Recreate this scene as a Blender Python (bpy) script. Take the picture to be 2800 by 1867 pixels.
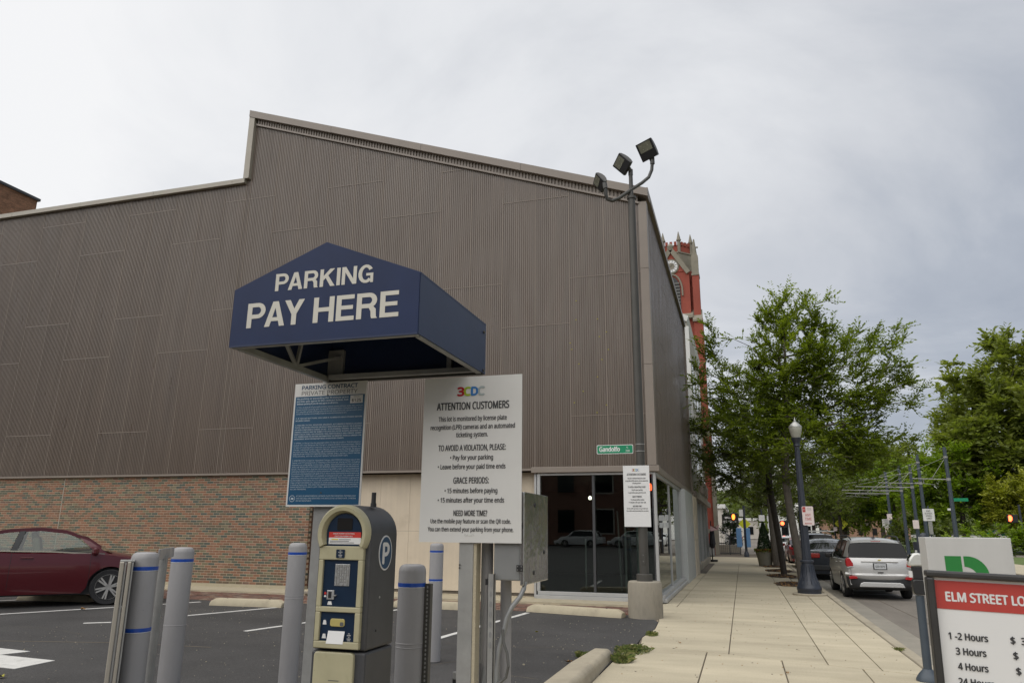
import bpy, math, random
import numpy as np
from mathutils import Vector, Matrix

random.seed(7)
rng = np.random.default_rng(11)
SC = bpy.context.scene
C = SC.collection
for o in list(bpy.data.objects):
    bpy.data.objects.remove(o)

# ------------------------------------------------------------------ camera
cam_d = bpy.data.cameras.new("camera")
cam = bpy.data.objects.new("camera", cam_d)
C.objects.link(cam)
SC.camera = cam
Rv = Vector((0.95748, 0.29092, 0.00840)).normalized()
Fv = Vector((-0.28364, 0.92636, 0.24756)).normalized()
Uv = Rv.cross(Fv).normalized()
Rv = Fv.cross(Uv).normalized()
mw = Matrix((Rv, Uv, -Fv)).transposed().to_4x4()
mw.translation = (0, 0, 1.62)
cam.matrix_world = mw
cam_d.sensor_width = 36.0
cam_d.lens = 25.85
cam_d.clip_start = 0.05
cam_d.clip_end = 6000

# ------------------------------------------------------------------ world
SUN_EL, SUN_AZ = math.radians(58), math.radians(205)      # azimuth clockwise from +Y
W = bpy.data.worlds.new("World")
SC.world = W
W.use_nodes = True
nt = W.node_tree
for n in list(nt.nodes):
    nt.nodes.remove(n)


def nd(tree, typ, **kw):
    n = tree.nodes.new(typ)
    for k, v in kw.items():
        setattr(n, k, v)
    return n


def mth(tree, op, a, b=None, c=None, clamp=False):
    n = tree.nodes.new("ShaderNodeMath")
    n.operation = op
    n.use_clamp = clamp
    for i, v in enumerate((a, b, c)):
        if v is None:
            continue
        if isinstance(v, (int, float)):
            n.inputs[i].default_value = v
        else:
            tree.links.new(v, n.inputs[i])
    return n.outputs[0]


def ramp(tree, fac, stops, interp="LINEAR"):
    n = tree.nodes.new("ShaderNodeValToRGB")
    n.color_ramp.interpolation = interp
    el = n.color_ramp.elements
    while len(el) < len(stops):
        el.new(0.5)
    for e, (p, c) in zip(el, stops):
        e.position = p
        e.color = tuple(c) + ((1.0,) if len(c) == 3 else ())
    if fac is not None:
        tree.links.new(fac, n.inputs[0])
    return n.outputs[0]


def mixc(tree, fac, a, b, blend="MIX"):
    n = tree.nodes.new("ShaderNodeMix")
    n.data_type = "RGBA"
    n.blend_type = blend
    for i, v in ((0, fac), (6, a), (7, b)):
        if isinstance(v, (int, float)):
            n.inputs[i].default_value = v
        elif isinstance(v, tuple):
            n.inputs[i].default_value = v + ((1.0,) if len(v) == 3 else ())
        else:
            tree.links.new(v, n.inputs[i])
    return n.outputs[2]


tc = nd(nt, "ShaderNodeTexCoord")
sep = nd(nt, "ShaderNodeSeparateXYZ")
nt.links.new(tc.outputs["Generated"], sep.inputs[0])
zc = mth(nt, "ADD", mth(nt, "MAXIMUM", sep.outputs[2], 0.0), 0.16)
comb = nd(nt, "ShaderNodeCombineXYZ")
nt.links.new(mth(nt, "DIVIDE", sep.outputs[0], zc), comb.inputs[0])
nt.links.new(mth(nt, "DIVIDE", sep.outputs[1], zc), comb.inputs[1])
n1 = nd(nt, "ShaderNodeTexNoise")
n1.inputs["Scale"].default_value = 0.95
n1.inputs["Detail"].default_value = 7
n1.inputs["Roughness"].default_value = 0.56
n1.inputs["Distortion"].default_value = 0.6
nt.links.new(comb.outputs[0], n1.inputs["Vector"])
n2 = nd(nt, "ShaderNodeTexNoise")
n2.inputs["Scale"].default_value = 0.28
n2.inputs["Detail"].default_value = 3
nt.links.new(comb.outputs[0], n2.inputs["Vector"])
vd = nd(nt, "ShaderNodeVectorMath", operation="DOT_PRODUCT")
nt.links.new(tc.outputs["Generated"], vd.inputs[0])
vd.inputs[1].default_value = Vector((-0.62, 0.36, 0.70)).normalized()
t = mth(nt, "MULTIPLY_ADD", vd.outputs["Value"], 1.0, -0.06)
t = mth(nt, "ADD", t, mth(nt, "MULTIPLY_ADD", n1.outputs[0], 1.35, -0.66))
t = mth(nt, "ADD", t, mth(nt, "MULTIPLY_ADD", n2.outputs[0], 0.5, -0.25), None, True)
cl = ramp(nt, t, [(0.0, (0.158, 0.174, 0.206)), (0.25, (0.205, 0.220, 0.248)), (0.5, (0.295, 0.303, 0.320)),
                  (0.72, (0.370, 0.375, 0.385)), (1.0, (0.430, 0.430, 0.432))])
hz = mth(nt, "SUBTRACT", 1.0, mth(nt, "MULTIPLY", mth(nt, "ABSOLUTE", sep.outputs[2]), 8.0), None, True)
hz = mth(nt, "POWER", hz, 2.0)
cl = mixc(nt, mth(nt, "MULTIPLY", hz, 0.8), cl, (0.42, 0.385, 0.31))
sky = nd(nt, "ShaderNodeTexSky", sky_type="NISHITA", sun_disc=False)
sky.sun_elevation = SUN_EL
sky.sun_rotation = SUN_AZ
skyb = mixc(nt, 1.0, sky.outputs[0], (0.10, 0.10, 0.10), "MULTIPLY")
fin = mixc(nt, 0.96, skyb, cl)
bg = nd(nt, "ShaderNodeBackground")
bg.inputs[1].default_value = 1.0
nt.links.new(fin, bg.inputs[0])
wo = nd(nt, "ShaderNodeOutputWorld")
nt.links.new(bg.outputs[0], wo.inputs[0])

sd = bpy.data.lights.new("sun", "SUN")
sun = bpy.data.objects.new("sun", sd)
C.objects.link(sun)
sd.energy = 1.35
sd.angle = math.radians(100)
sd.color = (1.0, 0.955, 0.885)
sdir = Vector((math.sin(SUN_AZ) * math.cos(SUN_EL), math.cos(SUN_AZ) * math.cos(SUN_EL), math.sin(SUN_EL)))
sun.rotation_euler = sdir.to_track_quat("Z", "Y").to_euler()

SC.view_settings.view_transform = "Standard"
SC.view_settings.look = "None"
SC.view_settings.gamma = 1.0
SC.view_settings.use_curve_mapping = False
SC.view_settings.exposure = 1.12
SC.render.engine = "CYCLES"
SC.cycles.max_bounces = 7
SC.cycles.transparent_max_bounces = 12
SC.cycles.use_denoising = True
SC.cycles.caustics_reflective = False
SC.cycles.caustics_refractive = False

# ------------------------------------------------------------------ materials
M = {}


def pm(name, col, rough=0.6, metal=0.0, var=0.0, vs=4.0, bump=0.0, bs=60.0, coat=0.0, spec=0.5, stretch=(1, 1, 1),
       dirt=None, ds=1.5, demph=0.5, fine=0.0, fs=200.0, bd=0.01, spots=0.0, ss=2.0, streak=0.0, rvar=0.0):
    """Principled with object-space noise: var = colour variation, dirt = colour mixed in patches, fine = speckle."""
    m = bpy.data.materials.new(name)
    m.use_nodes = True
    T = m.node_tree
    p = T.nodes["Principled BSDF"]
    p.inputs["Roughness"].default_value = rough
    p.inputs["Metallic"].default_value = metal
    p.inputs["Specular IOR Level"].default_value = spec
    p.inputs["Coat Weight"].default_value = coat
    p.inputs["Coat Roughness"].default_value = 0.05
    p.inputs["Base Color"].default_value = tuple(col) + (1,)
    if var or dirt or fine or bump or streak or spots or rvar:
        tcn = nd(T, "ShaderNodeTexCoord")
        mp = nd(T, "ShaderNodeMapping")
        mp.inputs["Scale"].default_value = stretch
        T.links.new(tcn.outputs["Object"], mp.inputs[0])
        out = tuple(col)

        def noise(sc, det=5, rg=0.6):
            n = nd(T, "ShaderNodeTexNoise")
            n.inputs["Scale"].default_value = sc
            n.inputs["Detail"].default_value = det
            n.inputs["Roughness"].default_value = rg
            T.links.new(mp.outputs[0], n.inputs["Vector"])
            return n.outputs[0]
        if var:
            lo = tuple(max(0, c * (1 - var)) for c in col)
            hi = tuple(min(1, c * (1 + var)) for c in col)
            out = ramp(T, noise(vs), [(0.3, lo), (0.7, hi)])
        if dirt:
            f = ramp(T, noise(ds, 8, 0.65), [(demph, (0, 0, 0)), (min(1, demph + 0.22), (1, 1, 1))])
            out = mixc(T, mth(T, "MULTIPLY", f, 0.7), out, tuple(dirt))
        if fine:
            g = ramp(T, noise(fs, 2, 0.7), [(0.35, (1 - fine,) * 3), (0.65, (1 + fine,) * 3)])
            out = mixc(T, 1.0, out, g, "MULTIPLY")
        if streak:
            mp2 = nd(T, "ShaderNodeMapping")
            mp2.inputs["Scale"].default_value = (9, 9, 0.22)
            T.links.new(tcn.outputs["Object"], mp2.inputs[0])
            n = nd(T, "ShaderNodeTexNoise")
            n.inputs["Scale"].default_value = 1.0
            n.inputs["Detail"].default_value = 5
            T.links.new(mp2.outputs[0], n.inputs["Vector"])
            g = ramp(T, n.outputs[0], [(0.32, (1 - streak,) * 3), (0.68, (1 + streak,) * 3)])
            out = mixc(T, 1.0, out, g, "MULTIPLY")
        if spots:
            for sc_, rr_, k in ((ss, 0.030, spots), (ss * 2.7, 0.05, spots * .6)):
                vo = nd(T, "ShaderNodeTexVoronoi")
                vo.inputs["Scale"].default_value = sc_
                T.links.new(tcn.outputs["Object"], vo.inputs["Vector"])
                g = ramp(T, vo.outputs["Distance"], [(rr_ * .7, (1 - k,) * 3), (rr_ * 1.3, (1, 1, 1))])
                out = mixc(T, 1.0, out, g, "MULTIPLY")
        if rvar:
            rr2 = ramp(T, noise(vs * 1.7, 6), [(0.3, (max(0, rough - rvar),) * 3), (0.7, (min(1, rough + rvar),) * 3)])
            T.links.new(rr2, p.inputs["Roughness"])
        if not isinstance(out, tuple):
            T.links.new(out, p.inputs["Base Color"])
        if bump:
            b = nd(T, "ShaderNodeBump")
            b.inputs["Strength"].default_value = bump
            b.inputs["Distance"].default_value = bd
            T.links.new(noise(bs, 4), b.inputs["Height"])
            T.links.new(b.outputs[0], p.inputs["Normal"])
    M[name] = m
    return m


def glass(name, tint=(0.5, 0.55, 0.52), refl=0.1, rough=0.0):
    m = bpy.data.materials.new(name)
    m.use_nodes = True
    T = m.node_tree
    T.nodes.remove(T.nodes["Principled BSDF"])
    out = T.nodes["Material Output"]
    tr = nd(T, "ShaderNodeBsdfTransparent")
    tr.inputs[0].default_value = tint + (1,)
    gl = nd(T, "ShaderNodeBsdfGlossy")
    gl.inputs["Roughness"].default_value = rough
    gl.inputs[0].default_value = (0.9, 0.93, 0.92, 1)
    fr = nd(T, "ShaderNodeFresnel")
    fr.inputs[0].default_value = 1.5
    mx = nd(T, "ShaderNodeMixShader")
    T.links.new(mth(T, "ADD", fr.outputs[0], refl, None, True), mx.inputs[0])
    T.links.new(tr.outputs[0], mx.inputs[1])
    T.links.new(gl.outputs[0], mx.inputs[2])
    T.links.new(mx.outputs[0], out.inputs[0])
    M[name] = m
    return m


def emit(name, col, s):
    m = bpy.data.materials.new(name)
    m.use_nodes = True
    p = m.node_tree.nodes["Principled BSDF"]
    p.inputs["Base Color"].default_value = tuple(col) + (1,)
    p.inputs["Emission Color"].default_value = tuple(col) + (1,)
    p.inputs["Emission Strength"].default_value = s
    M[name] = m


def leafmat(name, cols, trans=0.35):
    m = bpy.data.materials.new(name)
    m.use_nodes = True
    T = m.node_tree
    p = T.nodes["Principled BSDF"]
    p.inputs["Roughness"].default_value = 0.45
    p.inputs["Specular IOR Level"].default_value = 0.35
    at = nd(T, "ShaderNodeAttribute", attribute_name="rnd")
    n = len(cols)
    c = ramp(T, at.outputs["Fac"], [(i / (n - 1), q) for i, q in enumerate(cols)])
    T.links.new(c, p.inputs["Base Color"])
    tl = nd(T, "ShaderNodeBsdfTranslucent")
    c2 = mixc(T, 1.0, c, (1.25, 1.35, 0.5), "MULTIPLY")
    T.links.new(c2, tl.inputs[0])
    mx = nd(T, "ShaderNodeMixShader")
    mx.inputs[0].default_value = trans
    T.links.new(p.outputs[0], mx.inputs[1])
    T.links.new(tl.outputs[0], mx.inputs[2])
    T.links.new(mx.outputs[0], T.nodes["Material Output"].inputs[0])
    M[name] = m


pm("asphalt", (0.040, 0.0385, 0.038), 0.85, var=0.38, vs=0.45, bump=0.6, bs=140, dirt=(0.062, 0.059, 0.055), ds=0.5, demph=0.5, fine=0.5, fs=75, spots=0.45, ss=1.1)
pm("road", (0.175, 0.155, 0.13), 0.85, var=0.16, vs=1.2, bump=0.4, bs=90, dirt=(0.13, 0.12, 0.11), ds=0.6, demph=0.55, fine=0.2, fs=60,
   stretch=(1.6, 0.5, 1))
pm("gutter", (0.25, 0.23, 0.19), 0.85, var=0.12, vs=2, dirt=(0.2, 0.19, 0.16), ds=0.9, fine=0.12)
SLABS = []
for i, k in enumerate((1.0, 0.94, 1.05, 0.98)):
    SLABS.append(pm("sidewalk_concrete_%d" % i, (0.43 * k, 0.38 * k, 0.275 * k), 0.88, var=0.13, vs=0.8, bump=0.3, bs=160,
                    dirt=(0.31 * k, 0.27 * k, 0.19 * k), ds=0.7, demph=0.5, fine=0.14, fs=90, stretch=(0.6, 2.0, 1), spots=0.5, ss=1.3))
pm("joint", (0.12, 0.10, 0.075), 0.95)
pm("kerb", (0.34, 0.30, 0.225), 0.88, var=0.12, vs=2, bump=0.3, bs=80, dirt=(0.21, 0.185, 0.14), ds=1.3, fine=0.12)
pm("stop", (0.42, 0.37, 0.265), 0.85, var=0.1, vs=3, bump=0.3, bs=60, dirt=(0.27, 0.235, 0.17), ds=3, fine=0.1)
pm("paint", (0.55, 0.545, 0.52), 0.8, var=0.1, vs=6, dirt=(0.28, 0.275, 0.26), ds=7, demph=0.52, fine=0.15, fs=120)
pm("ground", (0.22, 0.21, 0.19), 0.95, var=0.2, vs=0.05)
pm("mulch", (0.07, 0.045, 0.03), 0.95, var=0.4, vs=18, bump=1.0, bs=50)
pm("grassbase", (0.09, 0.13, 0.03), 0.95, var=0.3, vs=0.4)
pm("paver_a", (0.17, 0.085, 0.06), 0.85, var=0.25, vs=6)
pm("paver_b", (0.12, 0.075, 0.06), 0.85, var=0.25, vs=6)
pm("paver_c", (0.21, 0.15, 0.11), 0.85, var=0.25, vs=6)
BR = []
for i, c in enumerate([(0.27, 0.125, 0.08), (0.215, 0.11, 0.072), (0.155, 0.105, 0.072), (0.115, 0.11, 0.082), (0.09, 0.098, 0.087),
                       (0.20, 0.16, 0.105), (0.29, 0.145, 0.10), (0.175, 0.10, 0.077)]):
    BR.append(pm("brick_%d" % i, tuple(q * w for q, w in zip(c, (0.86, 0.93, 0.86))), 0.8, var=0.16, vs=9, bump=0.3, bs=60))
pm("mortar", (0.50, 0.41, 0.30), 0.92, var=0.1, vs=3)
CLAD = []
for i, (k, wq) in enumerate(((1.0, 1.0), (.975, 1.0), (1.03, .995), (.985, 1.012), (1.01, .99))):
    nm = "cladding" if i == 0 else "cladding_%d" % i
    pm(nm, (0.126 * k * wq, 0.096 * k, 0.073 * k / wq), 0.34, var=0.08, vs=1.3, stretch=(1.4, 1, 0.25), dirt=(0.145 * k, 0.116 * k, 0.094 * k), ds=0.9, demph=0.55, spec=0.7, streak=0.09, rvar=0.08)
    CLAD.append(nm)
pm("cladding_seam", (0.22, 0.18, 0.148), 0.5)
pm("fascia", (0.225, 0.19, 0.16), 0.45, var=0.05, vs=2)
pm("coping", (0.36, 0.33, 0.275), 0.5, var=0.05, vs=2)
pm("return_brown", (0.075, 0.043, 0.03), 0.7, var=0.12, vs=3)
pm("cream", (0.58, 0.50, 0.385), 0.75, var=0.06, vs=1.5, dirt=(0.40, 0.33, 0.23), ds=1.2, demph=0.56, streak=0.05)
pm("aluminium", (0.44, 0.445, 0.44), 0.4, metal=0.3, var=0.05, vs=3)
pm("darkframe", (0.045, 0.047, 0.05), 0.5)
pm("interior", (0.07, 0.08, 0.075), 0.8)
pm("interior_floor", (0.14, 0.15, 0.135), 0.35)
pm("blind", (0.50, 0.54, 0.52), 0.7)
pm("pale_panel", (0.44, 0.46, 0.45), 0.4, var=0.03, vs=2)
glass("shop_glass", (0.62, 0.68, 0.65), 0.05)
glass("side_glass", (0.45, 0.5, 0.48), 0.10)
glass("green_glass", (0.55, 0.68, 0.62), 0.06)
glass("car_glass", (0.62, 0.70, 0.64), 0.03)
pm("dark_glass", (0.006, 0.007, 0.008), 0.05, spec=0.22)
pm("galv", (0.30, 0.30, 0.29), 0.5, metal=0.3, var=0.14, vs=6, dirt=(0.235, 0.23, 0.215), ds=5, streak=0.07, rvar=0.1)
pm("bollard", (0.27, 0.265, 0.268), 0.45, var=0.08, vs=5, stretch=(1, 1, 0.4), dirt=(0.20, 0.193, 0.185), ds=5, demph=0.56, bump=0.06, bs=30, streak=0.05, spots=0.3, ss=5, rvar=0.1)
pm("bluetape", (0.008, 0.06, 0.34), 0.35, var=0.12, vs=40)
pm("whiteline", (0.7, 0.71, 0.72), 0.5)
pm("signwhite", (0.60, 0.595, 0.575), 0.55, var=0.03, vs=2, dirt=(0.53, 0.52, 0.50), ds=1.6, demph=0.55)
pm("signwhite2", (0.68, 0.68, 0.675), 0.5, var=0.02, vs=3)
pm("ink", (0.035, 0.035, 0.038), 0.6)
pm("inkblue", (0.012, 0.055, 0.12), 0.6)
pm("signblue", (0.008, 0.075, 0.16), 0.32, var=0.06, vs=2)
pm("inkpale", (0.50, 0.56, 0.60), 0.6)
pm("navy", (0.009, 0.020, 0.066), 0.5, var=0.12, vs=3, bump=0.12, bs=5, spec=0.28)
pm("navy_side", (0.014, 0.025, 0.066), 0.45, var=0.1, vs=3, bump=0.12, bs=5, spec=0.4)
pm("lettercream", (0.54, 0.52, 0.46), 0.6, var=0.04, vs=9)
pm("red3", (0.36, 0.012, 0.02), 0.5)
pm("green3", (0.30, 0.42, 0.02), 0.5)
pm("blue3", (0.03, 0.16, 0.42), 0.5)
pm("grey3", (0.33, 0.38, 0.38), 0.5)
pm("machine", (0.048, 0.0485, 0.052), 0.5, var=0.12, vs=8, bump=0.08, bs=160, streak=0.12, dirt=(0.068, 0.066, 0.062), ds=7, demph=0.56)
pm("machinecream", (0.40, 0.37, 0.24), 0.45, var=0.07, vs=6, dirt=(0.29, 0.26, 0.155), ds=9, demph=0.56, streak=0.05, spots=0.25, ss=14)
pm("machinenavy", (0.007, 0.02, 0.045), 0.28, var=0.1, vs=8)
pm("screen", (0.018, 0.018, 0.018), 0.15)
pm("steelkey", (0.42, 0.42, 0.42), 0.35, metal=0.5)
pm("stickerred", (0.50, 0.03, 0.02), 0.5)
pm("yellow", (0.62, 0.5, 0.08), 0.5)
pm("slotyellow", (0.42, 0.36, 0.13), 0.35)
pm("black", (0.014, 0.014, 0.015), 0.4)
pm("rubber", (0.018, 0.018, 0.019), 0.75, var=0.1, vs=8)
pm("boxgrey", (0.23, 0.235, 0.235), 0.42, metal=0.25, var=0.06, vs=5)
pm("doorsteel", (0.36, 0.355, 0.345), 0.2, metal=0.85, var=0.08, vs=4, bump=0.8, bs=2.6, bd=0.02)
pm("cable", (0.10, 0.10, 0.095), 0.5)
pm("polepaint", (0.06, 0.057, 0.05), 0.5, metal=0.1, var=0.12, vs=3)
pm("floodback", (0.055, 0.054, 0.05), 0.5, var=0.1, vs=6)
pm("floodlens", (0.16, 0.16, 0.125), 0.15, var=0.2, vs=14)
pm("concrete_old", (0.30, 0.27, 0.215), 0.9, var=0.2, vs=5, bump=0.8, bs=40, dirt=(0.17, 0.155, 0.125), ds=5, demph=0.45, stretch=(1, 1, 0.35))
pm("lamppost", (0.030, 0.036, 0.050), 0.42, var=0.1, vs=8)
glass("lampglobe", (0.72, 0.72, 0.66), 0.1, 0.25)
pm("globe", (0.36, 0.36, 0.31), 0.25, var=0.08, vs=9)
pm("globecap", (0.42, 0.42, 0.40), 0.35, metal=0.4)
pm("streetgreen", (0.0, 0.22, 0.10), 0.4)
pm("signred", (0.42, 0.04, 0.035), 0.5)
pm("signpink", (0.74, 0.64, 0.62), 0.5)
pm("boardred", (0.42, 0.045, 0.035), 0.45, var=0.04, vs=5)
pm("boardframe", (0.028, 0.027, 0.026), 0.45, var=0.2, vs=9)
pm("kioskwhite", (0.50, 0.495, 0.475), 0.5, var=0.04, vs=3, streak=0.04)
pm("logogreen", (0.018, 0.19, 0.035), 0.4, var=0.04, vs=5)
pm("meterpost", (0.045, 0.060, 0.078), 0.5, var=0.1, vs=6)
pm("meterhood", (0.55, 0.56, 0.53), 0.25, metal=0.3)
pm("bark", (0.115, 0.10, 0.083), 0.9, var=0.25, vs=14, bump=0.8, bs=30, stretch=(1, 1, 0.4))
pm("barkdark", (0.05, 0.042, 0.035), 0.9, var=0.25, vs=10, bump=0.6, bs=25)
pm("churchred", (0.27, 0.058, 0.036), 0.8, var=0.13, vs=1.2, bump=0.3, bs=14, dirt=(0.19, 0.042, 0.028), ds=0.6)
pm("churchstone", (0.23, 0.21, 0.165), 0.85, var=0.12, vs=1.5, dirt=(0.14, 0.125, 0.1), ds=0.8)
pm("louvre", (0.16, 0.16, 0.15), 0.8)
pm("beigewall", (0.37, 0.35, 0.30), 0.8, var=0.05, vs=1)
pm("whitetrim", (0.62, 0.62, 0.60), 0.6)
pm("silver", (0.56, 0.56, 0.55), 0.32, metal=0.35, coat=0.6, var=0.02, vs=2)
pm("maroon", (0.085, 0.003, 0.008), 0.3, metal=0.2, coat=0.6)
pm("carblack", (0.012, 0.013, 0.016), 0.25, coat=0.8)
pm("carnavy", (0.02, 0.025, 0.035), 0.25, coat=0.8)
pm("carred", (0.20, 0.02, 0.02), 0.3, coat=0.6)
pm("carwhite", (0.62, 0.63, 0.63), 0.3, coat=0.6)
pm("carblue", (0.22, 0.27, 0.33), 0.3, metal=0.4, coat=0.6)
pm("plastic", (0.028, 0.029, 0.031), 0.6)
pm("rim", (0.55, 0.54, 0.52), 0.3, metal=0.7)
pm("taillight", (0.40, 0.006, 0.01), 0.15, coat=0.5)
pm("chrome", (0.6, 0.6, 0.58), 0.15, metal=1.0)
pm("seat", (0.30, 0.28, 0.21), 0.8)
pm("plate", (0.55, 0.57, 0.58), 0.5)
pm("potgrey", (0.24, 0.23, 0.185), 0.8, var=0.1, vs=4)
pm("flower", (0.35, 0.06, 0.04), 0.7)
pm("bluebanner", (0.012, 0.06, 0.24), 0.6)
pm("paleblue", (0.10, 0.22, 0.42), 0.55, var=0.1, vs=5)
pm("signyellow", (0.62, 0.66, 0.03), 0.5)
pm("hill", (0.085, 0.115, 0.08), 0.95, var=0.45, vs=0.035, dirt=(0.12, 0.14, 0.10), ds=0.02)
pm("houseA", (0.5, 0.47, 0.42), 0.8, var=0.05, vs=0.5)
pm("houseB", (0.30, 0.17, 0.12), 0.8, var=0.1, vs=0.5)
pm("limestone", (0.56, 0.50, 0.38), 0.8, var=0.06, vs=3)
pm("brownbrick", (0.22, 0.115, 0.065), 0.85, var=0.35, vs=1.4, stretch=(1, 1, 3.5), fine=0.3, fs=6)
pm("oppbrick", (0.17, 0.085, 0.06), 0.85, var=0.2, vs=1.0)
pm("weed", (0.12, 0.155, 0.03), 0.7, var=0.3, vs=20)
pm("weed_dry", (0.22, 0.21, 0.07), 0.7)
pm("weed_dark", (0.06, 0.09, 0.02), 0.7)
pm("deadleaf", (0.30, 0.16, 0.05), 0.8)
pm("yellowleaf", (0.36, 0.33, 0.05), 0.8)
pm("cloth_dark", (0.03, 0.03, 0.035), 0.9)
pm("cloth_pink", (0.42, 0.27, 0.27), 0.9)
emit("redlit", (1.0, 0.10, 0.03), 3.0)
emit("handlit", (1.0, 0.22, 0.03), 1.6)
emit("lampglow", (1.0, 0.9, 0.7), 4.0)
leafmat("leaf_street", [(0.078, 0.102, 0.017), (0.120, 0.162, 0.022), (0.180, 0.228, 0.026), (0.276, 0.336, 0.036)], 0.45)
leafmat("leaf_back", [(0.052, 0.069, 0.016), (0.081, 0.106, 0.021), (0.115, 0.149, 0.025), (0.172, 0.207, 0.034)], 0.4)
leafmat("leaf_maple", [(0.122, 0.149, 0.040), (0.159, 0.196, 0.048), (0.209, 0.241, 0.053), (0.256, 0.288, 0.066)], 0.4)
leafmat("leaf_lime", [(0.077, 0.132, 0.013), (0.132, 0.209, 0.017), (0.198, 0.286, 0.022), (0.275, 0.363, 0.033)], 0.4)
leafmat("leaf_gold", [(0.112, 0.138, 0.019), (0.200, 0.225, 0.025), (0.300, 0.312, 0.037), (0.400, 0.400, 0.062)])
leafmat("leaf_dark", [(0.012, 0.03, 0.01), (0.02, 0.045, 0.014), (0.03, 0.06, 0.018), (0.045, 0.08, 0.02)], 0.15)

# ------------------------------------------------------------------ mesh helpers
WL = {}                                   # world location of every object made


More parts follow.
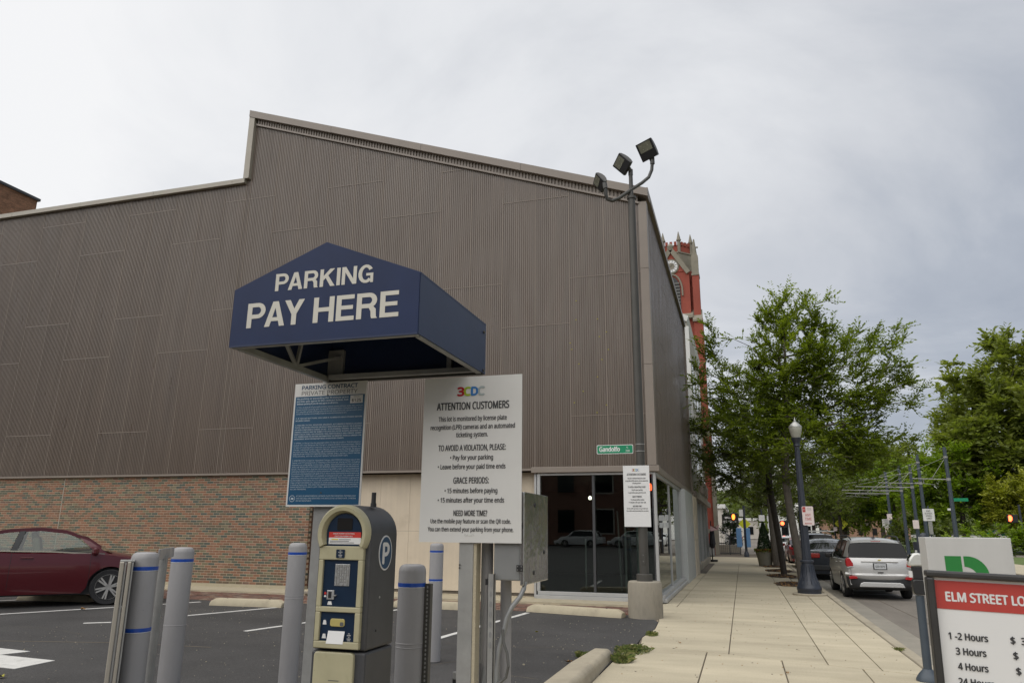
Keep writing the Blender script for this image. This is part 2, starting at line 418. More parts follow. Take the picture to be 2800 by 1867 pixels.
class MB:
    def __init__(s):
        s.v, s.f, s.m = [], [], []

    def add(s, vs, fs, mi=0):
        b = len(s.v)
        s.v += [tuple(p) for p in vs]
        s.f += [tuple(b + i for i in f) for f in fs]
        s.m += [mi] * len(fs)
        return s

    def box(s, x0, y0, z0, x1, y1, z1, mi=0):
        x0, x1 = sorted((x0, x1)); y0, y1 = sorted((y0, y1)); z0, z1 = sorted((z0, z1))
        return s.add([(x0, y0, z0), (x1, y0, z0), (x1, y1, z0), (x0, y1, z0), (x0, y0, z1), (x1, y0, z1), (x1, y1, z1), (x0, y1, z1)],
                     [(0, 3, 2, 1), (4, 5, 6, 7), (0, 1, 5, 4), (1, 2, 6, 5), (2, 3, 7, 6), (3, 0, 4, 7)], mi)

    def obox(s, c, size, rot, mi=0):
        c = Vector(c); h = [q / 2 for q in size]
        vs = [c + rot @ Vector((sx * h[0], sy * h[1], sz * h[2])) for sz in (-1, 1) for sx, sy in ((-1, -1), (1, -1), (1, 1), (-1, 1))]
        return s.add(vs, [(0, 3, 2, 1), (4, 5, 6, 7), (0, 1, 5, 4), (1, 2, 6, 5), (2, 3, 7, 6), (3, 0, 4, 7)], mi)

    def bar(s, a, b, w, h=None, mi=0):
        """rectangular bar from a to b"""
        a, b = Vector(a), Vector(b)
        d = (b - a); L = d.length
        q = d.to_track_quat("Z", "Y").to_matrix()
        return s.obox((a + b) / 2, (w, h or w, L), q, mi)

    def cyl(s, a, b, r0, r1=None, n=12, caps=True, mi=0):
        a, b = Vector(a), Vector(b)
        r1 = r0 if r1 is None else r1
        d = (b - a)
        q = d.to_track_quat("Z", "Y").to_matrix()
        vs = []
        for p, r in ((a, r0), (b, r1)):
            for i in range(n):
                t = 2 * math.pi * i / n
                vs.append(p + q @ Vector((r * math.cos(t), r * math.sin(t), 0)))
        fs = [(i, (i + 1) % n, n + (i + 1) % n, n + i) for i in range(n)]
        if caps:
            fs += [tuple(range(n - 1, -1, -1)), tuple(range(n, 2 * n))]
        return s.add(vs, fs, mi)

    def tube(s, pts, r, n=8, mi=0):
        pts = [Vector(p) for p in pts]
        vs = []
        up = Vector((0.123, 0.2, 0.97)).normalized()
        for i, p in enumerate(pts):
            d = (pts[min(i + 1, len(pts) - 1)] - pts[max(i - 1, 0)]).normalized()
            a = d.cross(up)
            if a.length < 0.1:
                a = d.cross(Vector((1, 0.1, 0)))
            a.normalize(); b = d.cross(a)
            for k in range(n):
                t = 2 * math.pi * k / n
                vs.append(p + a * (r * math.cos(t)) + b * (r * math.sin(t)))
        fs = [(j * n + k, j * n + (k + 1) % n, (j + 1) * n + (k + 1) % n, (j + 1) * n + k) for j in range(len(pts) - 1) for k in range(n)]
        fs += [tuple(range(n - 1, -1, -1)), tuple(range((len(pts) - 1) * n, len(pts) * n))]
        return s.add(vs, fs, mi)

    def lathe(s, prof, c=(0, 0, 0), n=20, mi=0, axis="Z"):
        c = Vector(c); vs = []
        for r, z in prof:
            for k in range(n):
                t = 2 * math.pi * k / n
                q = (r * math.cos(t), r * math.sin(t), z)
                if axis == "Y":
                    q = (q[0], q[2], q[1])
                vs.append(c + Vector(q))
        fs = [(j * n + k, j * n + (k + 1) % n, (j + 1) * n + (k + 1) % n, (j + 1) * n + k) for j in range(len(prof) - 1) for k in range(n)]
        fs += [tuple(range(n - 1, -1, -1)), tuple(range((len(prof) - 1) * n, len(prof) * n))]
        if axis == "Y":
            fs = [f[::-1] for f in fs]
        return s.add(vs, fs, mi)

    def prism(s, poly, axis, a, b, mi=0):
        """poly of 2-D points; axis 'Y': points are (x,z); 'X': (y,z); 'Z': (x,y)"""
        def P(p, t):
            return {"Y": (p[0], t, p[1]), "X": (t, p[0], p[1]), "Z": (p[0], p[1], t)}[axis]
        n = len(poly)
        vs = [P(p, a) for p in poly] + [P(p, b) for p in poly]
        fs = [tuple(range(n)), tuple(range(2 * n - 1, n - 1, -1))] + [(i, i + n, (i + 1) % n + n, (i + 1) % n) for i in range(n)]
        ar = sum(poly[i][0] * poly[(i + 1) % n][1] - poly[(i + 1) % n][0] * poly[i][1] for i in range(n))
        flip = (ar > 0) == (b > a)
        if axis == "Y":
            flip = not flip
        if flip:
            fs = [f[::-1] for f in fs]
        return s.add(vs, fs, mi)

    def build(s, name, mat, parent=None, loc=None, smooth=None, bevel=0.0, world=True):
        """world=True: vertices are in world coordinates and are shifted to the parent's (or loc's) origin"""
        me = bpy.data.meshes.new(name)
        base = WL[parent.name] if parent is not None else Vector(loc or (0, 0, 0))
        off = base if world else Vector((0, 0, 0))
        me.from_pydata([(x - off[0], y - off[1], z - off[2]) for x, y, z in s.v], [], s.f)
        mats = mat if isinstance(mat, (list, tuple)) else [mat]
        for q in mats:
            me.materials.append(M[q] if isinstance(q, str) else q)
        if len(mats) > 1:
            me.polygons.foreach_set("material_index", s.m)
        if smooth is not None:
            me.polygons.foreach_set("use_smooth", [True] * len(me.polygons))
            me.set_sharp_from_angle(angle=math.radians(smooth))
        me.update()
        o = bpy.data.objects.new(name, me)
        C.objects.link(o)
        if parent is not None:
            o.parent = parent
            WL[o.name] = WL[parent.name]
        else:
            o.location = base
            WL[o.name] = base
        if bevel:
            b = o.modifiers.new("bevel", "BEVEL")
            b.width = bevel; b.segments = 2; b.limit_method = "ANGLE"; b.angle_limit = math.radians(35)
        return o


def tag(o, label=None, cat=None, group=None, kind=None):
    for k, v in (("label", label), ("category", cat), ("group", group), ("kind", kind)):
        if v:
            o[k] = v
    return o


def thing(name, label, cat, loc=(0, 0, 0), group=None, rotz=0.0):
    o = bpy.data.objects.new(name, None)
    o.empty_display_size = 0.2
    C.objects.link(o)
    o.location = loc
    o.rotation_euler = (0, 0, rotz)
    WL[o.name] = Vector(loc)
    return tag(o, label, cat, group)


def copy_tree(o, parent=None):
    c = o.copy(); C.objects.link(c)
    if parent is not None:
        c.parent = parent
    for ch in list(o.children):
        copy_tree(ch, c)
    return c


def struct(mb, name, mat, **kw):
    return tag(mb.build(name, mat, **kw), kind="structure")


FONT = None
try:                                      # the sans serif that comes with Blender; the built-in one is used where it is absent
    import os
    fp = os.path.join(bpy.utils.system_resource("DATAFILES"), "fonts", "NotoSansHebrew-Regular.woff2")
    if os.path.exists(fp):
        FONT = bpy.data.fonts.load(fp)
except Exception:
    FONT = None


HC = {}


def contours(body, align, ls, spacing, res):
    """closed outlines of a text as lists of 2-D points"""
    cu = bpy.data.curves.new("lettering", "FONT")
    cu.body = body
    if FONT is not None:
        cu.font = FONT
    cu.size = 1.0; cu.align_x = align; cu.resolution_u = res; cu.space_line = ls; cu.space_character = spacing
    cu.fill_mode = "NONE"
    tmp = bpy.data.objects.new("tmp_text", cu)
    C.objects.link(tmp)
    dg = bpy.context.evaluated_depsgraph_get()
    me = bpy.data.meshes.new_from_object(tmp.evaluated_get(dg))
    bpy.data.objects.remove(tmp)
    bpy.data.curves.remove(cu)
    n = len(me.vertices)
    v = np.empty(n * 3, np.float32); me.vertices.foreach_get("co", v)
    v = v.reshape(-1, 3).astype(float)
    nb = [[] for _ in range(n)]
    for e in me.edges:
        a_, b_ = e.vertices
        nb[a_].append(b_); nb[b_].append(a_)
    bpy.data.meshes.remove(me)
    seen, out = [False] * n, []
    for s in range(n):
        if seen[s] or len(nb[s]) != 2:
            continue
        loop, cur, prev = [], s, -1
        while not seen[cur]:
            seen[cur] = True
            loop.append(cur)
            nx = [q for q in nb[cur] if q != prev]
            if not nx:
                break
            # keep the direction in which the outline was made (vertex numbers rise)
            if prev == -1:
                nx = [s + 1] if (s + 1) in nb[s] else nx
            prev, cur = cur, nx[0]
        if len(loop) > 2:
            out.append([(v[q, 0], v[q, 1]) for q in loop])
    return out


def area2(p):
    return sum(p[i][0] * p[(i + 1) % len(p)][1] - p[(i + 1) % len(p)][0] * p[i][1] for i in range(len(p)))


def inside(pt, poly):
    x, y = pt; c = False
    for i in range(len(poly)):
        (x0, y0), (x1, y1) = poly[i - 1], poly[i]
        if (y0 > y) != (y1 > y) and x < (x1 - x0) * (y - y0) / (y1 - y0) + x0:
            c = not c
    return c


def flat_text(body, align, ls, spacing, res):
    from mathutils.geometry import tessellate_polygon
    if "sgn" not in HC:
        HC["sgn"] = math.copysign(1, area2(contours("I", "LEFT", 1, 1, 2)[0]))
    cs_ = contours(body, align, ls, spacing, res)
    outer = [c_ for c_ in cs_ if area2(c_) * HC["sgn"] > 0]
    holes = [c_ for c_ in cs_ if area2(c_) * HC["sgn"] <= 0]
    box = [(min(p[0] for p in c_), min(p[1] for p in c_), max(p[0] for p in c_), max(p[1] for p in c_)) for c_ in outer]
    own = [[] for _ in outer]
    for h_ in holes:
        p = h_[0]
        best, ba = -1, 1e9
        for k, o_ in enumerate(outer):
            b_ = box[k]
            if b_[0] <= p[0] <= b_[2] and b_[1] <= p[1] <= b_[3]:
                A_ = abs(area2(o_))
                if A_ < ba and inside(p, o_):
                    best, ba = k, A_
        if best >= 0:
            own[best].append(h_)
    V, F = [], []
    for k, o_ in enumerate(outer):
        polys = [o_] + own[k]
        tri = tessellate_polygon([[Vector((p[0], p[1], 0)) for p in q] for q in polys])
        b_ = len(V)
        pts = [p for q in polys for p in q]
        V += [(p[0], p[1], (k % 5) * 0.00003) for p in pts]
        for t3 in tri:
            a_, b2, c_ = (pts[i] for i in t3)
            if (b2[0] - a_[0]) * (c_[1] - a_[1]) - (b2[1] - a_[1]) * (c_[0] - a_[0]) < 0:
                t3 = t3[::-1]
            F.append(tuple(b_ + i for i in t3))
    return np.array(V, float), F


def cap_height():
    if "h" not in HC:
        v, _ = flat_text("H", "LEFT", 1, 1, 2)
        HC["h"] = float(v[:, 1].max() - v[:, 1].min())
    return HC["h"]


def text(body, size, mat, parent, loc, face="-Y", align="CENTER", xs=1.0, bold=0.0, name="lettering", depth=0.0012, spacing=1.0,
         ls=1.0, roll=0.0, world=True, res=3, h=None, w=None):
    """flat printed lettering. h: capital height, w: total width of the (longest) line. bold: stroke growth as a share of the capital height"""
    v, f = flat_text(body, align, ls, spacing, res)
    ch_ = cap_height()
    sy_ = (h / ch_) if h else size * 0.98
    sx_ = sy_ * xs
    if w:
        sx_ = w / (v[:, 0].max() - v[:, 0].min())
        if align == "CENTER":
            v[:, 0] -= (v[:, 0].max() + v[:, 0].min()) / 2
        elif align == "LEFT":
            v[:, 0] -= v[:, 0].min()
    v = v * np.array([sx_, sy_, 1.0])
    vs, fs = [], []
    g = max(0.0, bold) * sy_ * ch_
    offs = [(0, 0)] if g <= 0 else ([(-g, 0), (g, 0), (0, g * .8), (0, -g * .8), (0, 0)] if res > 1 else [(-g, 0), (g, 0)])
    for k, (dx, dy) in enumerate(offs):
        b_ = len(vs)
        for p in v:
            vs.append((p[0] + dx, p[1] + dy, p[2] + k * 0.00016))
        fs += [tuple(b_ + q for q in ff) for ff in f]
    me = bpy.data.meshes.new(name)
    me.from_pydata(vs, [], fs)
    if face == "-Y":
        R = Matrix.Rotation(roll, 4, "Y") @ Matrix.Rotation(math.pi / 2, 4, "X")
    elif face == "+X":
        R = Matrix.Rotation(math.pi / 2, 4, "Z") @ Matrix.Rotation(math.pi / 2, 4, "X")
    else:
        R = Matrix.Identity(4)
    me.transform(R)
    L = Vector(loc) - (WL[parent.name] if (parent is not None and world) else Vector((0, 0, 0)))
    me.transform(Matrix.Translation(L))
    me.materials.append(M[mat])
    o = bpy.data.objects.new(name, me)
    C.objects.link(o)
    if parent is not None:
        o.parent = parent
        WL[o.name] = WL[parent.name]
    return o


def grotesque(body, mat, parent, x0, z0, w, h, y, name="lettering"):
    """heavy sans capitals drawn as strokes: each letter is a mesh of its own"""
    from mathutils.geometry import tessellate_polygon
    t = .19

    def ring(cx_, cz_, rx, ry, tx, tz, a0, a1, n=14):
        return [[(cx_ + rx * math.cos(a), cz_ + ry * math.sin(a)), (cx_ + rx * math.cos(b), cz_ + ry * math.sin(b)),
                 (cx_ + (rx - tx) * math.cos(b), cz_ + (ry - tz) * math.sin(b)), (cx_ + (rx - tx) * math.cos(a), cz_ + (ry - tz) * math.sin(a))]
                for a, b in ((math.radians(a0 + (a1 - a0) * i / n), math.radians(a0 + (a1 - a0) * (i + 1) / n)) for i in range(n))]

    def R(a, b, c_, d):
        return [(a, b), (c_, b), (c_, d), (a, d)]

    def bowl(w_, zb):
        r = (1 - zb) / 2
        return [R(t, 1 - .165, w_ - r, 1), R(t, zb, w_ - r, zb + .165)] + ring(w_ - r, 1 - r, r, r, .185, .165, -90, 90)
    G = {
        "I": (t, [R(0, 0, t, 1)]),
        "H": (.79, [R(0, 0, t, 1), R(.60, 0, .79, 1), R(t, .42, .60, .585)]),
        "E": (.68, [R(0, 0, t, 1), R(t, .835, .67, 1), R(t, .43, .63, .585), R(t, 0, .68, .165)]),
        "P": (.73, [R(0, 0, t, 1)] + bowl(.73, .37)),
        "R": (.78, [R(0, 0, t, 1)] + bowl(.75, .41) + [[(.40, .42), (.62, .46), (.715, .36), (.735, .07), (.78, .0), (.565, 0), (.54, .08), (.525, .28), (.46, .40)]]),
        "A": (.80, [[(0, 0), (.205, 0), (.40, .74), (.51, 1), (.29, 1)], [(.80, 0), (.595, 0), (.40, .74), (.29, 1), (.51, 1)], R(.17, .21, .63, .36)]),
        "K": (.82, [R(0, 0, t, 1), [(.18, .34), (.18, .60), (.53, 1), (.79, 1)], [(.30, .50), (.43, .64), (.82, 0), (.58, 0)]]),
        "Y": (.78, [R(.295, 0, .485, .42), [(0, 1), (.22, 1), (.41, .60), (.485, .42), (.295, .42)], [(.78, 1), (.56, 1), (.37, .60), (.295, .42), (.485, .42)]]),
        "N": (.79, [R(0, 0, .18, 1), R(.61, 0, .79, 1), [(.0, 1), (.205, 1), (.79, 0), (.585, 0)]]),
        "G": (.80, ring(.40, .5, .40, .52, .20, .165, 32, 318) + [R(.42, .385, .79, .53), R(.64, 0, .79, .39)]),
    }
    kern = {"PA": -.09, "AY": -.12, "AR": 0}
    pos, x = [], 0
    for i, ch in enumerate(body):
        if ch == " ":
            x += .28; continue
        if i and body[i - 1:i + 1] in kern:
            x += kern[body[i - 1:i + 1]]
        pos.append((ch, x)); x += G[ch][0] + .085
    k = w / (x - .085)
    for ch, px in pos:
        mb = MB()
        for j, poly in enumerate(G[ch][1]):
            d = y - .0004 - (j % 4) * .00006
            tr = tessellate_polygon([[Vector((p[0], p[1], 0)) for p in poly]])
            mb.add([(x0 + (px + p[0]) * k, d, z0 + p[1] * h) for p in poly],
                   [t3 if (lambda a, b, c_: (b[0] - a[0]) * (c_[1] - a[1]) - (b[1] - a[1]) * (c_[0] - a[0]) > 0)(*(poly[q] for q in t3)) else t3[::-1] for t3 in tr])
        mb.build(name, mat, parent=parent)


def arc(cx, cz, r, a0, a1, n):
    return [(cx + r * math.cos(math.radians(a0 + (a1 - a0) * i / n)), cz + r * math.sin(math.radians(a0 + (a1 - a0) * i / n))) for i in range(n + 1)]


def rrect(x0, z0, x1, z1, r, n=4):
    return (arc(x1 - r, z0 + r, r, -90, 0, n) + arc(x1 - r, z1 - r, r, 0, 90, n) + arc(x0 + r, z1 - r, r, 90, 180, n) + arc(x0 + r, z0 + r, r, 180, 270, n))

# ================================================================== THE GROUND
b = MB(); b.box(-900, -300, -0.6, 900, 2600, -0.16)
struct(b, "ground", "ground")

# parking lot surface
b = MB()
b.prism([(-80, -44), (-1.71, -44), (-1.71, 10.2), (-1.60, 11.2), (-1.63, 12.4), (-1.55, 13.5), (-1.60, 14.6), (-1.9, 15.45), (-2.7, 15.60), (-12.0, 15.02), (-80, 13.9)],
        "Z", -0.4, -0.006)
struct(b, "parking_lot", "asphalt")
b = MB()
for i in range(7):                                    # patched crack line and small spalls across the lot
    x = -10.6 + i * 0.55
b.prism([(-13.5, 8.55), (-10.42, 8.76), (-8.8, 9.17), (-7.2, 9.3), (-7.2, 9.325), (-8.8, 9.2), (-10.42, 8.785), (-13.5, 8.575)], "Z", -0.012, -0.003)
struct(b, "lot_crack", "joint")

def crack(pts, w, name, z0, z1):
    """thin wandering crack through the given points"""
    P_ = []
    for (x0, y0), (x1, y1) in zip(pts, pts[1:]):
        n_ = max(3, int(math.hypot(x1 - x0, y1 - y0) / .12))
        for i in range(n_):
            t = i / n_
            P_.append((x0 + (x1 - x0) * t + random.gauss(0, .014), y0 + (y1 - y0) * t + random.gauss(0, .014)))
    P_.append(pts[-1])
    L_, R_ = [], []
    for i, (x, y) in enumerate(P_):
        a_, c_ = P_[max(0, i - 1)], P_[min(len(P_) - 1, i + 1)]
        d = math.hypot(c_[0] - a_[0], c_[1] - a_[1]) + 1e-6
        nx, ny = -(c_[1] - a_[1]) / d, (c_[0] - a_[0]) / d
        ww = w * random.uniform(.35, 1.2) * (.4 if i in (0, len(P_) - 1) else 1)
        L_.append((x + nx * ww, y + ny * ww, z1)); R_.append((x - nx * ww, y - ny * ww, z1))
    m_ = MB()
    n_ = len(P_)
    m_.add(L_ + R_, [(i, n_ + i, n_ + i + 1, i + 1) for i in range(n_ - 1)])
    struct(m_, name, "joint")


crack([(-9.5, 10.9), (-8.2, 11.0), (-6.9, 10.6), (-5.2, 10.9), (-3.6, 10.7), (-2.2, 11.1)], .007, "lot_crack", 0, -.004)
crack([(-4.9, 6.2), (-4.1, 7.4), (-3.9, 8.9), (-3.3, 9.9)], .006, "lot_crack", 0, -.004)
crack([(-3.2, 8.6), (-2.7, 8.75), (-2.3, 8.65)], .012, "lot_crack", 0, -.004)
crack([(-13, 9.9), (-11.2, 10.1), (-9.8, 9.7)], .006, "lot_crack", 0, -.004)

# painted stall lines
def stripe(p, q, w, name="stall_line"):
    p, q = Vector(p + (0,)), Vector(q + (0,))
    d = (q - p).normalized(); s = Vector((-d.y, d.x, 0)) * w / 2
    mb = MB()
    k = max(2, int((q - p).length / 0.35))
    L, R_ = [], []
    for i in range(k + 1):
        c = p.lerp(q, i / k)
        L.append(c + s * (1 + random.uniform(-.13, .13))); R_.append(c - s * (1 + random.uniform(-.13, .13)))
    mb.prism([(v.x, v.y) for v in L] + [(v.x, v.y) for v in R_[::-1]], "Z", -0.005, 0.0)
    struct(mb, name, "paint")


for a, c in (((-13.48, 11.25), (-12.55, 13.0)), ((-12.55, 13.0), (-11.7, 14.6)), ((-10.15, 12.29), (-9.35, 14.5)), ((-7.79, 10.87), (-6.92, 14.8)),
             ((-4.62, 10.6), (-4.26, 15.15)), ((-10.98, 10.76), (-10.64, 11.02)), ((-16.9, 11.3), (-15.2, 14.4))):
    stripe(a, c, 0.10)
b = MB()
b.prism([(-9.18, 8.19), (-9.30, 7.85), (-8.28, 7.76), (-8.24, 7.18), (-8.75, 7.22), (-10.4, 7.05), (-12.0, 7.5), (-10.6, 8.35)][::-1], "Z", -0.005, 0.0)
struct(b, "lot_arrow", "paint")

# sidewalk: dark bed with separate slabs
b = MB()
b.prism([(-1.61, -6), (2.12, -6), (2.08, 9), (2.04, 60), (-2.6, 60), (-2.6, 17.9), (-1.9, 17.2), (-1.60, 14.7), (-1.55, 13.5), (-1.63, 12.4), (-1.56, 11.2)], "Z", -0.4, -0.016)
walk = struct(b, "sidewalk", "joint")
slab_i = 0


def slab(poly, gap=0.006, mat=None):
    global slab_i
    cx = sum(p[0] for p in poly) / len(poly); cy = sum(p[1] for p in poly) / len(poly)
    q = []
    for x, y in poly:
        dx, dy = x - cx, y - cy
        q.append((x - math.copysign(min(gap, abs(dx)), dx), y - math.copysign(min(gap, abs(dy)), dy)))
    mb = MB(); mb.prism(q, "Z", -0.10, random.uniform(-0.0015, 0.0015))
    slab_i += 1
    mb.build("slab", mat or SLABS[(slab_i * 7 + slab_i // 3) % 4], parent=walk, bevel=0.004)


ap = lambda x: 11.08 - 0.36 * (x + 0.0)                      # the slanted joint of the driveway apron
xs_far = [-0.29, 0.93, 1.52, 2.02]
ys = [15.2, 19.6, 24.0, 28.4, 32.8, 37.2, 41.6]
for i in range(len(xs_far) - 1):
    x0, x1 = xs_far[i], xs_far[i + 1]
    y0 = None
    slab([(x0, ap(x0)), (x1, ap(x1)), (x1, ys[0]), (x0, ys[0])], 0.007)
    for j in range(len(ys) - 1):
        if i == 1 and j in (2, 3, 4):
            slab([(x0, ys[j]), (x1 - 0.02, ys[j]), (x1 - 0.02, ys[j + 1]), (x0, ys[j + 1])], 0.007)
        elif i == 2 and j in (2, 3, 4):
            ty = (25.9, 30.6, 39.3)[j - 2] if j < 4 else 37.0
            for (a0, a1) in ((ys[j], ys[j] + 0.8), (ys[j] + 3.0, ys[j + 1])):
                slab([(x0, a0), (x1, a0), (x1, a1), (x0, a1)], 0.007)
        else:
            slab([(x0, ys[j]), (x1, ys[j]), (x1, ys[j + 1]), (x0, ys[j + 1])], 0.007)
slab([(-1.55, ap(-1.55)), (-0.29, ap(-0.29)), (-0.29, ys[0]), (-1.60, 14.7), (-1.54, 13.5), (-1.62, 12.4)], 0.007)
slab([(-1.60, 14.7), (-0.29, ys[0]), (-0.29, 19.6), (-1.50, 19.6), (-1.50, 17.5), (-1.86, 17.2)], 0.007)
for j in range(1, len(ys) - 1):
    slab([(-1.50, ys[j]), (-0.29, ys[j]), (-0.29, ys[j + 1]), (-1.50, ys[j + 1])], 0.007)
yy = 17.3
while yy < 31:
    slab([(-1.98, yy), (-1.50, yy), (-1.50, yy + 0.95), (-1.98, yy + 0.95)], 0.008); yy += 0.95
# near side of the apron joint
xn = [-1.70, -0.58, 0.38, 1.30, 2.05]
for i in range(4):
    x0, x1 = xn[i], xn[i + 1]
    slab([(x0, 6.2), (x1, 6.2), (x1, ap(x1) - 0.01), (x0, ap(x0) - 0.01)], 0.008)
    slab([(x0, 2.6), (x1, 2.6), (x1, 6.2), (x0, 6.2)], 0.008)
    slab([(x0, -1.5), (x1, -1.5), (x1, 2.6), (x0, 2.6)], 0.008)
    slab([(x0, -6), (x1, -6), (x1, -1.5), (x0, -1.5)], 0.008)
for pts in (((-.29, 13.4), (.2, 13.1), (.93, 13.5)), ((.93, 17.6), (1.25, 17.9), (1.52, 17.5)), ((-1.5, 16.6), (-.9, 16.2), (-.29, 16.5)), ((-.6, 7.6), (-.2, 7.9), (.38, 7.5)), ((.38, 9.2), (.8, 8.6), (1.3, 8.9))):
    crack(pts, .0022, "sidewalk_crack", 0, .0028)
mb = MB()
for _ in range(900):                                     # grit
    x_, y_ = random.uniform(-11, -1.75), random.uniform(5.0, 14.2)
    s_ = random.uniform(.003, .010) * (1.6 if random.random() < .06 else 1)
    mb.obox((x_, y_, -.004 + s_ * .3), (s_ * random.uniform(1, 2), s_, s_ * .8), Matrix.Rotation(random.uniform(0, 3), 3, "Z"), random.choice((0, 1, 1)))
tag(mb.build("grit", ["stop", "concrete_old"]), kind="stuff")
mb = MB()
for _ in range(260):
    x_, y_ = random.uniform(-1.5, 2.0), random.uniform(7.0, 22)
    s_ = random.uniform(.004, .012)
    mb.obox((x_, y_, .003), (s_ * random.uniform(1, 2.5), s_, .004), Matrix.Rotation(random.uniform(0, 3), 3, "Z"), random.choice((0, 1)))
tag(mb.build("leaf_debris", ["barkdark", "deadleaf"]), kind="stuff")
# alley crossing
b = MB(); b.box(-14, 41.7, -0.4, 2.9, 52.4, -0.012)
struct(b, "alley", SLABS[2])
# tree pits of dark mulch
for (px, py, w, l) in ((1.55, 26.2, 0.95, 2.1), (1.45, 30.8, 0.95, 2.1), (1.45, 39.2, 1.0, 2.2), (1.5, 34.9, 0.95, 2.0)):
    poly = []
    for i in range(18):
        a = 2 * math.pi * i / 18
        poly.append((px - 0.15 + w / 1.9 * math.copysign(abs(math.cos(a)) ** 0.7, math.cos(a)) * random.uniform(.78, 1.12), py + l / 2 * math.copysign(abs(math.sin(a)) ** 0.7, math.sin(a)) * random.uniform(.85, 1.1)))
    mb = MB(); mb.prism(poly, "Z", -0.05, 0.018)
    tag(mb.build("tree_pit_mulch", "mulch", smooth=20), kind="structure")
    mb = MB()
    for _ in range(420):
        a = random.uniform(0, 6.28); q = random.random() ** .6
        cx_, cy_ = px - .15 + w / 1.75 * q * math.cos(a), py + l / 1.85 * q * math.sin(a)
        hh = .02 + .07 * (1 - q) * random.random()
        mb.obox((cx_, cy_, hh), (random.uniform(.03, .09), random.uniform(.015, .04), .012), Matrix.Rotation(random.uniform(0, 3.1), 3, "Z") @ Matrix.Rotation(random.uniform(-.5, .5), 3, "X"), random.choice((0, 0, 1, 2)))
    tag(mb.build("mulch_chips", ["mulch", "barkdark", "deadleaf"]), kind="stuff")

# kerb stones along the street, gutter and road
def kx(y):
    return 2.16 + 0.0 * y if y > 14 else 2.16 - 0.0
kb = MB(); kb.box(2.03, -6, -0.4, 2.19, 60, -0.02)
kerb = struct(kb, "kerb", "joint")
y = -6.0
while y < 41:
    l = 3.0
    mb = MB(); mb.box(2.045, y + 0.005, -0.2, 2.205, y + l - 0.005, 0.004)
    mb.build("kerb_stone", "kerb", parent=kerb, bevel=0.02); y += l
b = MB(); b.box(2.19, -30, -0.4, 2.78, 120, -0.128); struct(b, "gutter", "gutter")
b = MB(); b.box(2.78, -30, -0.4, 10.9, 900, -0.132); b.box(-60, 62, -0.4, 2.19, 70, -0.130); b.box(-3, 70, -0.4, 2.78, 900, -0.125)
b.box(10.9, 64, -0.4, 60, 76, -0.134)
struct(b, "road", "road")
b = MB()
b.prism([(3.35, 22.8), (3.41, 18.6), (3.44, 14), (3.5, 8), (3.53, 8), (3.47, 14), (3.44, 18.6), (3.38, 22.8)], "Z", -0.135, -0.1295)
b.box(5.3, -6, -0.135, 5.325, 60, -0.1293)
b.box(2.775, -6, -0.135, 2.79, 60, -0.1291)
struct(b, "road_seam", "joint")
b = MB()
for yy in (24.9, 31.2, 37.5, 43.8):
    b.box(2.85, yy, -0.135, 4.9, yy + 0.1, -0.128)
b.box(3.0, 60.2, -0.135, 10.8, 60.6, -0.128); b.box(3.0, 53.6, -0.135, 10.8, 53.9, -0.128)
struct(b, "road_marking", "paint")
b = MB(); b.box(10.9, -30, -0.4, 11.06, 62, 0.0); struct(b, "far_kerb", "kerb")
b = MB(); b.box(11.06, -30, -0.4, 14.4, 62, -0.004); b.box(10.9, 77, -0.4, 14.4, 300, -0.004); struct(b, "far_sidewalk", SLABS[0])
b = MB(); b.box(14.4, -30, -0.4, 120, 63, 0.0); b.box(14.4, 77, -0.4, 160, 300, 0.0); struct(b, "park_lawn", "grassbase")

# brick paver strip and the concrete strip in front of the wall
b = MB()
b.prism([(-26, 14.3), (-12.0, 15.02), (-2.7, 15.60), (-1.9, 15.46), (-1.63, 14.9), (-1.85, 17.12), (-26, 16.75)], "Z", -0.4, -0.022)
pst = struct(b, "paver_strip", "mortar")
pv = MB()
def strip_edges(x):
    lo = 14.3 + (x + 26) * 0.0515 if x < -12 else (15.02 + (x + 12) * 0.0624 if x < -2.7 else 15.60)
    hi = 16.75 + (x + 26) * 0.01532
    return lo, hi
x = -16.0
row = 0
while x < -1.9:
    lo, hi = strip_edges(x)
    yv = lo + 0.01 + (0.05 if row % 2 else 0)
    while yv + 0.1 < hi:
        if random.random() < 0.985:
            pv.box(x, yv, -0.05, x + 0.195, yv + 0.092, random.uniform(-0.008, 0.002), random.choice((0, 0, 0, 1, 1, 2)))
        yv += 0.1
    x += 0.203; row += 1
tag(pv.build("paver", ["paver_a", "paver_b", "paver_c"], parent=pst), kind="stuff")
b = MB()
b.prism([(-26, 16.75), (-1.85, 17.12), (-1.95, 18.3), (-26, 18.3)], "Z", -0.3, 0.035)
struct(b, "concrete_strip", "stop")

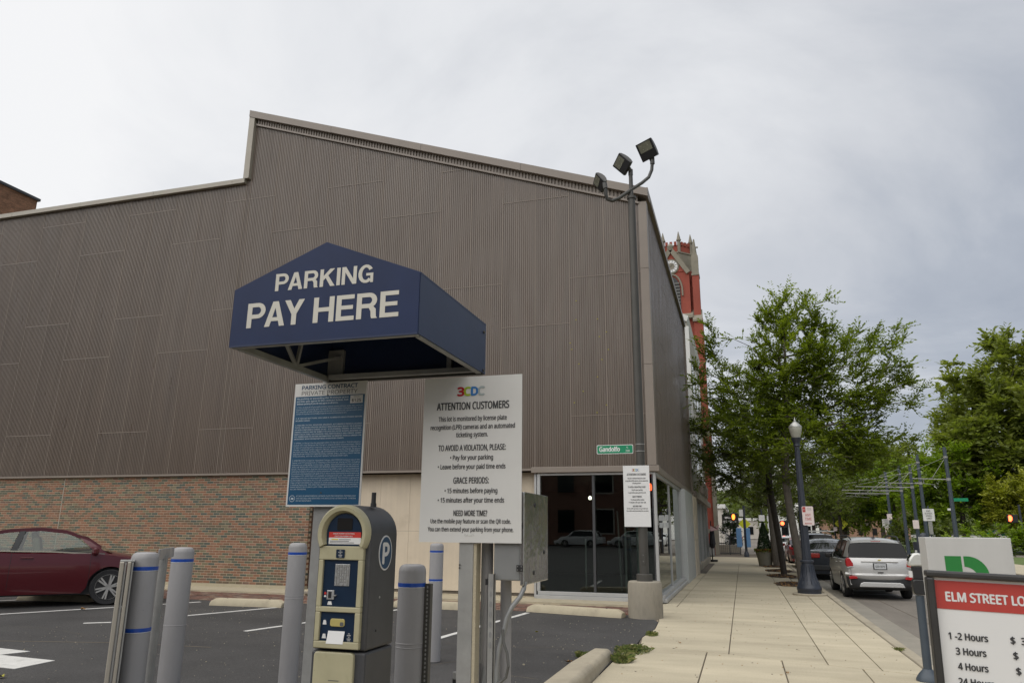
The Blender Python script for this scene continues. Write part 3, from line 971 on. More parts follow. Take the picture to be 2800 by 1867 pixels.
# wheel stops
def wheel_stop(x0, y0, x1, y1, label):
    r = thing("wheel_stop", label, "wheel stop", ((x0 + x1) / 2, (y0 + y1) / 2, -0.004), "concrete wheel stops along the wall")
    L = math.hypot(x1 - x0, y1 - y0)
    r.rotation_euler.z = math.atan2(y1 - y0, x1 - x0)
    mb = MB()
    vs = []
    for (ex, ins) in ((-L / 2, 0), (-L / 2 + 0.12, 1), (L / 2 - 0.12, 1), (L / 2, 0)):
        h = 0.145 if ins else 0.09
        w = 0.13
        vs += [(ex, -w, 0), (ex, -w * 0.95, h * 0.45), (ex, -w * 0.6, h), (ex, w * 0.6, h), (ex, w * 0.95, h * 0.45), (ex, w, 0)]
    fs = []
    for j in range(3):
        for k in range(5):
            fs.append((j * 6 + k, j * 6 + k + 6, j * 6 + k + 7, j * 6 + k + 1))
    fs += [(0, 1, 2, 3, 4, 5), (23, 22, 21, 20, 19, 18)]
    mb.add(vs, fs)
    mb.build("stop_block", "stop", parent=r, world=False, smooth=30, bevel=0.012)
    for ex in (-L / 2 + 0.35, L / 2 - 0.35):
        m2 = MB(); m2.cyl((ex, 0, 0.13), (ex, 0, 0.152), 0.018, n=8); m2.build("anchor_pin", "polepaint", parent=r, world=False)


wheel_stop(-4.32, 15.47, -2.30, 15.02, "pale concrete wheel stop ending beside the round concrete pole base")
wheel_stop(-7.3, 15.30, -5.35, 15.22, "pale concrete wheel stop half hidden behind the grey sign posts")
wheel_stop(-9.05, 14.95, -7.2, 14.85, "pale concrete wheel stop mostly hidden behind the pay machine")
wheel_stop(-11.05, 14.18, -9.35, 14.30, "pale concrete wheel stop between the tall bollards in front of the brick wall")
wheel_stop(-15.7, 13.55, -13.9, 13.75, "pale concrete wheel stop under the front of the maroon sedan")
b = MB(); b.box(-10.55, 16.9, 0.03, -10.35, 17.05, 0.09)
tag(b.build("loose_brick", "concrete_old", bevel=0.01), "small grey block lying on the concrete strip by the brick wall", "block")

# low kerb block at the lot mouth
r = thing("kerb_block", "long pale concrete kerb block between lot asphalt and sidewalk", "kerb block", (-1.85, 9.2, 0))
b = MB()
for i, (y0, y1) in enumerate(((5.8, 8.95), (8.96, 10.3))):
    vs = []
    for yq, k in ((y0, 0), (y1, 1)):
        ins = 0.03 if (i == 1 and k) else 0
        for (xx, zz) in ((-2.05, -0.05), (-2.035, 0.11), (-2.0, 0.145), (-1.76, 0.145), (-1.72, 0.11), (-1.70, -0.05)):
            vs.append((xx + ins * (1 if xx < -1.88 else -1), yq, zz - ins))
    fs = [(k, k + 1, k + 7, k + 6) for k in range(5)] + [(5, 4, 3, 2, 1, 0), (6, 7, 8, 9, 10, 11)]
    m2 = MB(); m2.add(vs, [f[::-1] for f in fs]); m2.build("kerb_section", "kerb", parent=r, bevel=0.02, smooth=40)

# weeds and leaves
def grass_tuft(x, y, rad, n, h, label):
    mb = MB()
    for _ in range(int(n * 2.6)):
        a = random.uniform(0, 6.28); q = rad * random.random() ** 0.8
        px, py = x + q * math.cos(a) * 0.6, y + q * math.sin(a)
        d = random.uniform(0, 6.28); l = h * random.uniform(.15, 1.1) * (1.1 - .6 * q / rad); w = random.uniform(.0015, .004)
        ln = random.uniform(0.3, 1.6) * l
        ux, uy = math.cos(d), math.sin(d)
        mb.add([(px - uy * w, py + ux * w, 0), (px + uy * w, py - ux * w, 0), (px + ux * ln * .5 + uy * w * .7, py + uy * ln * .5 - ux * w * .7, l * .75),
                (px + ux * ln, py + uy * ln, l * random.uniform(.6, .95)), (px + ux * ln * .5 - uy * w * .7, py + uy * ln * .5 + ux * w * .7, l * .75)], [(0, 1, 2, 3, 4)], random.choice((0, 0, 1, 2)))
    tag(mb.build("weed_tuft", ["weed", "weed_dry", "weed_dark"], loc=(x, y, 0)), label, "weed", "weeds growing along the edge of the asphalt")


grass_tuft(-1.58, 10.1, 0.19, 380, 0.12, "large green weed tuft growing beside the end of the kerb block")
grass_tuft(-1.57, 11.0, 0.42, 330, 0.09, "low flat patch of green weeds on the asphalt edge past the kerb block")
grass_tuft(-1.50, 12.7, 0.16, 130, 0.08, "small sparse green weed nearest the round concrete pole base")
grass_tuft(-2.15, 10.25, 0.08, 60, 0.10, "tiny green weed on the lot side of the kerb block")
grass_tuft(2.035, 12.4, 0.12, 60, 0.05, "thin green weed in the kerb joint beside the street")


def fallen(x, y, s, mat, label):
    mb = MB()
    n = 10
    vs = [(x, y, 0.012)]
    for i in range(n):
        a = 6.283 * i / n; q = s * (1.0 if i % 2 else 0.5) * random.uniform(.8, 1.1)
        vs.append((x + q * math.cos(a), y + q * math.sin(a), random.uniform(0.005, 0.045)))
    mb.add(vs, [(0, i + 1, (i + 1) % n + 1) for i in range(n)])
    tag(mb.build("fallen_leaf", mat, loc=(x, y, 0)), label, "leaf", "fallen leaves on the ground")


fallen(-2.20, 9.75, 0.07, "deadleaf", "curled orange brown leaf lying beside the tiny weed and the kerb block")
fallen(-7.9, 6.72, 0.075, "yellowleaf", "yellow green leaf lying on dark asphalt below the white arrow")
fallen(-12.7, 12.4, 0.08, "deadleaf", "small orange leaf on the asphalt by the front wheel of the maroon sedan")
fallen(-3.3, 12.3, 0.035, "yellowleaf", "tiny pale leaf on the asphalt in front of the shop window")
fallen(0.4, 9.9, 0.022, "deadleaf", "small brown leaf in the middle of the nearest sidewalk slabs")
fallen(-1.0, 11.9, 0.03, "deadleaf", "tiny brown leaf on the left sidewalk slab past the apron joint")
fallen(1.1, 8.9, 0.035, "deadleaf", "small brown leaf on the sidewalk close to the price board")
fallen(-5.0, 9.7, 0.03, "yellowleaf", "tiny tan leaf on the asphalt behind the thin conduits")

# ================================================================== THE CLAD BUILDING
XL, XC, YF, YS = -30.0, -1.90, 18.0, -1.90
bld = thing("clad_building", "large brown corrugated metal clad hall with a stepped sloping roofline beside the parking lot", "building", (-12, 18, 0))


def roof_z(x):
    return 12.27 if x < -14.33 else 14.66 - (x + 14.33) * 0.3525


# core mass behind cladding
b = MB()
b.prism([(XL, 3.05), (XL, 12.0), (-14.4, 12.0), (-14.4, 14.3), (-2.0, 9.95), (-2.0, 3.05)], "Y", 18.35, 31.3)
b.box(XL, 31.3, 3.05, -2.0, 45.0, 4.05)
b.build("core", "cladding", parent=bld)
b = MB(); b.prism([(-14.2, 14.32), (-14.2, 14.62), (-1.95, 10.25), (-1.95, 9.98)], "Y", 18.2, 31.35)
b.box(XL, 18.2, 11.9, -14.45, 31.3, 12.2)
b.build("roof", "fascia", parent=bld)

NR, PWID = 16, 0.93


def ribbed(x0, x1, z0, ztop, y, mb, depth=0.017, seam=True, pitch=PWID / NR, axis="F", lip=True):
    """corrugated sheet between x0 and x1 whose top follows ztop(x)"""
    prof = []
    n = max(1, int(round((x1 - x0) / pitch)))
    p = (x1 - x0) / n
    for i in range(n):
        a = x0 + i * p
        prof += [(a, 0), (a + p * .36, 0), (a + p * .50, 1), (a + p * .86, 1)]
    prof.append((x1, 0))
    vs, fs = [], []
    for (x, k) in prof:
        d = y + depth * k if axis == "F" else y - depth * k
        q = (lambda z: (x, d, z)) if axis == "F" else (lambda z: (d, x, z))
        vs += [q(z0), q(ztop(x))]
    for i in range(len(prof) - 1):
        f = (2 * i, 2 * i + 2, 2 * i + 3, 2 * i + 1)
        fs.append(f)
    mb.add(vs, fs, 0)
    if seam:
        zt = ztop(x0)
        e = -0.0025 if axis == "F" else 0.0025
        q = (lambda x, z: (x, y + e, z)) if axis == "F" else (lambda x, z: (y + e, x, z))
        mb.add([q(x0 - 0.006, z0), q(x0 + 0.017, z0), q(x0 + 0.017, zt - 0.01), q(x0 - 0.006, zt)], [(0, 1, 2, 3)], 1)
    if lip:
        e = -0.010 if axis == "F" else 0.010
        if axis == "F":
            mb.box(x0, y - 0.003, z0 - 0.003, x1, y + depth, z0 + 0.013, 1)
        else:
            mb.box(y + 0.003, x0, z0 - 0.003, y - depth, x1, z0 + 0.013, 1)


CF = 17.95
cells = []
k = 0
xr = -2.08
col = 0
while xr > -27.2:
    xl = xr - PWID
    if xl < -14.33 < xr:
        if (-14.33 - xl) < 0.25:
            xl = -14.33
        elif xr + 14.33 < 0.25:
            pass
    pair = col // 2
    heights = [4.38, 8.03, 11.6] if pair % 2 == 0 else [6.80, 10.38, 13.95]
    zz = [3.10] + heights + [99]
    top = lambda x: (roof_z(x) - 0.40 if x >= -14.33 else 12.17)
    for i in range(len(zz) - 1):
        z0, z1 = zz[i], zz[i + 1]
        tmax = max(top(xl), top(xr - 0.001))
        if z0 > tmax - 0.05:
            break
        parts_x = [(xl, xr)]
        if xl < -14.33 < xr:
            parts_x = [(xl, -14.33), (-14.33, xr)]
        for (a, c_) in parts_x:
            isl = c_ <= -14.329
            tf = (lambda x, z1=z1, isl=isl: min(z1, 12.17) if isl else min(z1, roof_z(x) - 0.40))
            if tf(a) - z0 < 0.03 and tf(c_) - z0 < 0.03:
                continue
            mb = MB(); ribbed(a, c_, z0, tf, CF + (0.0 if pair % 2 else 0.003), mb, seam=True, lip=(i > 0))
            mb.build("cladding_panel", [random.choice(CLAD), "cladding_seam"], parent=bld)
    xr = xl; col += 1
for (sx_, sz_) in [(-3.76, 7.39), (-3.77, 6.88), (-3.21, 6.86), (-2.99, 6.5), (-3.17, 6.39), (-3.93, 6.27), (-3.89, 6.1), (-2.95, 6.04), (-3.12, 5.79), (-3.71, 5.71), (-3.24, 5.35), (-3.61, 5.0), (-3.84, 4.72), (-3.03, 4.63), (-3.27, 4.45)]:
    mb = MB(); mb.obox((sx_, CF - .006, sz_), (.030, .012, .022), Matrix.Rotation(random.uniform(-.5, .5), 3, "Y")); mb.build("wall_clip", "yellowleaf", parent=bld)
# the band of corrugation under the coping, its trim and the coping pieces
x = -14.12
while x < -2.1:
    x1 = min(x + 1.86, -2.08)
    mb = MB()
    n = 20
    vs, fs = [], []
    p = (x1 - x) / max(1, round((x1 - x) / 0.093)); m = max(1, round((x1 - x) / 0.093))
    prof = []
    for i in range(m):
        a = x + i * p
        prof += [(a, 0), (a + p * .42, 0), (a + p * .55, 1), (a + p * .87, 1)]
    prof.append((x1, 0))
    for (xx, q) in prof:
        vs += [(xx, CF - 0.025 + 0.035 * q, roof_z(xx) - 0.385), (xx, CF - 0.025 + 0.035 * q, roof_z(xx) - 0.19)]
    mb.add(vs, [(2 * i, 2 * i + 2, 2 * i + 3, 2 * i + 1) for i in range(len(prof) - 1)])
    mb.build("parapet_sheet", "fascia", parent=bld)
    x = x1
mb = MB(); mb.prism([(-14.16, roof_z(-14.16) - .44), (-14.16, roof_z(-14.16) - .385), (-2.05, roof_z(-2.05) - .385), (-2.05, roof_z(-2.05) - .44)], "Y", CF - 0.06, CF + 0.03)
mb.build("parapet_trim", "fascia", parent=bld)
x = -14.40
while x < -1.9:
    x1 = min(x + 3.05, -1.80)
    mb = MB(); mb.prism([(x + .004, roof_z(x) - .20), (x + .004, roof_z(x) + .02), (x1 - .004, roof_z(x1) + .02), (x1 - .004, roof_z(x1) - .20)] if x > -14.33 else
                        [(x, 14.47), (x, 14.70), (x1 - .004, roof_z(x1) + .02), (x1 - .004, roof_z(x1) - .20)], "Y", CF - 0.14, CF + 0.35)
    mb.build("coping", "fascia", parent=bld); x = x1
mb = MB(); mb.box(-14.40, CF - 0.12, 12.29, -14.20, CF + 0.3, 14.47); mb.build("end_trim", "coping", parent=bld)
x = -27.0
while x < -14.5:
    x1 = min(x + 3.05, -14.34)
    mb = MB(); mb.box(x + .004, CF - 0.12, 12.15, x1 - .004, CF + 0.35, 12.30); mb.build("coping", "coping", parent=bld); x = x1
mb = MB(); mb.box(-27, CF - 0.05, 3.05, -4.9, CF + 0.06, 3.10); mb.build("drip_trim", "fascia", parent=bld)
mb = MB(); mb.box(-4.95, CF - 0.07, 2.99, -1.80, CF + 0.25, 3.13); mb.build("drip_trim", "fascia", parent=bld, bevel=0.01)
# corner trim
zc0 = 3.14
for i, (z0, z1) in enumerate(((3.14, 5.6), (5.606, 8.1), (8.106, 9.95))):
    mb = MB(); mb.box(-2.075, CF - 0.035, z0, -1.86, CF + 0.22, z1); mb.build("corner_trim", "fascia", parent=bld, bevel=0.006)
# the street side of the hall
y = 18.18
col = 0
while y < 31.3:
    y1 = min(y + PWID, 31.35)
    hs = [3.14, 6.8, 99] if (col // 2) % 2 else [3.14, 5.2, 8.9, 99]
    for i in range(len(hs) - 1):
        mb = MB(); ribbed(y, y1, hs[i], (lambda q, t=hs[i + 1]: min(t, 10.17)), XC, mb, axis="S", lip=(i > 0))
        mb.build("cladding_panel", [random.choice(CLAD), "cladding_seam"], parent=bld)
    y = y1; col += 1
mb = MB(); mb.box(-2.1, CF - 0.10, 10.15, -1.80, 31.45, 10.30); mb.build("coping", "fascia", parent=bld)
mb = MB(); mb.box(-1.93, 31.3, 3.14, -1.83, 31.42, 10.15); mb.build("corner_trim", "fascia", parent=bld)
# soffit and lower band with letters further along the street
mb = MB(); mb.box(-2.3, 18.05, 2.98, -1.84, 31.4, 3.13); mb.build("soffit_trim", "fascia", parent=bld, bevel=0.01)
mb = MB(); mb.box(-2.3, 31.4, 3.2, -1.84, 45.2, 4.15); mb.build("sign_band", "cladding", parent=bld)
mb = MB(); mb.box(-2.3, 31.4, 2.95, -1.70, 45.6, 3.2); mb.build("soffit_trim", "fascia", parent=bld, bevel=0.01)
for i in range(7):                                     # raised letters seen edge on; none can be read
    yy = 37.2 + i * 1.05
    mb = MB(); mb.box(-1.84, yy, 3.42, -1.74, yy + 0.16, 3.98); mb.box(-1.84, yy + .17, 3.42 if i % 2 else 3.84, -1.74, yy + 0.62, 3.56 if i % 2 else 3.98)
    mb.build("raised_letter", "fascia", parent=bld)

# ---- brick wall: 300 bricks that show largest as parts, the others one mass
wall = thing("brick_wall", "long wall of mixed red brown and grey bricks under the brown cladding", "brick wall", (-16, 18, 0))
mb = MB(); mb.box(XL, 18.0015, 0.12, -11.22, 18.4, 3.04); mb.build("mortar_bed", "mortar", parent=wall)
mb = MB(); mb.box(XL, 17.96, 0.0, -11.20, 18.4, 0.118); mb.build("plinth", "stop", parent=wall)
BW, BH, GJ = 0.2032, 0.0572, 0.0105
pw, ph = BW + GJ, BH + GJ
unit = MB(); unit.box(0, 0, 0, BW, 0.03, BH)
bmeshes = []
for i in range(8):
    o = unit.build("brick_unit", BR[i], loc=(0, 0, 0)); bmeshes.append(o.data); bpy.data.objects.remove(o)
JX = -19.86                                            # control joint
cand, rest = [], MB()
for r_ in range(43):
    z = 0.122 + r_ * ph
    off = (r_ % 2) * pw / 2
    x = -11.22 - BW - off
    first = True
    xs = [(-11.22 - off + GJ * 0 - 0.0, )]
    if off:
        cand.append((-11.22 - pw / 2 + GJ, z, 0.5))
    while x > -25.5:
        if not (x - 0.01 < JX < x + BW + 0.01):
            cand.append((x, z, 1.0))
        else:
            if JX - x > 0.05:
                cand.append((x, z, (JX - 0.008 - x) / BW))
            if x + BW - JX > 0.05:
                cand.append((JX + 0.008, z, (x + BW - JX - 0.008) / BW))
        x -= pw
wts = [0.26, 0.13, 0.11, 0.14, 0.11, 0.09, 0.07, 0.09]
def score(c):                                          # larger in the picture: near the right end, not behind the machine and posts
    x, z, s = c
    hid = (-12.35 < x < -11.45 and z < 1.55) or x > -11.5
    return (x if s == 1 and not hid else -99)
order = sorted(range(len(cand)), key=lambda i: -score(cand[i]))
single = set(order[:298])
for i, (x, z, s) in enumerate(cand):
    mi = random.choices(range(8), wts)[0]
    dy = random.uniform(0.0, 0.003)
    if i in single:
        o = bpy.data.objects.new("brick", bmeshes[mi]); C.objects.link(o); o.parent = wall
        o.location = Vector((x, 18.0 - dy, z)) - WL[wall.name]
    else:
        rest.box(x, 18.0 - dy, z, x + BW * s, 18.03, z + BH, mi)
tag(rest.build("brickwork", BR, parent=wall), kind="stuff")
mb = MB(); mb.box(JX - 0.012, 17.995, 0.12, JX + 0.012, 18.02, 3.03); mb.build("control_joint", "coping", parent=wall)
mb = MB()                                               # end return of the wall
for r_ in range(43):
    z = 0.122 + r_ * ph
    mb.box(-11.225, 18.032 + (0.1 if r_ % 2 else 0), z, -11.215, 18.4, z + BH, r_ % 8)
tag(mb.build("return_brickwork", BR, parent=wall), kind="stuff")

mb = MB(); mb.box(-11.21, 18.14, 0.04, -10.97, 18.245, 3.03); mb.build("end_board", "return_brown", parent=wall)
# ---- cream panels right of the bricks
cw = thing("cream_wall", "smooth cream coloured panel wall between the brick wall and the shop window", "wall", (-8, 18.2, 0))
mb = MB(); mb.box(-11.2, 18.27, 0, -4.9, 18.45, 3.04); mb.build("backing", "joint", parent=cw)
xs = [-11.19, -10.1, -9.24, -8.38, -7.5, -6.62, -5.75, -4.92]
for i in range(len(xs) - 1):
    for (z0, z1) in ((0.12, 1.56), (1.565, 3.03)):
        mb = MB(); mb.box(xs[i] + .0025, 18.25, z0, xs[i + 1] - .0025, 18.3, z1); mb.build("wall_panel", "cream", parent=cw)
mb = MB(); mb.box(-11.2, 18.20, 0.03, -4.9, 18.3, 0.075); mb.build("base_flashing", "joint", parent=cw)
mb = MB(); mb.box(-11.2, 17.98, 0.0, -4.9, 18.26, 0.05); mb.build("sill_strip", "stop", parent=cw)

# ---- corner shop window
sw = thing("shop_window", "tall corner shop window with dark glass in a pale metal frame", "window", (-3.4, 18, 0))
A = "aluminium"
for nm, q in (("sill", (-4.84, 17.93, 0.03, -1.84, 18.12, 0.115)), ("sill", (-4.80, 17.97, 0.12, -1.88, 18.12, 0.20)),
              ("frame", (-4.82, 17.97, 0.20, -4.745, 18.1, 2.985)), ("frame", (-4.90, 18.0, 0.03, -4.845, 18.2, 3.04)), ("frame", (-4.745, 17.97, 2.93, -1.96, 18.1, 2.985)), ("frame", (-1.965, 17.965, 0.20, -1.90, 18.1, 2.98))):
    mb = MB(); mb.box(*q); mb.build(nm, A, parent=sw, bevel=0.004)
mb = MB(); mb.box(-3.44, 17.985, 0.20, -3.38, 18.09, 2.93); mb.build("mullion", "darkframe", parent=sw)
mb = MB(); mb.box(-2.0, 17.985, 0.20, -1.967, 18.09, 2.93); mb.build("mullion", "darkframe", parent=sw)
for a, c_ in ((-4.745, -3.44), (-3.38, -2.0)):
    mb = MB(); mb.box(a, 18.03, 0.20, c_, 18.045, 2.93); mb.build("pane", "shop_glass", parent=sw)
sv = thing("side_window", "long shop window with reflecting glass facing the sidewalk", "window", (-1.9, 22, 0))
for nm, q in (("sill", (-2.1, 18.12, 0.02, -1.76, 25.5, 0.10)), ("sill", (-2.1, 18.12, 0.105, -1.82, 25.5, 0.175)),
              ("frame", (-2.0, 18.1, 2.90, -1.885, 25.2, 2.98)), ("frame", (-2.0, 25.1, 0.175, -1.885, 25.2, 2.9))):
    mb = MB(); mb.box(*q); mb.build(nm, A, parent=sv, bevel=0.004)
mb = MB(); mb.box(-1.975, 21.5, 0.175, -1.905, 21.53, 2.9); mb.build("mullion", "aluminium", parent=sv)
for a, c_ in ((18.1, 21.5), (21.53, 25.1)):
    mb = MB(); mb.box(-1.95, a, 0.175, -1.935, c_, 2.9); mb.build("pane", "side_glass", parent=sv)
pp = thing("panelled_pier", "pier of two pale grey metal panels after the long side window", "pier", (-1.9, 27, 0))
for a, c_ in ((25.22, 27.1), (27.13, 29.2)):
    mb = MB(); mb.box(-2.25, a, 0.0, -1.74, c_, 2.96); mb.build("metal_panel", "pale_panel", parent=pp, bevel=0.01)
for z0, z1 in ((0.0, 1.3), (1.31, 2.94)):
    mb = MB(); mb.box(-2.25, 29.22, z0, -1.72, 31.5, z1); mb.build("stone_panel", "concrete_old" if z0 > 9 else "cream", parent=pp, bevel=0.01)
sd2 = thing("far_shopfront", "narrow far shopfront of glass between pale frames under the lettered band", "shopfront", (-2, 38, 0))
for yy in (31.55, 34.7, 37.9, 41.1, 44.3):
    mb = MB(); mb.box(-2.0, yy, 0.0, -1.86, yy + .1, 2.93); mb.build("frame", A, parent=sd2)
for yy in (31.65, 34.8, 38.0, 41.2):
    mb = MB(); mb.box(-1.96, yy, 0.25, -1.945, yy + 3.05, 2.93); mb.build("pane", "side_glass", parent=sd2)
mb = MB(); mb.box(-2.0, 31.55, 0, -1.80, 44.4, 0.24); mb.build("sill", "kerb", parent=sd2)

# interior of the shop
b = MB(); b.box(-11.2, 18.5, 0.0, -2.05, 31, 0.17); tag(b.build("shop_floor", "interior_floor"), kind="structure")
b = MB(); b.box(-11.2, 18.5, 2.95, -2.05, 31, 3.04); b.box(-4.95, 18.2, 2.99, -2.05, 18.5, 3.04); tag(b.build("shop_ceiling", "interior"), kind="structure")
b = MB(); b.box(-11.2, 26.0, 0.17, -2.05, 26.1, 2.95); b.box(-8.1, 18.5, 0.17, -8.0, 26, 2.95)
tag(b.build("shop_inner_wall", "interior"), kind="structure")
b = MB(); b.box(-2.30, 21.6, 0.18, -2.22, 25.4, 2.9); tag(b.build("window_blind", "blind"), "pale grey blind standing behind the far half of the side window", "blind")
gp = thing("glass_partition", "pale green glass partition inside the shop corner behind the lot sign pole", "partition", (-2.4, 19, 0.17))
for a, c_ in ((-2.75, -2.5), (-2.35, -2.08)):
    b = MB(); b.box(a, 18.75, 0.18, c_, 18.78, 2.2); b.build("pane", "green_glass", parent=gp)
b = MB(); b.box(-2.5, 18.74, 0.18, -2.44, 18.80, 2.25); b.box(-2.8, 18.74, 0.18, -2.76, 18.80, 2.25); b.build("frame", A, parent=gp)
ez = thing("display_easel", "thin pale leaning easel standing inside the dark shop window", "easel", (-3.1, 19.2, 0.17))
for a, c_ in (((-2.95, 19.1, 0.18), (-3.05, 19.3, 2.1)), ((-2.70, 19.1, 0.18), (-2.78, 19.3, 2.1)), ((-3.9, 19.4, 0.18), (-3.9, 19.4, 1.4))):
    b = MB(); b.bar(a, c_, 0.035); b.build("leg", A, parent=ez)
rs = thing("window_neon_sign", "small red lit sign glowing inside the top of the side window", "lit sign", (-2.2, 19.0, 2.7))
b = MB(); b.box(-2.26, 18.75, 2.58, -2.18, 19.45, 2.80); b.build("housing", "black", parent=rs)
b = MB(); b.tube([(-2.165, 19.1 + .27 * math.cos(t / 16 * 6.283), 2.69 + .075 * math.sin(t / 16 * 6.283)) for t in range(17)], 0.018, 6)
b.build("light_tube", "redlit", parent=rs)
b = MB()
b.box(-2.165, 18.93, 2.66, -2.155, 19.27, 2.72); b.build("light_bar", "redlit", parent=rs)
sl = thing("ceiling_spotlight", "bright small spotlight hanging inside the dark shop window", "spotlight", (-4.0, 20.6, 2.6))
b = MB(); b.cyl((-4.0, 20.6, 2.94), (-4.0, 20.6, 2.55), 0.012); b.build("stem", "black", parent=sl)
b = MB(); b.lathe([(.01, 2.44), (.035, 2.45), (.045, 2.49), (.03, 2.53), (.01, 2.54)], (-4.0, 20.6, 0), 12); b.build("lamp_head", "lampglow", parent=sl)

# ================================================================== far left brick building above the roof
bb = thing("brown_brick_building", "top corner of a brown brick building rising behind the low roof at far left", "building", (-60, 40, 0))
b = MB(); b.box(-78, 12, 0, -51.3, 40.0, 26.25); b.build("brick_body", "brownbrick", parent=bb)
b = MB(); b.box(-51.7, 11.9, 26.25, -51.15, 40.15, 26.45); b.build("parapet_cap", "darkframe", parent=bb)

# building across the lot, seen in the shop window
ob = thing("opposite_building", "long dark brick building far across the lot mirrored in the shop window", "building", (-20, -50, 0))
mb = MB(); mb.box(-75, -60, 0, -2.5, -48, 16); mb.build("brick_body", "oppbrick", parent=ob)
for i in range(16):
    for z0 in (1.2, 5.6, 10.6):
        x0 = -73 + i * 4.4
        mb = MB(); mb.box(x0, -48.1, z0, x0 + 2.2, -47.92, z0 + 2.8); mb.build("window_frame", "beigewall" if i % 3 else "oppbrick", parent=ob)
        mb = MB(); mb.box(x0 + .15, -47.93, z0 + .15, x0 + 2.05, -47.9, z0 + 2.65); mb.build("window_pane", "dark_glass", parent=ob)

# ================================================================== PAY STATION
pay = thing("pay_machine", "tall grey parking pay machine with rounded cream face and blue P disc", "pay machine", (-2.03, 3.77, 0))
X0, X1, YA, YB = -2.188, -1.878, 3.615, 3.945
def arch(x0, x1, z0, zt, n=14, flat=0.0):
    r = (x1 - x0) / 2; cx = (x0 + x1) / 2
    k = (zt - (zt - r))
    return [(x0, z0), (x1, z0)] + arc(cx, zt - r, r, 0, 180, n)
mb = MB(); mb.prism(arch(X0, X1, 1.012, 1.742, 20), "Y", YA + 0.012, YB)
mb.build("housing", "machine", parent=pay, smooth=30, bevel=0.012)
mb = MB(); mb.box(X0, YA + 0.012, 0.10, X1, YB, 1.006); mb.build("lower_housing", "machine", parent=pay, bevel=0.012)
mb = MB(); mb.box(X0 - .01, YA, 0.0, X1 + .01, YB + .01, 0.10); mb.build("plinth", "machine", parent=pay, bevel=0.01)
# cream face: a frame with three openings
face = MB()
cx = (X0 + X1) / 2
zc = 1.590
for (ro, ri, ya, yb) in ((0.152, 0.104, YA - 0.030, YA + 0.02),):
    n = 26
    po = arc(cx, zc, ro, -28, 208, n)
    pi_ = arc(cx, zc, ri, -28, 208, n)
    vs, fs = [], []
    for (ox, oz), (ix, iz) in zip(po, pi_):
        vs += [(ox, yb, oz), (ox, ya + .016, oz), (ox + (ix - ox) * .25, ya, oz + (iz - oz) * .25), (ix + (ox - ix) * .35, ya + .004, iz + (oz - iz) * .35), (ix, yb, iz)]
    for j in range(n):
        for q in range(4):
            fs.append((j * 5 + q, j * 5 + q + 1, (j + 1) * 5 + q + 1, (j + 1) * 5 + q))
    fs += [(0, 1, 2, 3, 4), (n * 5 + 4, n * 5 + 3, n * 5 + 2, n * 5 + 1, n * 5)]
    face.add(vs, [f[::-1] for f in fs])
face.build("hood_ring", "machinecream", parent=pay, smooth=50)
face = MB()
yf = YA - 0.006
L, R_ = -2.163, -1.912
for q in ((L, 1.462, R_, 1.522), (L, 1.201, R_, 1.224), (L, 1.03, R_, 1.052), (L, 1.052, L + .028, 1.201), (R_ - .028, 1.052, R_, 1.201), (L, 1.224, L + .026, 1.462), (R_ - .026, 1.224, R_, 1.462)):
    pass
def frame_with_holes(x0, z0, x1, z1, holes, ya, yb, name, mat, parent):
    """front plate cut into strips round rectangular openings stacked vertically"""
    m = MB(); z = z0
    for (hx0, hz0, hx1, hz1) in holes:
        m.box(x0, ya, z, x1, yb, hz0)
        m.box(x0, ya, hz0, hx0, yb, hz1); m.box(hx1, ya, hz0, x1, yb, hz1)
        z = hz1
    m.box(x0, ya, z, x1, yb, z1)
    return m.build(name, mat, parent=parent, bevel=0.004)
frame_with_holes(-2.165, 1.022, -1.905, 1.528, [(-2.137, 1.056, -1.935, 1.198), (-2.138, 1.224, -1.933, 1.458)], YA - 0.016, YA + 0.012, "face_frame", "machinecream", pay)
mb = MB(); mb.box(-2.137, YA - 0.002, 1.052, -1.935, YA + 0.02, 1.20); mb.build("receipt_panel", "machinenavy", parent=pay)
mb = MB(); mb.box(-2.138, YA - 0.002, 1.222, -1.933, YA + 0.02, 1.46); mb.build("key_panel", "machinenavy", parent=pay)
mb = MB(); mb.prism([(cx - .100, 1.522), (cx + .100, 1.522)] + arc(cx, 1.592, 0.103, 0, 180, 16), "Y", YA - 0.0005, YA + .02); mb.build("window_panel", "machinenavy", parent=pay)
mb = MB(); mb.prism(rrect(-2.075, 1.610, -1.985, 1.672, .006), "Y", YA - 0.004, YA + .01); mb.build("display", "screen", parent=pay)
st = MB(); st.box(-2.121, YA - .0028, 1.571, -1.931, YA + .01, 1.600); st.build("sticker", "stickerred", parent=pay)
st = MB(); st.box(-2.121, YA - .0028, 1.538, -1.931, YA + .01, 1.571); st.build("sticker", "signwhite2", parent=pay)
text("PARKING PAYMENT INSTRUCTIONS", 0.0115, "signwhite2", pay, (cx, YA - .0034, 1.5885), xs=0.86, bold=.02, depth=.0002)
text("CREDIT CARD PAYMENT ONLY", 0.0115, "signwhite2", pay, (cx, YA - .0034, 1.575), xs=0.86, bold=.02, depth=.0002)
m2 = MB(); m2.box(-2.105, YA - .0036, 1.559, -2.065, YA, 1.565); m2.build("highlight", "yellow", parent=pay)
m2 = MB()
for zz, a, c_ in ((1.560, -2.06, -1.99), (1.552, -2.115, -2.0), (1.544, -2.115, -1.97)):
    m2.box(a, YA - .0034, zz, c_, YA, zz + .0028)
m2.build("small_print", "ink", parent=pay)
mb = MB(); mb.prism(rrect(-2.062, 1.468, -2.012, 1.511, .005), "Y", YA - .020, YA); mb.build("label_plate", "machinenavy", parent=pay)
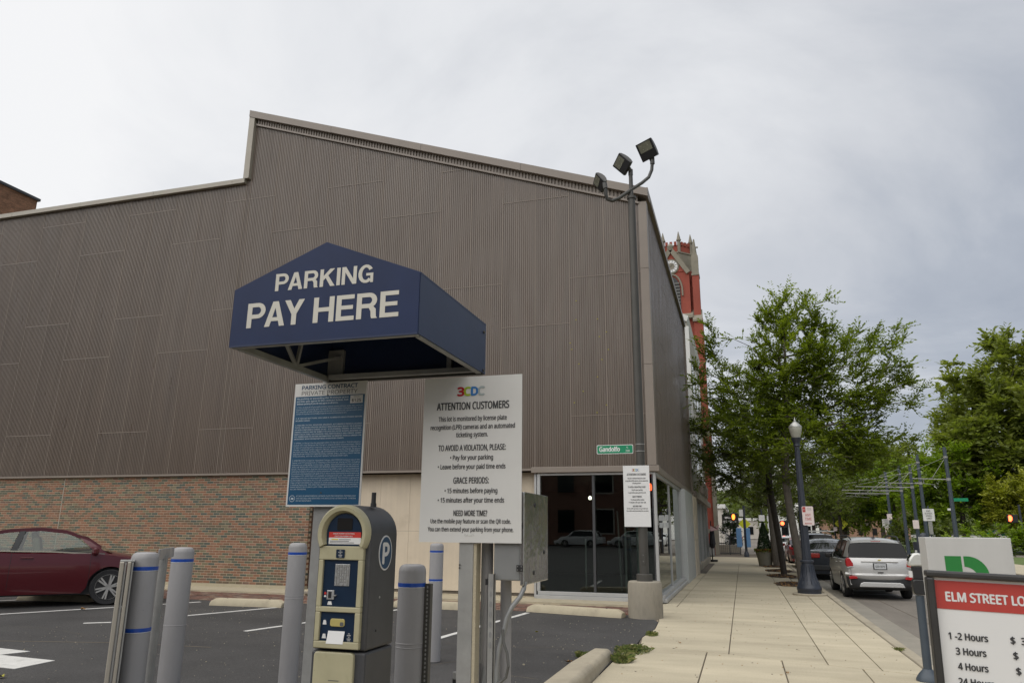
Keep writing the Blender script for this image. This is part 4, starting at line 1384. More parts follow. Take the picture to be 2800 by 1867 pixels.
text("NO\nREFUNDS\nOR\nCHANGE\nGIVEN", 0.0088, "signwhite2", pay, (-2.037, YA - .0203, 1.5025), xs=.85, bold=.03, depth=.0002, ls=.88)
# keypad
mb = MB(); mb.box(-2.070, YA - .006, 1.327, -1.984, YA + .0, 1.437); kp = mb.build("keypad", "steelkey", parent=pay, bevel=.002)
for r_ in range(7):
    for c_ in range(6):
        if r_ == 6 and c_ in (2, 4):
            continue
        m2 = MB(); w = .0105
        x_ = -2.066 + c_ * .0134; z_ = 1.4225 - r_ * .0149
        m2.box(x_, YA - .0092, z_, x_ + w, YA - .005, z_ + .0112); m2.build("key", "galv" if (r_ + c_) % 3 else "steelkey", parent=kp)
m2 = MB(); m2.box(-2.108, YA - .010, 1.258, -2.066, YA, 1.305); m2.build("card_slot", "steelkey", parent=pay, bevel=.003)
m2 = MB(); m2.box(-2.098, YA - .0112, 1.266, -2.080, YA - .005, 1.298); m2.build("slot_opening", "black", parent=pay)
m2 = MB(); m2.box(-2.072, YA - .016, 1.277, -2.052, YA - .004, 1.283); m2.build("card_tongue", "steelkey", parent=pay)
for (x_, z_, w, h) in ((-2.128, 1.283, .015, .012), (-2.128, 1.270, .015, .009), (-2.105, 1.232, .028, .018), (-2.124, 1.135, .022, .022), (-2.124, 1.068, .024, .022)):
    m2 = MB(); m2.prism([(x_, z_), (x_ + w, z_), (x_ + w * .8, z_ + h), (x_ + w * .2, z_ + h)], "Y", YA - .003, YA)
    m2.build("arrow_mark", "signwhite2" if z_ < 1.28 else "stickerred", parent=pay)
m2 = MB(); m2.prism(rrect(-2.079, 1.127, -1.995, 1.166, .012), "Y", YA - .008, YA); m2.build("ticket_window", "slotyellow", parent=pay, bevel=.003)
m2 = MB(); m2.prism(rrect(-2.020, 1.131, -2.000, 1.150, .005), "Y", YA - .0092, YA); m2.build("ticket_latch", "cable", parent=pay)
m2 = MB(); m2.add([(-2.088, YA - .004, 1.106), (-1.992, YA - .004, 1.106), (-1.993, YA - .018, 1.045), (-2.090, YA - .018, 1.045)], [(0, 1, 2, 3)]); m2.build("receipt_flap", "signwhite2", parent=pay)
text("NO\nREFUND\nOR\nCHANGE\nGIVEN", 0.0092, "signwhite2", pay, (-1.968, YA - .0026, 1.093), xs=.8, bold=.03, depth=.0002, ls=.92)
mb = MB(); mb.prism(rrect(-2.162, 0.42, -1.933, 1.004, .02), "Y", YA - 0.008, YA + .02); mb.build("cash_door", "machinecream", parent=pay, bevel=.006)
m2 = MB(); m2.box(cx - .035, YA - .0088, .868, cx + .025, YA - .008, .872); m2.build("worn_print", "cable", parent=pay)
mb = MB(); mb.cyl((-1.965, 3.80, 1.735), (-1.965, 3.80, 1.815), 0.0135, 0.0125, 14); mb.cyl((-1.965, 3.80, 1.735), (-1.965, 3.80, 1.757), 0.017, 0.016, 14)
mb.build("antenna", "black", parent=pay, smooth=40)
disc = MB(); disc.prism([(3.80 + .078 * math.cos(t / 32 * 6.2832), 1.492 + .092 * math.sin(t / 32 * 6.2832)) for t in range(32)], "X", X1 - .01, X1 + .0025)
disc.build("parking_disc", "signwhite2", parent=pay)
disc = MB(); disc.prism([(3.80 + .070 * math.cos(t / 32 * 6.2832), 1.492 + .084 * math.sin(t / 32 * 6.2832)) for t in range(32)], "X", X1 - .01, X1 + .0035)
disc.build("parking_disc", "inkblue", parent=pay)
text("P", 1, "signwhite2", pay, (X1 + .004, 3.802, 1.437), face="+X", bold=.06, h=.105, w=.072)
for (yy, zz) in ((3.755, 1.265), (3.735, 1.10)):
    m2 = MB(); m2.cyl((X1 - .01, yy, zz), (X1 + .003, yy, zz), .006, n=10); m2.build("lock", "steelkey" if zz > 1.2 else "black", parent=pay)

# ================================================================== CANOPY ON ITS POST
can = thing("pay_canopy", "navy blue peaked canopy sign lettered PARKING PAY HERE on a grey steel post", "canopy", (-2.38, 4.02, 0))
mb = MB(); mb.box(-2.445, 3.965, 0, -2.315, 4.065, 2.70); mb.build("post", "galv", parent=can, bevel=.004)
cx0, cx1, cy0, cy1, zb, ze, zp = -2.422, -1.388, 3.03, 3.995, 2.50, 2.80, 3.008
pk = -1.905
mb = MB()
mb.prism([(cx0, zb), (cx1, zb), (cx1, ze), (pk, zp), (cx0, ze)], "Y", cy0, cy0 + .006)
mb.build("front_panel", "navy", parent=can)
for nm, poly in (("side_panel", [(cx1 - .004, zb), (cx1 + .002, zb), (cx1 + .002, ze - .002), (cx1 - .004, ze - .002)]), ("side_panel", [(cx0 - .002, zb), (cx0 + .004, zb), (cx0 + .004, ze), (cx0 - .002, ze)]),
                 ("roof_panel", [(cx1 + .003, ze - .003), (cx1 + .003, ze + .003), (pk, zp + .003), (pk, zp - .003)]), ("roof_panel", [(cx0 - .003, ze - .003), (pk, zp - .003), (pk, zp + .003), (cx0 - .003, ze + .003)])):
    mb = MB(); mb.prism(poly, "Y", cy0 + .0065, cy1); mb.build(nm, "navy_side", parent=can)
mb = MB(); mb.prism([(cx0, zb), (cx1, zb), (cx1, ze), (pk, zp), (cx0, ze)], "Y", cy1, cy1 + .006); mb.build("back_panel", "navy_side", parent=can)
fr = "galv"
G = .028
for q in ((cx0 + .006, cy0 + .01, cx1 - .006, cy0 + .01 + G), (cx0 + .006, cy1 - G - .004, cx1 - .006, cy1 - .004), (cx0 + .006, cy0 + .05, cx0 + .006 + G, cy1 - .05), (cx1 - .006 - G, cy0 + .05, cx1 - .006, cy1 - .05)):
    mb = MB(); mb.box(q[0], q[1], zb - .006, q[2], q[3], zb + G); mb.build("frame_rail", "polepaint" if q[1] > 3.5 else fr, parent=can, bevel=.002)
mb = MB(); mb.box(cx0 + .05, cy1 - .09, zb + .003, cx1 - .05, cy1 - .05, zb + .03); mb.build("frame_rail", fr, parent=can)
for p, q in (((cx0 + .02, 3.60, zb + .02), (-2.24, cy0 + .03, 2.74)), ((cx0 + .02, 3.60, zb + .02), (-2.36, 3.60, 2.78)), ((cx0 + .02, 3.60, zb + .02), (-2.33, 3.99, 2.66))):
    mb = MB(); mb.bar(p, q, .018); mb.build("brace", fr, parent=can)
mb = MB(); mb.box(-1.62, cy1 - .03, zb, -1.59, cy1 - .004, 2.88); mb.build("stud", "galv", parent=can)
for zz in (2.745, 2.515):
    mb = MB(); mb.cyl((cx1 + .0, 3.955, zz), (cx1 + .010, 3.955, zz), .009, n=10); mb.build("bolt", "polepaint", parent=can)
mb = MB(); mb.box(cx0 + .0, cy0 - .001, zb - .004, cx1, cy0 + .006, zb + .004); mb.build("hem", "navy_side", parent=can)
grotesque("PARKING", "lettercream", can, -2.181, 2.773, .549, .091, cy0 - .0012)
grotesque("PAY HERE", "lettercream", can, -2.330, 2.590, .840, .129, cy0 - .0012)

# ================================================================== SIGNS
cs = thing("parking_contract_sign", "blue parking contract sign full of small white print under the canopy", "sign", (-2.365, 3.935, 1.74))
sx0, sx1, sz0, sz1, sy = -2.612, -2.116, 1.742, 2.486, 3.925
mb = MB(); mb.box(sx0, sy, sz0, sx1, sy + .006, sz1); mb.build("sign_plate", "signwhite", parent=cs)
mb = MB(); mb.box(sx0 + .010, sy - .0008, sz0 + .011, sx1 - .010, sy, 2.405); mb.build("blue_field", "signblue", parent=cs)
mb = MB(); mb.box(-2.222, sy - .0016, 2.352, -2.138, sy - .0008, 2.400); mb.build("price_box", "signwhite", parent=cs)
ccx = (sx0 + sx1) / 2 - .004
text("PARKING CONTRACT", 1, "inkblue", cs, (ccx - .002, sy - .0006, 2.4485), h=.0245, w=.385, bold=.05)
text("PRIVATE PROPERTY", 1, "ink", cs, (ccx - .002, sy - .0006, 2.4130), h=.0255, w=.385)
text("$125", 1, "ink", cs, (-2.180, sy - .0020, 2.3595), h=.018, w=.062, bold=.05)
text("MAXIMUM CHARGE\nAMOUNT UP TO", 0.0066, "ink", cs, (-2.180, sy - .0020, 2.392), xs=.9, depth=.0002)


def para(lines, z, size, step, bold=0.0, x0=sx0 + .022, width=0.455, mat="inkpale", wfix=None):
    for i, ln in enumerate(lines):
        last = i == len(lines) - 1
        W_ = wfix or width
        v_, _f = flat_text(ln, "LEFT", 1, 1, 1)
        nat = (v_[:, 0].max() - v_[:, 0].min()) * size * .62 / cap_height() * .95
        text(ln, 1, mat, cs, (x0, sy - .0013, z - i * step), align="LEFT", h=size * .62, w=W_ if not last else min(W_, nat), bold=(.05 if bold else 0), res=1)


s1 = .0125
para(["By parking or exceeding the 15-minute grace", "period, you agree to the contract below. Exit", "without parking if you do not agree to all terms."], 2.387, .0155, .0160, bold=.02, wfix=.355)
para(["1. You, on behalf of yourself and the vehicle owner (driver), enter this contract", "(Contract) for parking with Parking & Transportation Compliance Inc. (PTC).",
      "PTC provides private parking enforcement services and is not a government entity.", "Contact PTC by phone or at info@parkingandtransportationcompliance.com."], 2.334, .0118, .0135)
para(["2. IF YOU DO NOT PARK, YOU HAVE A 15-MINUTE GRACE PERIOD BEFORE", "INCURRING CHARGES."], 2.266, .0118, .0140, bold=.015)
para(["3. FAILURE TO PAY, REGISTER, VALIDATE, ACCURATELY ENTER A LICENSE", "PLATE, OR OTHER PROPER OR RULE VIOLATION MAY RESULT IN A NOTICE",
      "OF NON-COMPLIANCE CHARGE OF $65 - $125 (CHARGE), TOWING, OR BOOTING.", "UNPAID CHARGES MAY BE SUBJECT TO LATE FEES AFTER 30 DAYS, ASSIGNED TO",
      "DEBT COLLECTORS, OR LITIGATED. YOU, FOR YOURSELF AND OWNER, GRANT", "PTC PERMISSION TO OBTAIN INFORMATION TO IDENTIFY VEHICLE OWNER FOR", "ENFORCEMENT. REPEAT OFFENSES MAY RESULT IN ADDITIONAL CHARGES."], 2.224, .0118, .0140, bold=.015)
para(["4. APPEAL. A Charge may be appealed within 15 days of issuance. If postmarked or", "mailed, PTC may withdraw the Charge or respond within 5 business days. Within", "15 days of receiving PTC's response, you may appeal if the Appeal is rejected. No",
      "Charge is dismissed. If the Appeal is denied, you must pay the Charge. All Appeal", "decisions are final. APPEALS WILL BE DETERMINED BY A NEUTRAL THIRD-PARTY", "ADJUDICATOR. EFFECTIVE ARBITRATION, PARTIES SHALL INITIALLY SPLIT THE FEE",
      "TO FILE AN APPEAL, WITH THE LOSING PARTY BEARING THE ADJUDICATOR'S COSTS."], 2.115, .0116, .0133)
para(["5. ARBITRATION. Except for Appealed Charges, ANY DISPUTE between you or the", "Owner and PTC arising from or relating to this Contract, the lot or PTC, including", "disputes over arbitrability or the scope, validity, and enforceability of this Contract,",
      "SHALL BE RESOLVED EXCLUSIVELY BY BINDING ARBITRATION ON AN INDIVIDUAL", "BASIS. The arbitration shall be administered by JAMS under its Comprehensive", "Arbitration Rules & Procedures and its Expedited Procedures. JAMS Mass Arbitration",
      "Procedures and Guidelines will apply if 75 or more similar Demands for Arbitration are", "filed against PTC. JAMS Rules are available at www.jamsadr.com. The arbitrator shall", "award fees and costs to the prevailing party as permitted. This Contract is governed",
      "by the Federal Arbitration Act. If a suit qualifies for small claims court, either party", "may compel resolution of a dispute in small claims or an equivalent court on an", "individual basis only. YOU AND THE OWNER INTENTIONALLY AND VOLUNTARILY",
      "WAIVE RIGHTS TO (1) HAVE A JURY TRIAL, AND (2) PARTICIPATE IN A CLASS ACTION,", "OR CLASS ARBITRATION."], 2.010, .0116, .0131)
para(["ACCESS IS MONITORED BY LICENSE PLATE RECOGNITION TECHNOLOGY", "THAT RECORDS AND IDENTIFIES THE VEHICLE AND LICENSE PLATE. CAMERAS", "ARE NOT MONITORED."], 1.800, .0122, .0140, x0=sx0 + .066, wfix=.40)
m2 = MB()
for i in range(24):
    a, c_ = i / 24 * 6.2832, (i + 1) / 24 * 6.2832
    ox, oz, r1, r2 = sx0 + .040, 1.789, .0165, .0190
    m2.add([(ox + r1 * math.cos(a), sy - .0013, oz + r1 * math.sin(a)), (ox + r2 * math.cos(a), sy - .0013, oz + r2 * math.sin(a)), (ox + r2 * math.cos(c_), sy - .0013, oz + r2 * math.sin(c_)), (ox + r1 * math.cos(c_), sy - .0013, oz + r1 * math.sin(c_))], [(0, 1, 2, 3)])
m2.add([(ox - .010, sy - .0013, oz - .004), (ox + .008, sy - .0013, oz - .006), (ox + .011, sy - .0013, oz + .002), (ox - .003, sy - .0013, oz + .006)], [(0, 1, 2, 3)])
m2.build("round_emblem", "inkpale", parent=cs)
for zz in (2.408, 1.822):
    m2 = MB(); m2.cyl((-2.378, sy - .004, zz), (-2.378, sy + .001, zz), .005, n=10); m2.build("screw", "polepaint", parent=cs)


def attention_sign(parent, x0, x1, z0, z1, y, small=False):
    """the white lot notice; letters scaled to the plate"""
    W_, H_ = x1 - x0, z1 - z0
    k = H_ / 0.883
    c_ = (x0 + x1) / 2 + .004 * k
    def T(s, zz, h_, w, bold=.02, mat="ink", xx=None):
        o = text(s, 1, mat, parent, ((xx if xx is not None else c_), y - .0008, z1 - zz * H_), h=h_ * k, w=w * W_ * .985, bold=bold, res=1 if small else 3)
    cc = x0 + .495 * W_
    for ch, mt, dx in (("3", "red3", -.112), ("C", "green3", -.045), ("D", "blue3", .030), ("C", "grey3", .098)):
        T(ch, .118, .045, .066, .09, mt, cc + dx * W_)
    T("ATTENTION CUSTOMERS", .205, .039, .745, .045)
    T("This lot is monitored by license plate", .276, .0245, .70, .035)
    T("recognition (LPR) cameras and an automated", .327, .0245, .865, .035)
    T("ticketing system.", .375, .0245, .325, .035)
    T("TO AVOID A VIOLATION, PLEASE:", .458, .030, .685, .035)
    T("\u2022 Pay for your parking", .514, .0245, .435, .035)
    T("\u2022 Leave before your paid time ends", .569, .0245, .685, .035)
    T("GRACE PERIODS:", .655, .031, .355, .035)
    T("\u2022 15 minutes before paying", .712, .0245, .53, .035)
    T("\u2022 15 minutes after your time ends", .768, .0245, .665, .035)
    T("NEED MORE TIME?", .846, .028, .335, .035)
    T("Use the mobile pay feature or scan the QR code.", .889, .0215, .80, .03)
    T("You can then extend your parking from your phone.", .936, .0215, .85, .03)


at = thing("attention_sign", "big white sign headed ATTENTION CUSTOMERS mounted beside the pay machine", "sign", (-1.37, 3.75, 1.55))
mb = MB(); mb.box(-1.657, 3.745, 1.552, -1.088, 3.751, 2.436); mb.build("sign_plate", "signwhite", parent=at)
attention_sign(at, -1.657, -1.088, 1.552, 2.436, 3.744)
m2 = MB(); m2.prism(rrect(-1.40, 1.585, -1.345, 1.596, .005), "Y", 3.7435, 3.745); m2.build("hang_slot", "paint", parent=at)

# ================================================================== POSTS, PIPES AND BOX BESIDE THE MACHINE
sp = thing("sign_post", "wide square grey post holding up the big white sign", "post", (-1.39, 3.80, 0))
mb = MB(); mb.box(-1.432, 3.758, 0, -1.352, 3.84, 2.40); mb.build("post_tube", "galv", parent=sp, bevel=.004)
mb = MB(); mb.box(-1.351, 3.762, 0, -1.335, 3.83, 1.55); mb.build("edge_strip", "stop", parent=sp)
for zz in (1.44, 1.425):
    m2 = MB(); m2.cyl((-1.425, 3.75, zz), (-1.425, 3.76, zz), .004, n=8); m2.build("screw", "polepaint", parent=sp)
eb = thing("electrical_box", "grey steel electrical box with a dented shiny door on two posts", "electrical box", (-1.15, 3.9, 0))
mb = MB(); mb.box(-1.245, 3.775, 1.367, -1.102, 4.25, 1.80); mb.build("box_body", "boxgrey", parent=eb, bevel=.006)
mb = MB()
mb.box(-1.100, 3.765, 1.345, -1.078, 4.265, 1.812); mb.build("door", "doorsteel", parent=eb, bevel=.005)
for zz in (1.43, 1.64):
    m2 = MB(); m2.box(-1.118, 3.760, zz - .016, -1.084, 3.7645, zz + .016); hg = m2.build("hinge", "black", parent=eb, bevel=.002)
    for dx in (-.010, .010):
        for dz in (-.008, .008):
            m2 = MB(); m2.cyl((-1.101 + dx, 3.757, zz + dz), (-1.101 + dx, 3.761, zz + dz), .0028, n=6); m2.build("bolt", "galv", parent=hg)
for (yy, zz) in ((3.90, 1.75), (4.10, 1.50), (3.88, 1.40)):
    m2 = MB(); m2.cyl((-1.08, yy + .07, zz), (-1.074, yy + .07, zz), .012, n=10); m2.build("latch", "black", parent=eb)
mb = MB(); mb.cyl((-1.246, 4.0, 0), (-1.246, 4.0, 1.37), .030, n=16); mb.build("post_pipe", "bollard", parent=eb, smooth=40)
mb = MB(); mb.cyl((-1.322, 3.90, 0), (-1.322, 3.90, 2.38), .032, n=16); mb.build("post_pipe", "bollard", parent=eb, smooth=40)
mb = MB()
mb.box(-1.262, 3.735, 0.5, -1.228, 3.741, 1.40)
mb.box(-1.262, 3.735, 0.5, -1.259, 3.765, 1.40); mb.box(-1.231, 3.735, 0.5, -1.228, 3.765, 1.40)
ch = mb.build("strut_channel", "galv", parent=eb)
for i in range(7):
    zz = 1.35 - i * .048
    m2 = MB(); m2.prism([(-1.245 + .0065 * math.cos(t / 12 * 6.2832), zz + .014 * math.sin(t / 12 * 6.2832)) for t in range(12)], "Y", 3.7335, 3.7355); m2.build("slot", "boxgrey", parent=ch)
mb = MB(); mb.box(-1.345, 3.87, 0.95, -1.328, 3.90, 2.3); mb.build("cable_tray", "galv", parent=eb)
mb = MB(); mb.box(-1.277, 3.74, 1.345, -1.258, 3.76, 1.375); mb.build("clamp", "black", parent=eb)
cd = thing("conduit", "grey flexible conduit looping down from the electrical box", "conduit", (-1.1, 3.75, 0.6), "flexible conduits on the posts")
mb = MB(); mb.tube([(-1.083, 3.80, 1.36), (-1.085, 3.79, 1.33), (-1.10, 3.77, 1.29), (-1.135, 3.75, 1.245), (-1.16, 3.74, 1.19), (-1.175, 3.735, 1.12), (-1.195, 3.73, 1.05), (-1.205, 3.73, .95), (-1.205, 3.73, .6), (-1.205, 3.73, 0)], .0125, 8)
mb.build("conduit_tube", "boxgrey", parent=cd, smooth=60)
cd = thing("conduit", "thin dark cable curling out beside the flexible conduit", "cable", (-1.1, 3.75, 0.9), "flexible conduits on the posts")
mb = MB(); mb.tube([(-1.175, 3.72, 1.14), (-1.17, 3.72, 1.08), (-1.150, 3.72, 1.03), (-1.143, 3.72, .97), (-1.155, 3.72, .92), (-1.185, 3.72, .895), (-1.20, 3.72, .89)], .0075, 7)
mb.build("cable_loop", "cable", parent=cd, smooth=60)
cd = thing("conduit", "pale bent conduit coming down beside the wide square post", "conduit", (-1.33, 3.85, 0.6), "flexible conduits on the posts")
mb = MB(); mb.tube([(-1.325, 3.89, 1.0), (-1.322, 3.88, .93), (-1.325, 3.87, .84), (-1.345, 3.86, .77), (-1.40, 3.85, .71), (-1.45, 3.84, .68), (-1.47, 3.84, .60), (-1.47, 3.84, 0)], .014, 8)
mb.build("conduit_tube", "boxgrey", parent=cd, smooth=60)
for i, xx in enumerate((-1.585, -1.545)):
    cv = thing("conduit_stub", ("left" if i == 0 else "right") + " one of the two short capped conduit stubs behind the posts", "conduit stub", (xx - .15, 4.55, 0), "capped conduit stubs")
    mb = MB(); mb.cyl((xx - .15, 4.55, 0), (xx - .15, 4.55, .72), .012, n=10); mb.build("pipe", "galv", parent=cv)
    mb = MB(); mb.cyl((xx - .15, 4.55, .70), (xx - .15, 4.55, .735), .020, n=6); mb.build("fitting", "black", parent=cv)
    mb = MB(); mb.cyl((xx - .15, 4.55, .736), (xx - .15, 4.55, .775), .018, n=6); mb.build("cap", "galv", parent=cv)


# ================================================================== BOLLARDS
def bollard(x, y, top, bands, rings, label, r=.089):
    b_ = thing("bollard", label, "bollard", (x, y, 0), "grey sleeved bollards round the pay station")
    mb = MB()
    prof = [(r, 0)]
    zs = sorted(rings)
    for q in zs:
        prof += [(r, q - .003), (r + .0022, q - .001), (r + .0022, q + .001), (r, q + .003)]
    prof += [(r, top - .045), (r - .004, top - .025), (r - .014, top - .010), (r - .032, top - .002), (0.002, top)]
    mb.lathe(prof, (x, y, 0), 32); mb.build("sleeve", "bollard", parent=b_, smooth=28)
    for z in bands:
        mb = MB(); mb.lathe([(r + .0005, z - .0125), (r + .0018, z - .012), (r + .0018, z + .012), (r + .0005, z + .0125)], (x, y, 0), 32); mb.build("blue_band", "bluetape", parent=b_, smooth=50)
        mb = MB(); mb.lathe([(r + .0003, z - .016), (r + .001, z - .0158), (r + .001, z - .0128), (r + .0003, z - .0126)], (x, y, 0), 32); mb.build("band_edge", "whiteline", parent=b_, smooth=50)
    return b_


bollard(-3.92, 4.284, 1.451, [1.345, .955], [], "thick grey bollard with two blue bands nearest the left sign panels")
bollard(-4.572, 5.42, 1.452, [1.345], [.83], "grey bollard with one blue band joined to the near one by a bracket")
bollard(-4.229, 6.625, 1.476, [1.375], [.98, .955], "slim grey bollard standing alone between the brick wall and the pay machine")
bollard(-2.089, 4.639, 1.396, [1.268], [.915, .89], "short stout grey bollard directly right of the pay machine")
bollard(-3.856, 9.305, 1.44, [1.335, .98], [], "farthest grey bollard with two blue bands in front of the cream wall")
pb = thing("perforated_post", "thin perforated steel post standing right behind the stout bollard", "post", (-1.975, 4.66, 0))
mb = MB(); mb.box(-1.998, 4.64, 0, -1.958, 4.68, 1.275); mb.build("post_tube", "polepaint", parent=pb)
for i in range(38):
    zz = 1.255 - i * .0254
    mb = MB(); mb.prism([(-1.978 + .0055 * math.cos(t / 8 * 6.2832), zz + .0085 * math.sin(t / 8 * 6.2832)) for t in range(8)], "Y", 4.6385, 4.6395); mb.build("hole", "galv", parent=pb)
# sign panels seen edge on + their bracket
ss = thing("twin_sign_panels", "pair of narrow pale sign panels seen edge on beside the two band bollard", "sign", (-4.2, 4.3, 0))
for k_, (xo, wd) in enumerate(((.090, .026), (.133, .022))):
    Rz = Matrix.Rotation(math.radians(44), 3, "Z")
    cc_ = Vector((-4.035, 4.075, 0)) + Rz @ Vector((xo, 0, 0))
    mb = MB(); mb.obox((cc_.x, cc_.y, .80), (wd, .30, 1.19), Rz); mb.build("panel_edge", "coping", parent=ss, bevel=.006)
    c2_ = cc_ + Rz @ Vector((wd * .5 + .008, 0, 0))
    mb = MB(); mb.obox((c2_.x, c2_.y, .80), (.010, .28, 1.18), Rz); mb.build("channel", "galv", parent=ss)
mb = MB(); mb.obox((-3.935, 4.145, 1.398), (.085, .18, .008), Matrix.Rotation(math.radians(44), 3, "Z")); mb.build("bracket", "galv", parent=ss)
rb = thing("rail_bracket", "grey upright rail with a short top bracket between the two joined bollards", "rail", (-4.1, 4.85, 0))
mb = MB(); mb.cyl((-4.165, 4.729, 0), (-4.165, 4.729, 1.415), .034, n=20); mb.build("upright", "galv", parent=rb, smooth=40)
mb = MB(); mb.obox((-4.19, 4.786, 1.425), (.012, .70, .075), Matrix.Rotation(math.atan2(.584, -.381) - math.pi / 2, 3, "Z")); mb.build("top_bracket", "bollard", parent=rb, bevel=.003)

# ================================================================== FLOODLIGHT POLE
px_, py_ = -1.90, 15.22
pb = thing("concrete_pole_base", "round weathered concrete base under the floodlight pole", "pole base", (px_, py_, 0))
mb = MB(); mb.lathe([(.335, -.05), (.335, .20), (.33, .60), (.315, .655), (.29, .668), (0.01, .668)], (px_, py_, 0), 40); mb.build("base_drum", "concrete_old", parent=pb, smooth=40)
pl = thing("floodlight_pole", "tall dark steel pole carrying three floodlights at the building corner", "light pole", (px_, py_, .66))
mb = MB(); mb.cyl((px_, py_, .655), (px_, py_, .80), .155, n=28); mb.build("base_cover", "polepaint", parent=pl, smooth=40, bevel=.01)
mb = MB(); mb.cyl((px_, py_, .80), (px_, py_, 8.78), .092, .078, n=20); mb.build("shaft", "polepaint", parent=pl, smooth=40)
mb = MB(); mb.box(px_ - .035, py_ - .099, .98, px_ + .035, py_ - .085, 1.24); mb.build("access_cover", "polepaint", parent=pl, bevel=.004)
for zz in (1.04, 1.16):
    m2 = MB(); m2.cyl((px_, py_ - .103, zz), (px_, py_ - .096, zz), .008, n=8); m2.build("bolt", "galv", parent=pl)
mb = MB(); mb.cyl((px_, py_, 8.78), (px_, py_, 8.84), .10, n=18); mb.build("collar", "polepaint", parent=pl)
mb = MB(); mb.cyl((px_, py_, 8.84), (px_, py_, 9.42), .045, n=12); mb.build("tenon", "floodback", parent=pl, smooth=40)
mb = MB(); mb.tube([(-2.42, py_ - .35, 8.98), (-2.42, py_ - .33, 8.80), (-2.39, py_ - .30, 8.70), (-2.30, py_ - .24, 8.68), (-2.15, py_ - .15, 8.77), (px_, py_ - .02, 9.00), (-1.67, py_ + .12, 9.20), (-1.52, py_ + .2, 9.36), (-1.45, py_ + .24, 9.55), (-1.43, py_ + .25, 9.75)], .038, 10)
mb.build("cross_arm", "floodback", parent=pl, smooth=60)


def flood(pos, tilt, yaw, roll, label, s=1.0):
    f = thing("floodlight", label, "floodlight", pos, "floodlights on the pole")
    R_ = Matrix.Rotation(yaw, 3, "Z") @ Matrix.Rotation(tilt, 3, "X") @ Matrix.Rotation(roll, 3, "Y")
    def tr(m):
        m.v = [tuple(R_ @ (Vector(p) * s)) for p in m.v]; return m
    w, h = .155, .17
    m = MB()
    # curved back shell
    prof = [(-.00, -h), (-.06, -h * .96), (-.10, -h * .5), (-.115, 0), (-.10, h * .5), (-.05, h * .93), (0, h)]
    m.prism([(-a + .0, z) for a, z in prof], "X", -w, w)
    tr(m).build("housing", "floodback", parent=f, world=False, smooth=40)
    m = MB(); m.box(-w, -.022, -h, w, 0.0, h); tr(m).build("front_frame", "black", parent=f, world=False, bevel=.008)
    m = MB(); m.box(-w * .76, -.027, -h * .12, w * .76, -.022, h * .86); ln = tr(m).build("lens", "floodlens", parent=f, world=False)
    for a, c_ in ((-.05, .03), (.055, .08), (.02, .0), (-.07, .10)):
        m = MB(); m.cyl((a, -.030, c_), (a, -.027, c_), .010, n=8); tr(m).build("light_diode", "potgrey", parent=ln, world=False)
    m = MB(); m.box(-.035, .02, -h * 1.18, .035, .06, -h * .8); m.cyl((0, .04, -h * 1.12), (0, .04, -h * 1.12 - .001), .01, n=6); tr(m).build("knuckle", "floodback", parent=f, world=False)
    return f


flood((-2.58, 15.0, 9.17), math.radians(24), math.radians(-52), math.radians(-30), "lowest floodlight of the three, on the left end of the arm", 1.0)
flood((-2.07, 15.1, 9.60), math.radians(24), math.radians(-34), math.radians(-36), "middle floodlight of the three, on top of the pole", 1.12)
flood((-1.53, 15.35, 10.0), math.radians(26), math.radians(-10), math.radians(-15), "highest floodlight of the three, on the right end of the arm", 1.25)
for (a, c_) in (((-2.42, 14.87, 8.94), (-2.44, 14.88, 9.08)), ((px_, py_, 9.36), (px_ + .0, py_, 9.50)), ((-1.43, 15.47, 9.70), (-1.43, 15.47, 9.86))):
    mb = MB(); mb.cyl(a, c_, .052, n=12); mb.build("slip_fitter", "floodback", parent=pl, smooth=40)

gs = thing("street_name_sign", "small green street name sign reading Gandolfo AL 200 on the floodlight pole", "street sign", (-2.4, 15.2, 3.15))
mb = MB(); mb.prism(rrect(-2.795, 3.15, -2.04, 3.335, .025), "Y", 15.215, 15.219); mb.build("sign_plate", "signwhite2", parent=gs)
mb = MB(); mb.prism(rrect(-2.783, 3.162, -2.052, 3.323, .02), "Y", 15.2135, 15.2145); mb.build("green_field", "streetgreen", parent=gs)
text("Gandolfo", 1, "signwhite2", gs, (-2.528, 15.213, 3.20), h=.092, w=.42, bold=.05)
text("AL", .062, "signwhite2", gs, (-2.16, 15.213, 3.262), xs=.8, depth=.0003)
text("200", .078, "signwhite2", gs, (-2.155, 15.213, 3.185), xs=.85, bold=.01, depth=.0003)
for zz in (3.19, 3.33):
    mb = MB(); mb.lathe([(.0925, zz - .008), (.096, zz - .007), (.096, zz + .007), (.0925, zz + .008)], (px_, py_, 0), 20); mb.build("strap", "galv", parent=gs)
a2 = thing("small_attention_sign", "smaller white lot notice fixed to the floodlight pole", "sign", (-1.98, 15.1, 1.7))
mb = MB(); mb.box(-2.246, 15.105, 1.695, -1.72, 15.11, 2.895); mb.build("sign_plate", "signwhite2", parent=a2)
attention_sign(a2, -2.246, -1.72, 1.93 - .0, 2.895, 15.104, small=True)

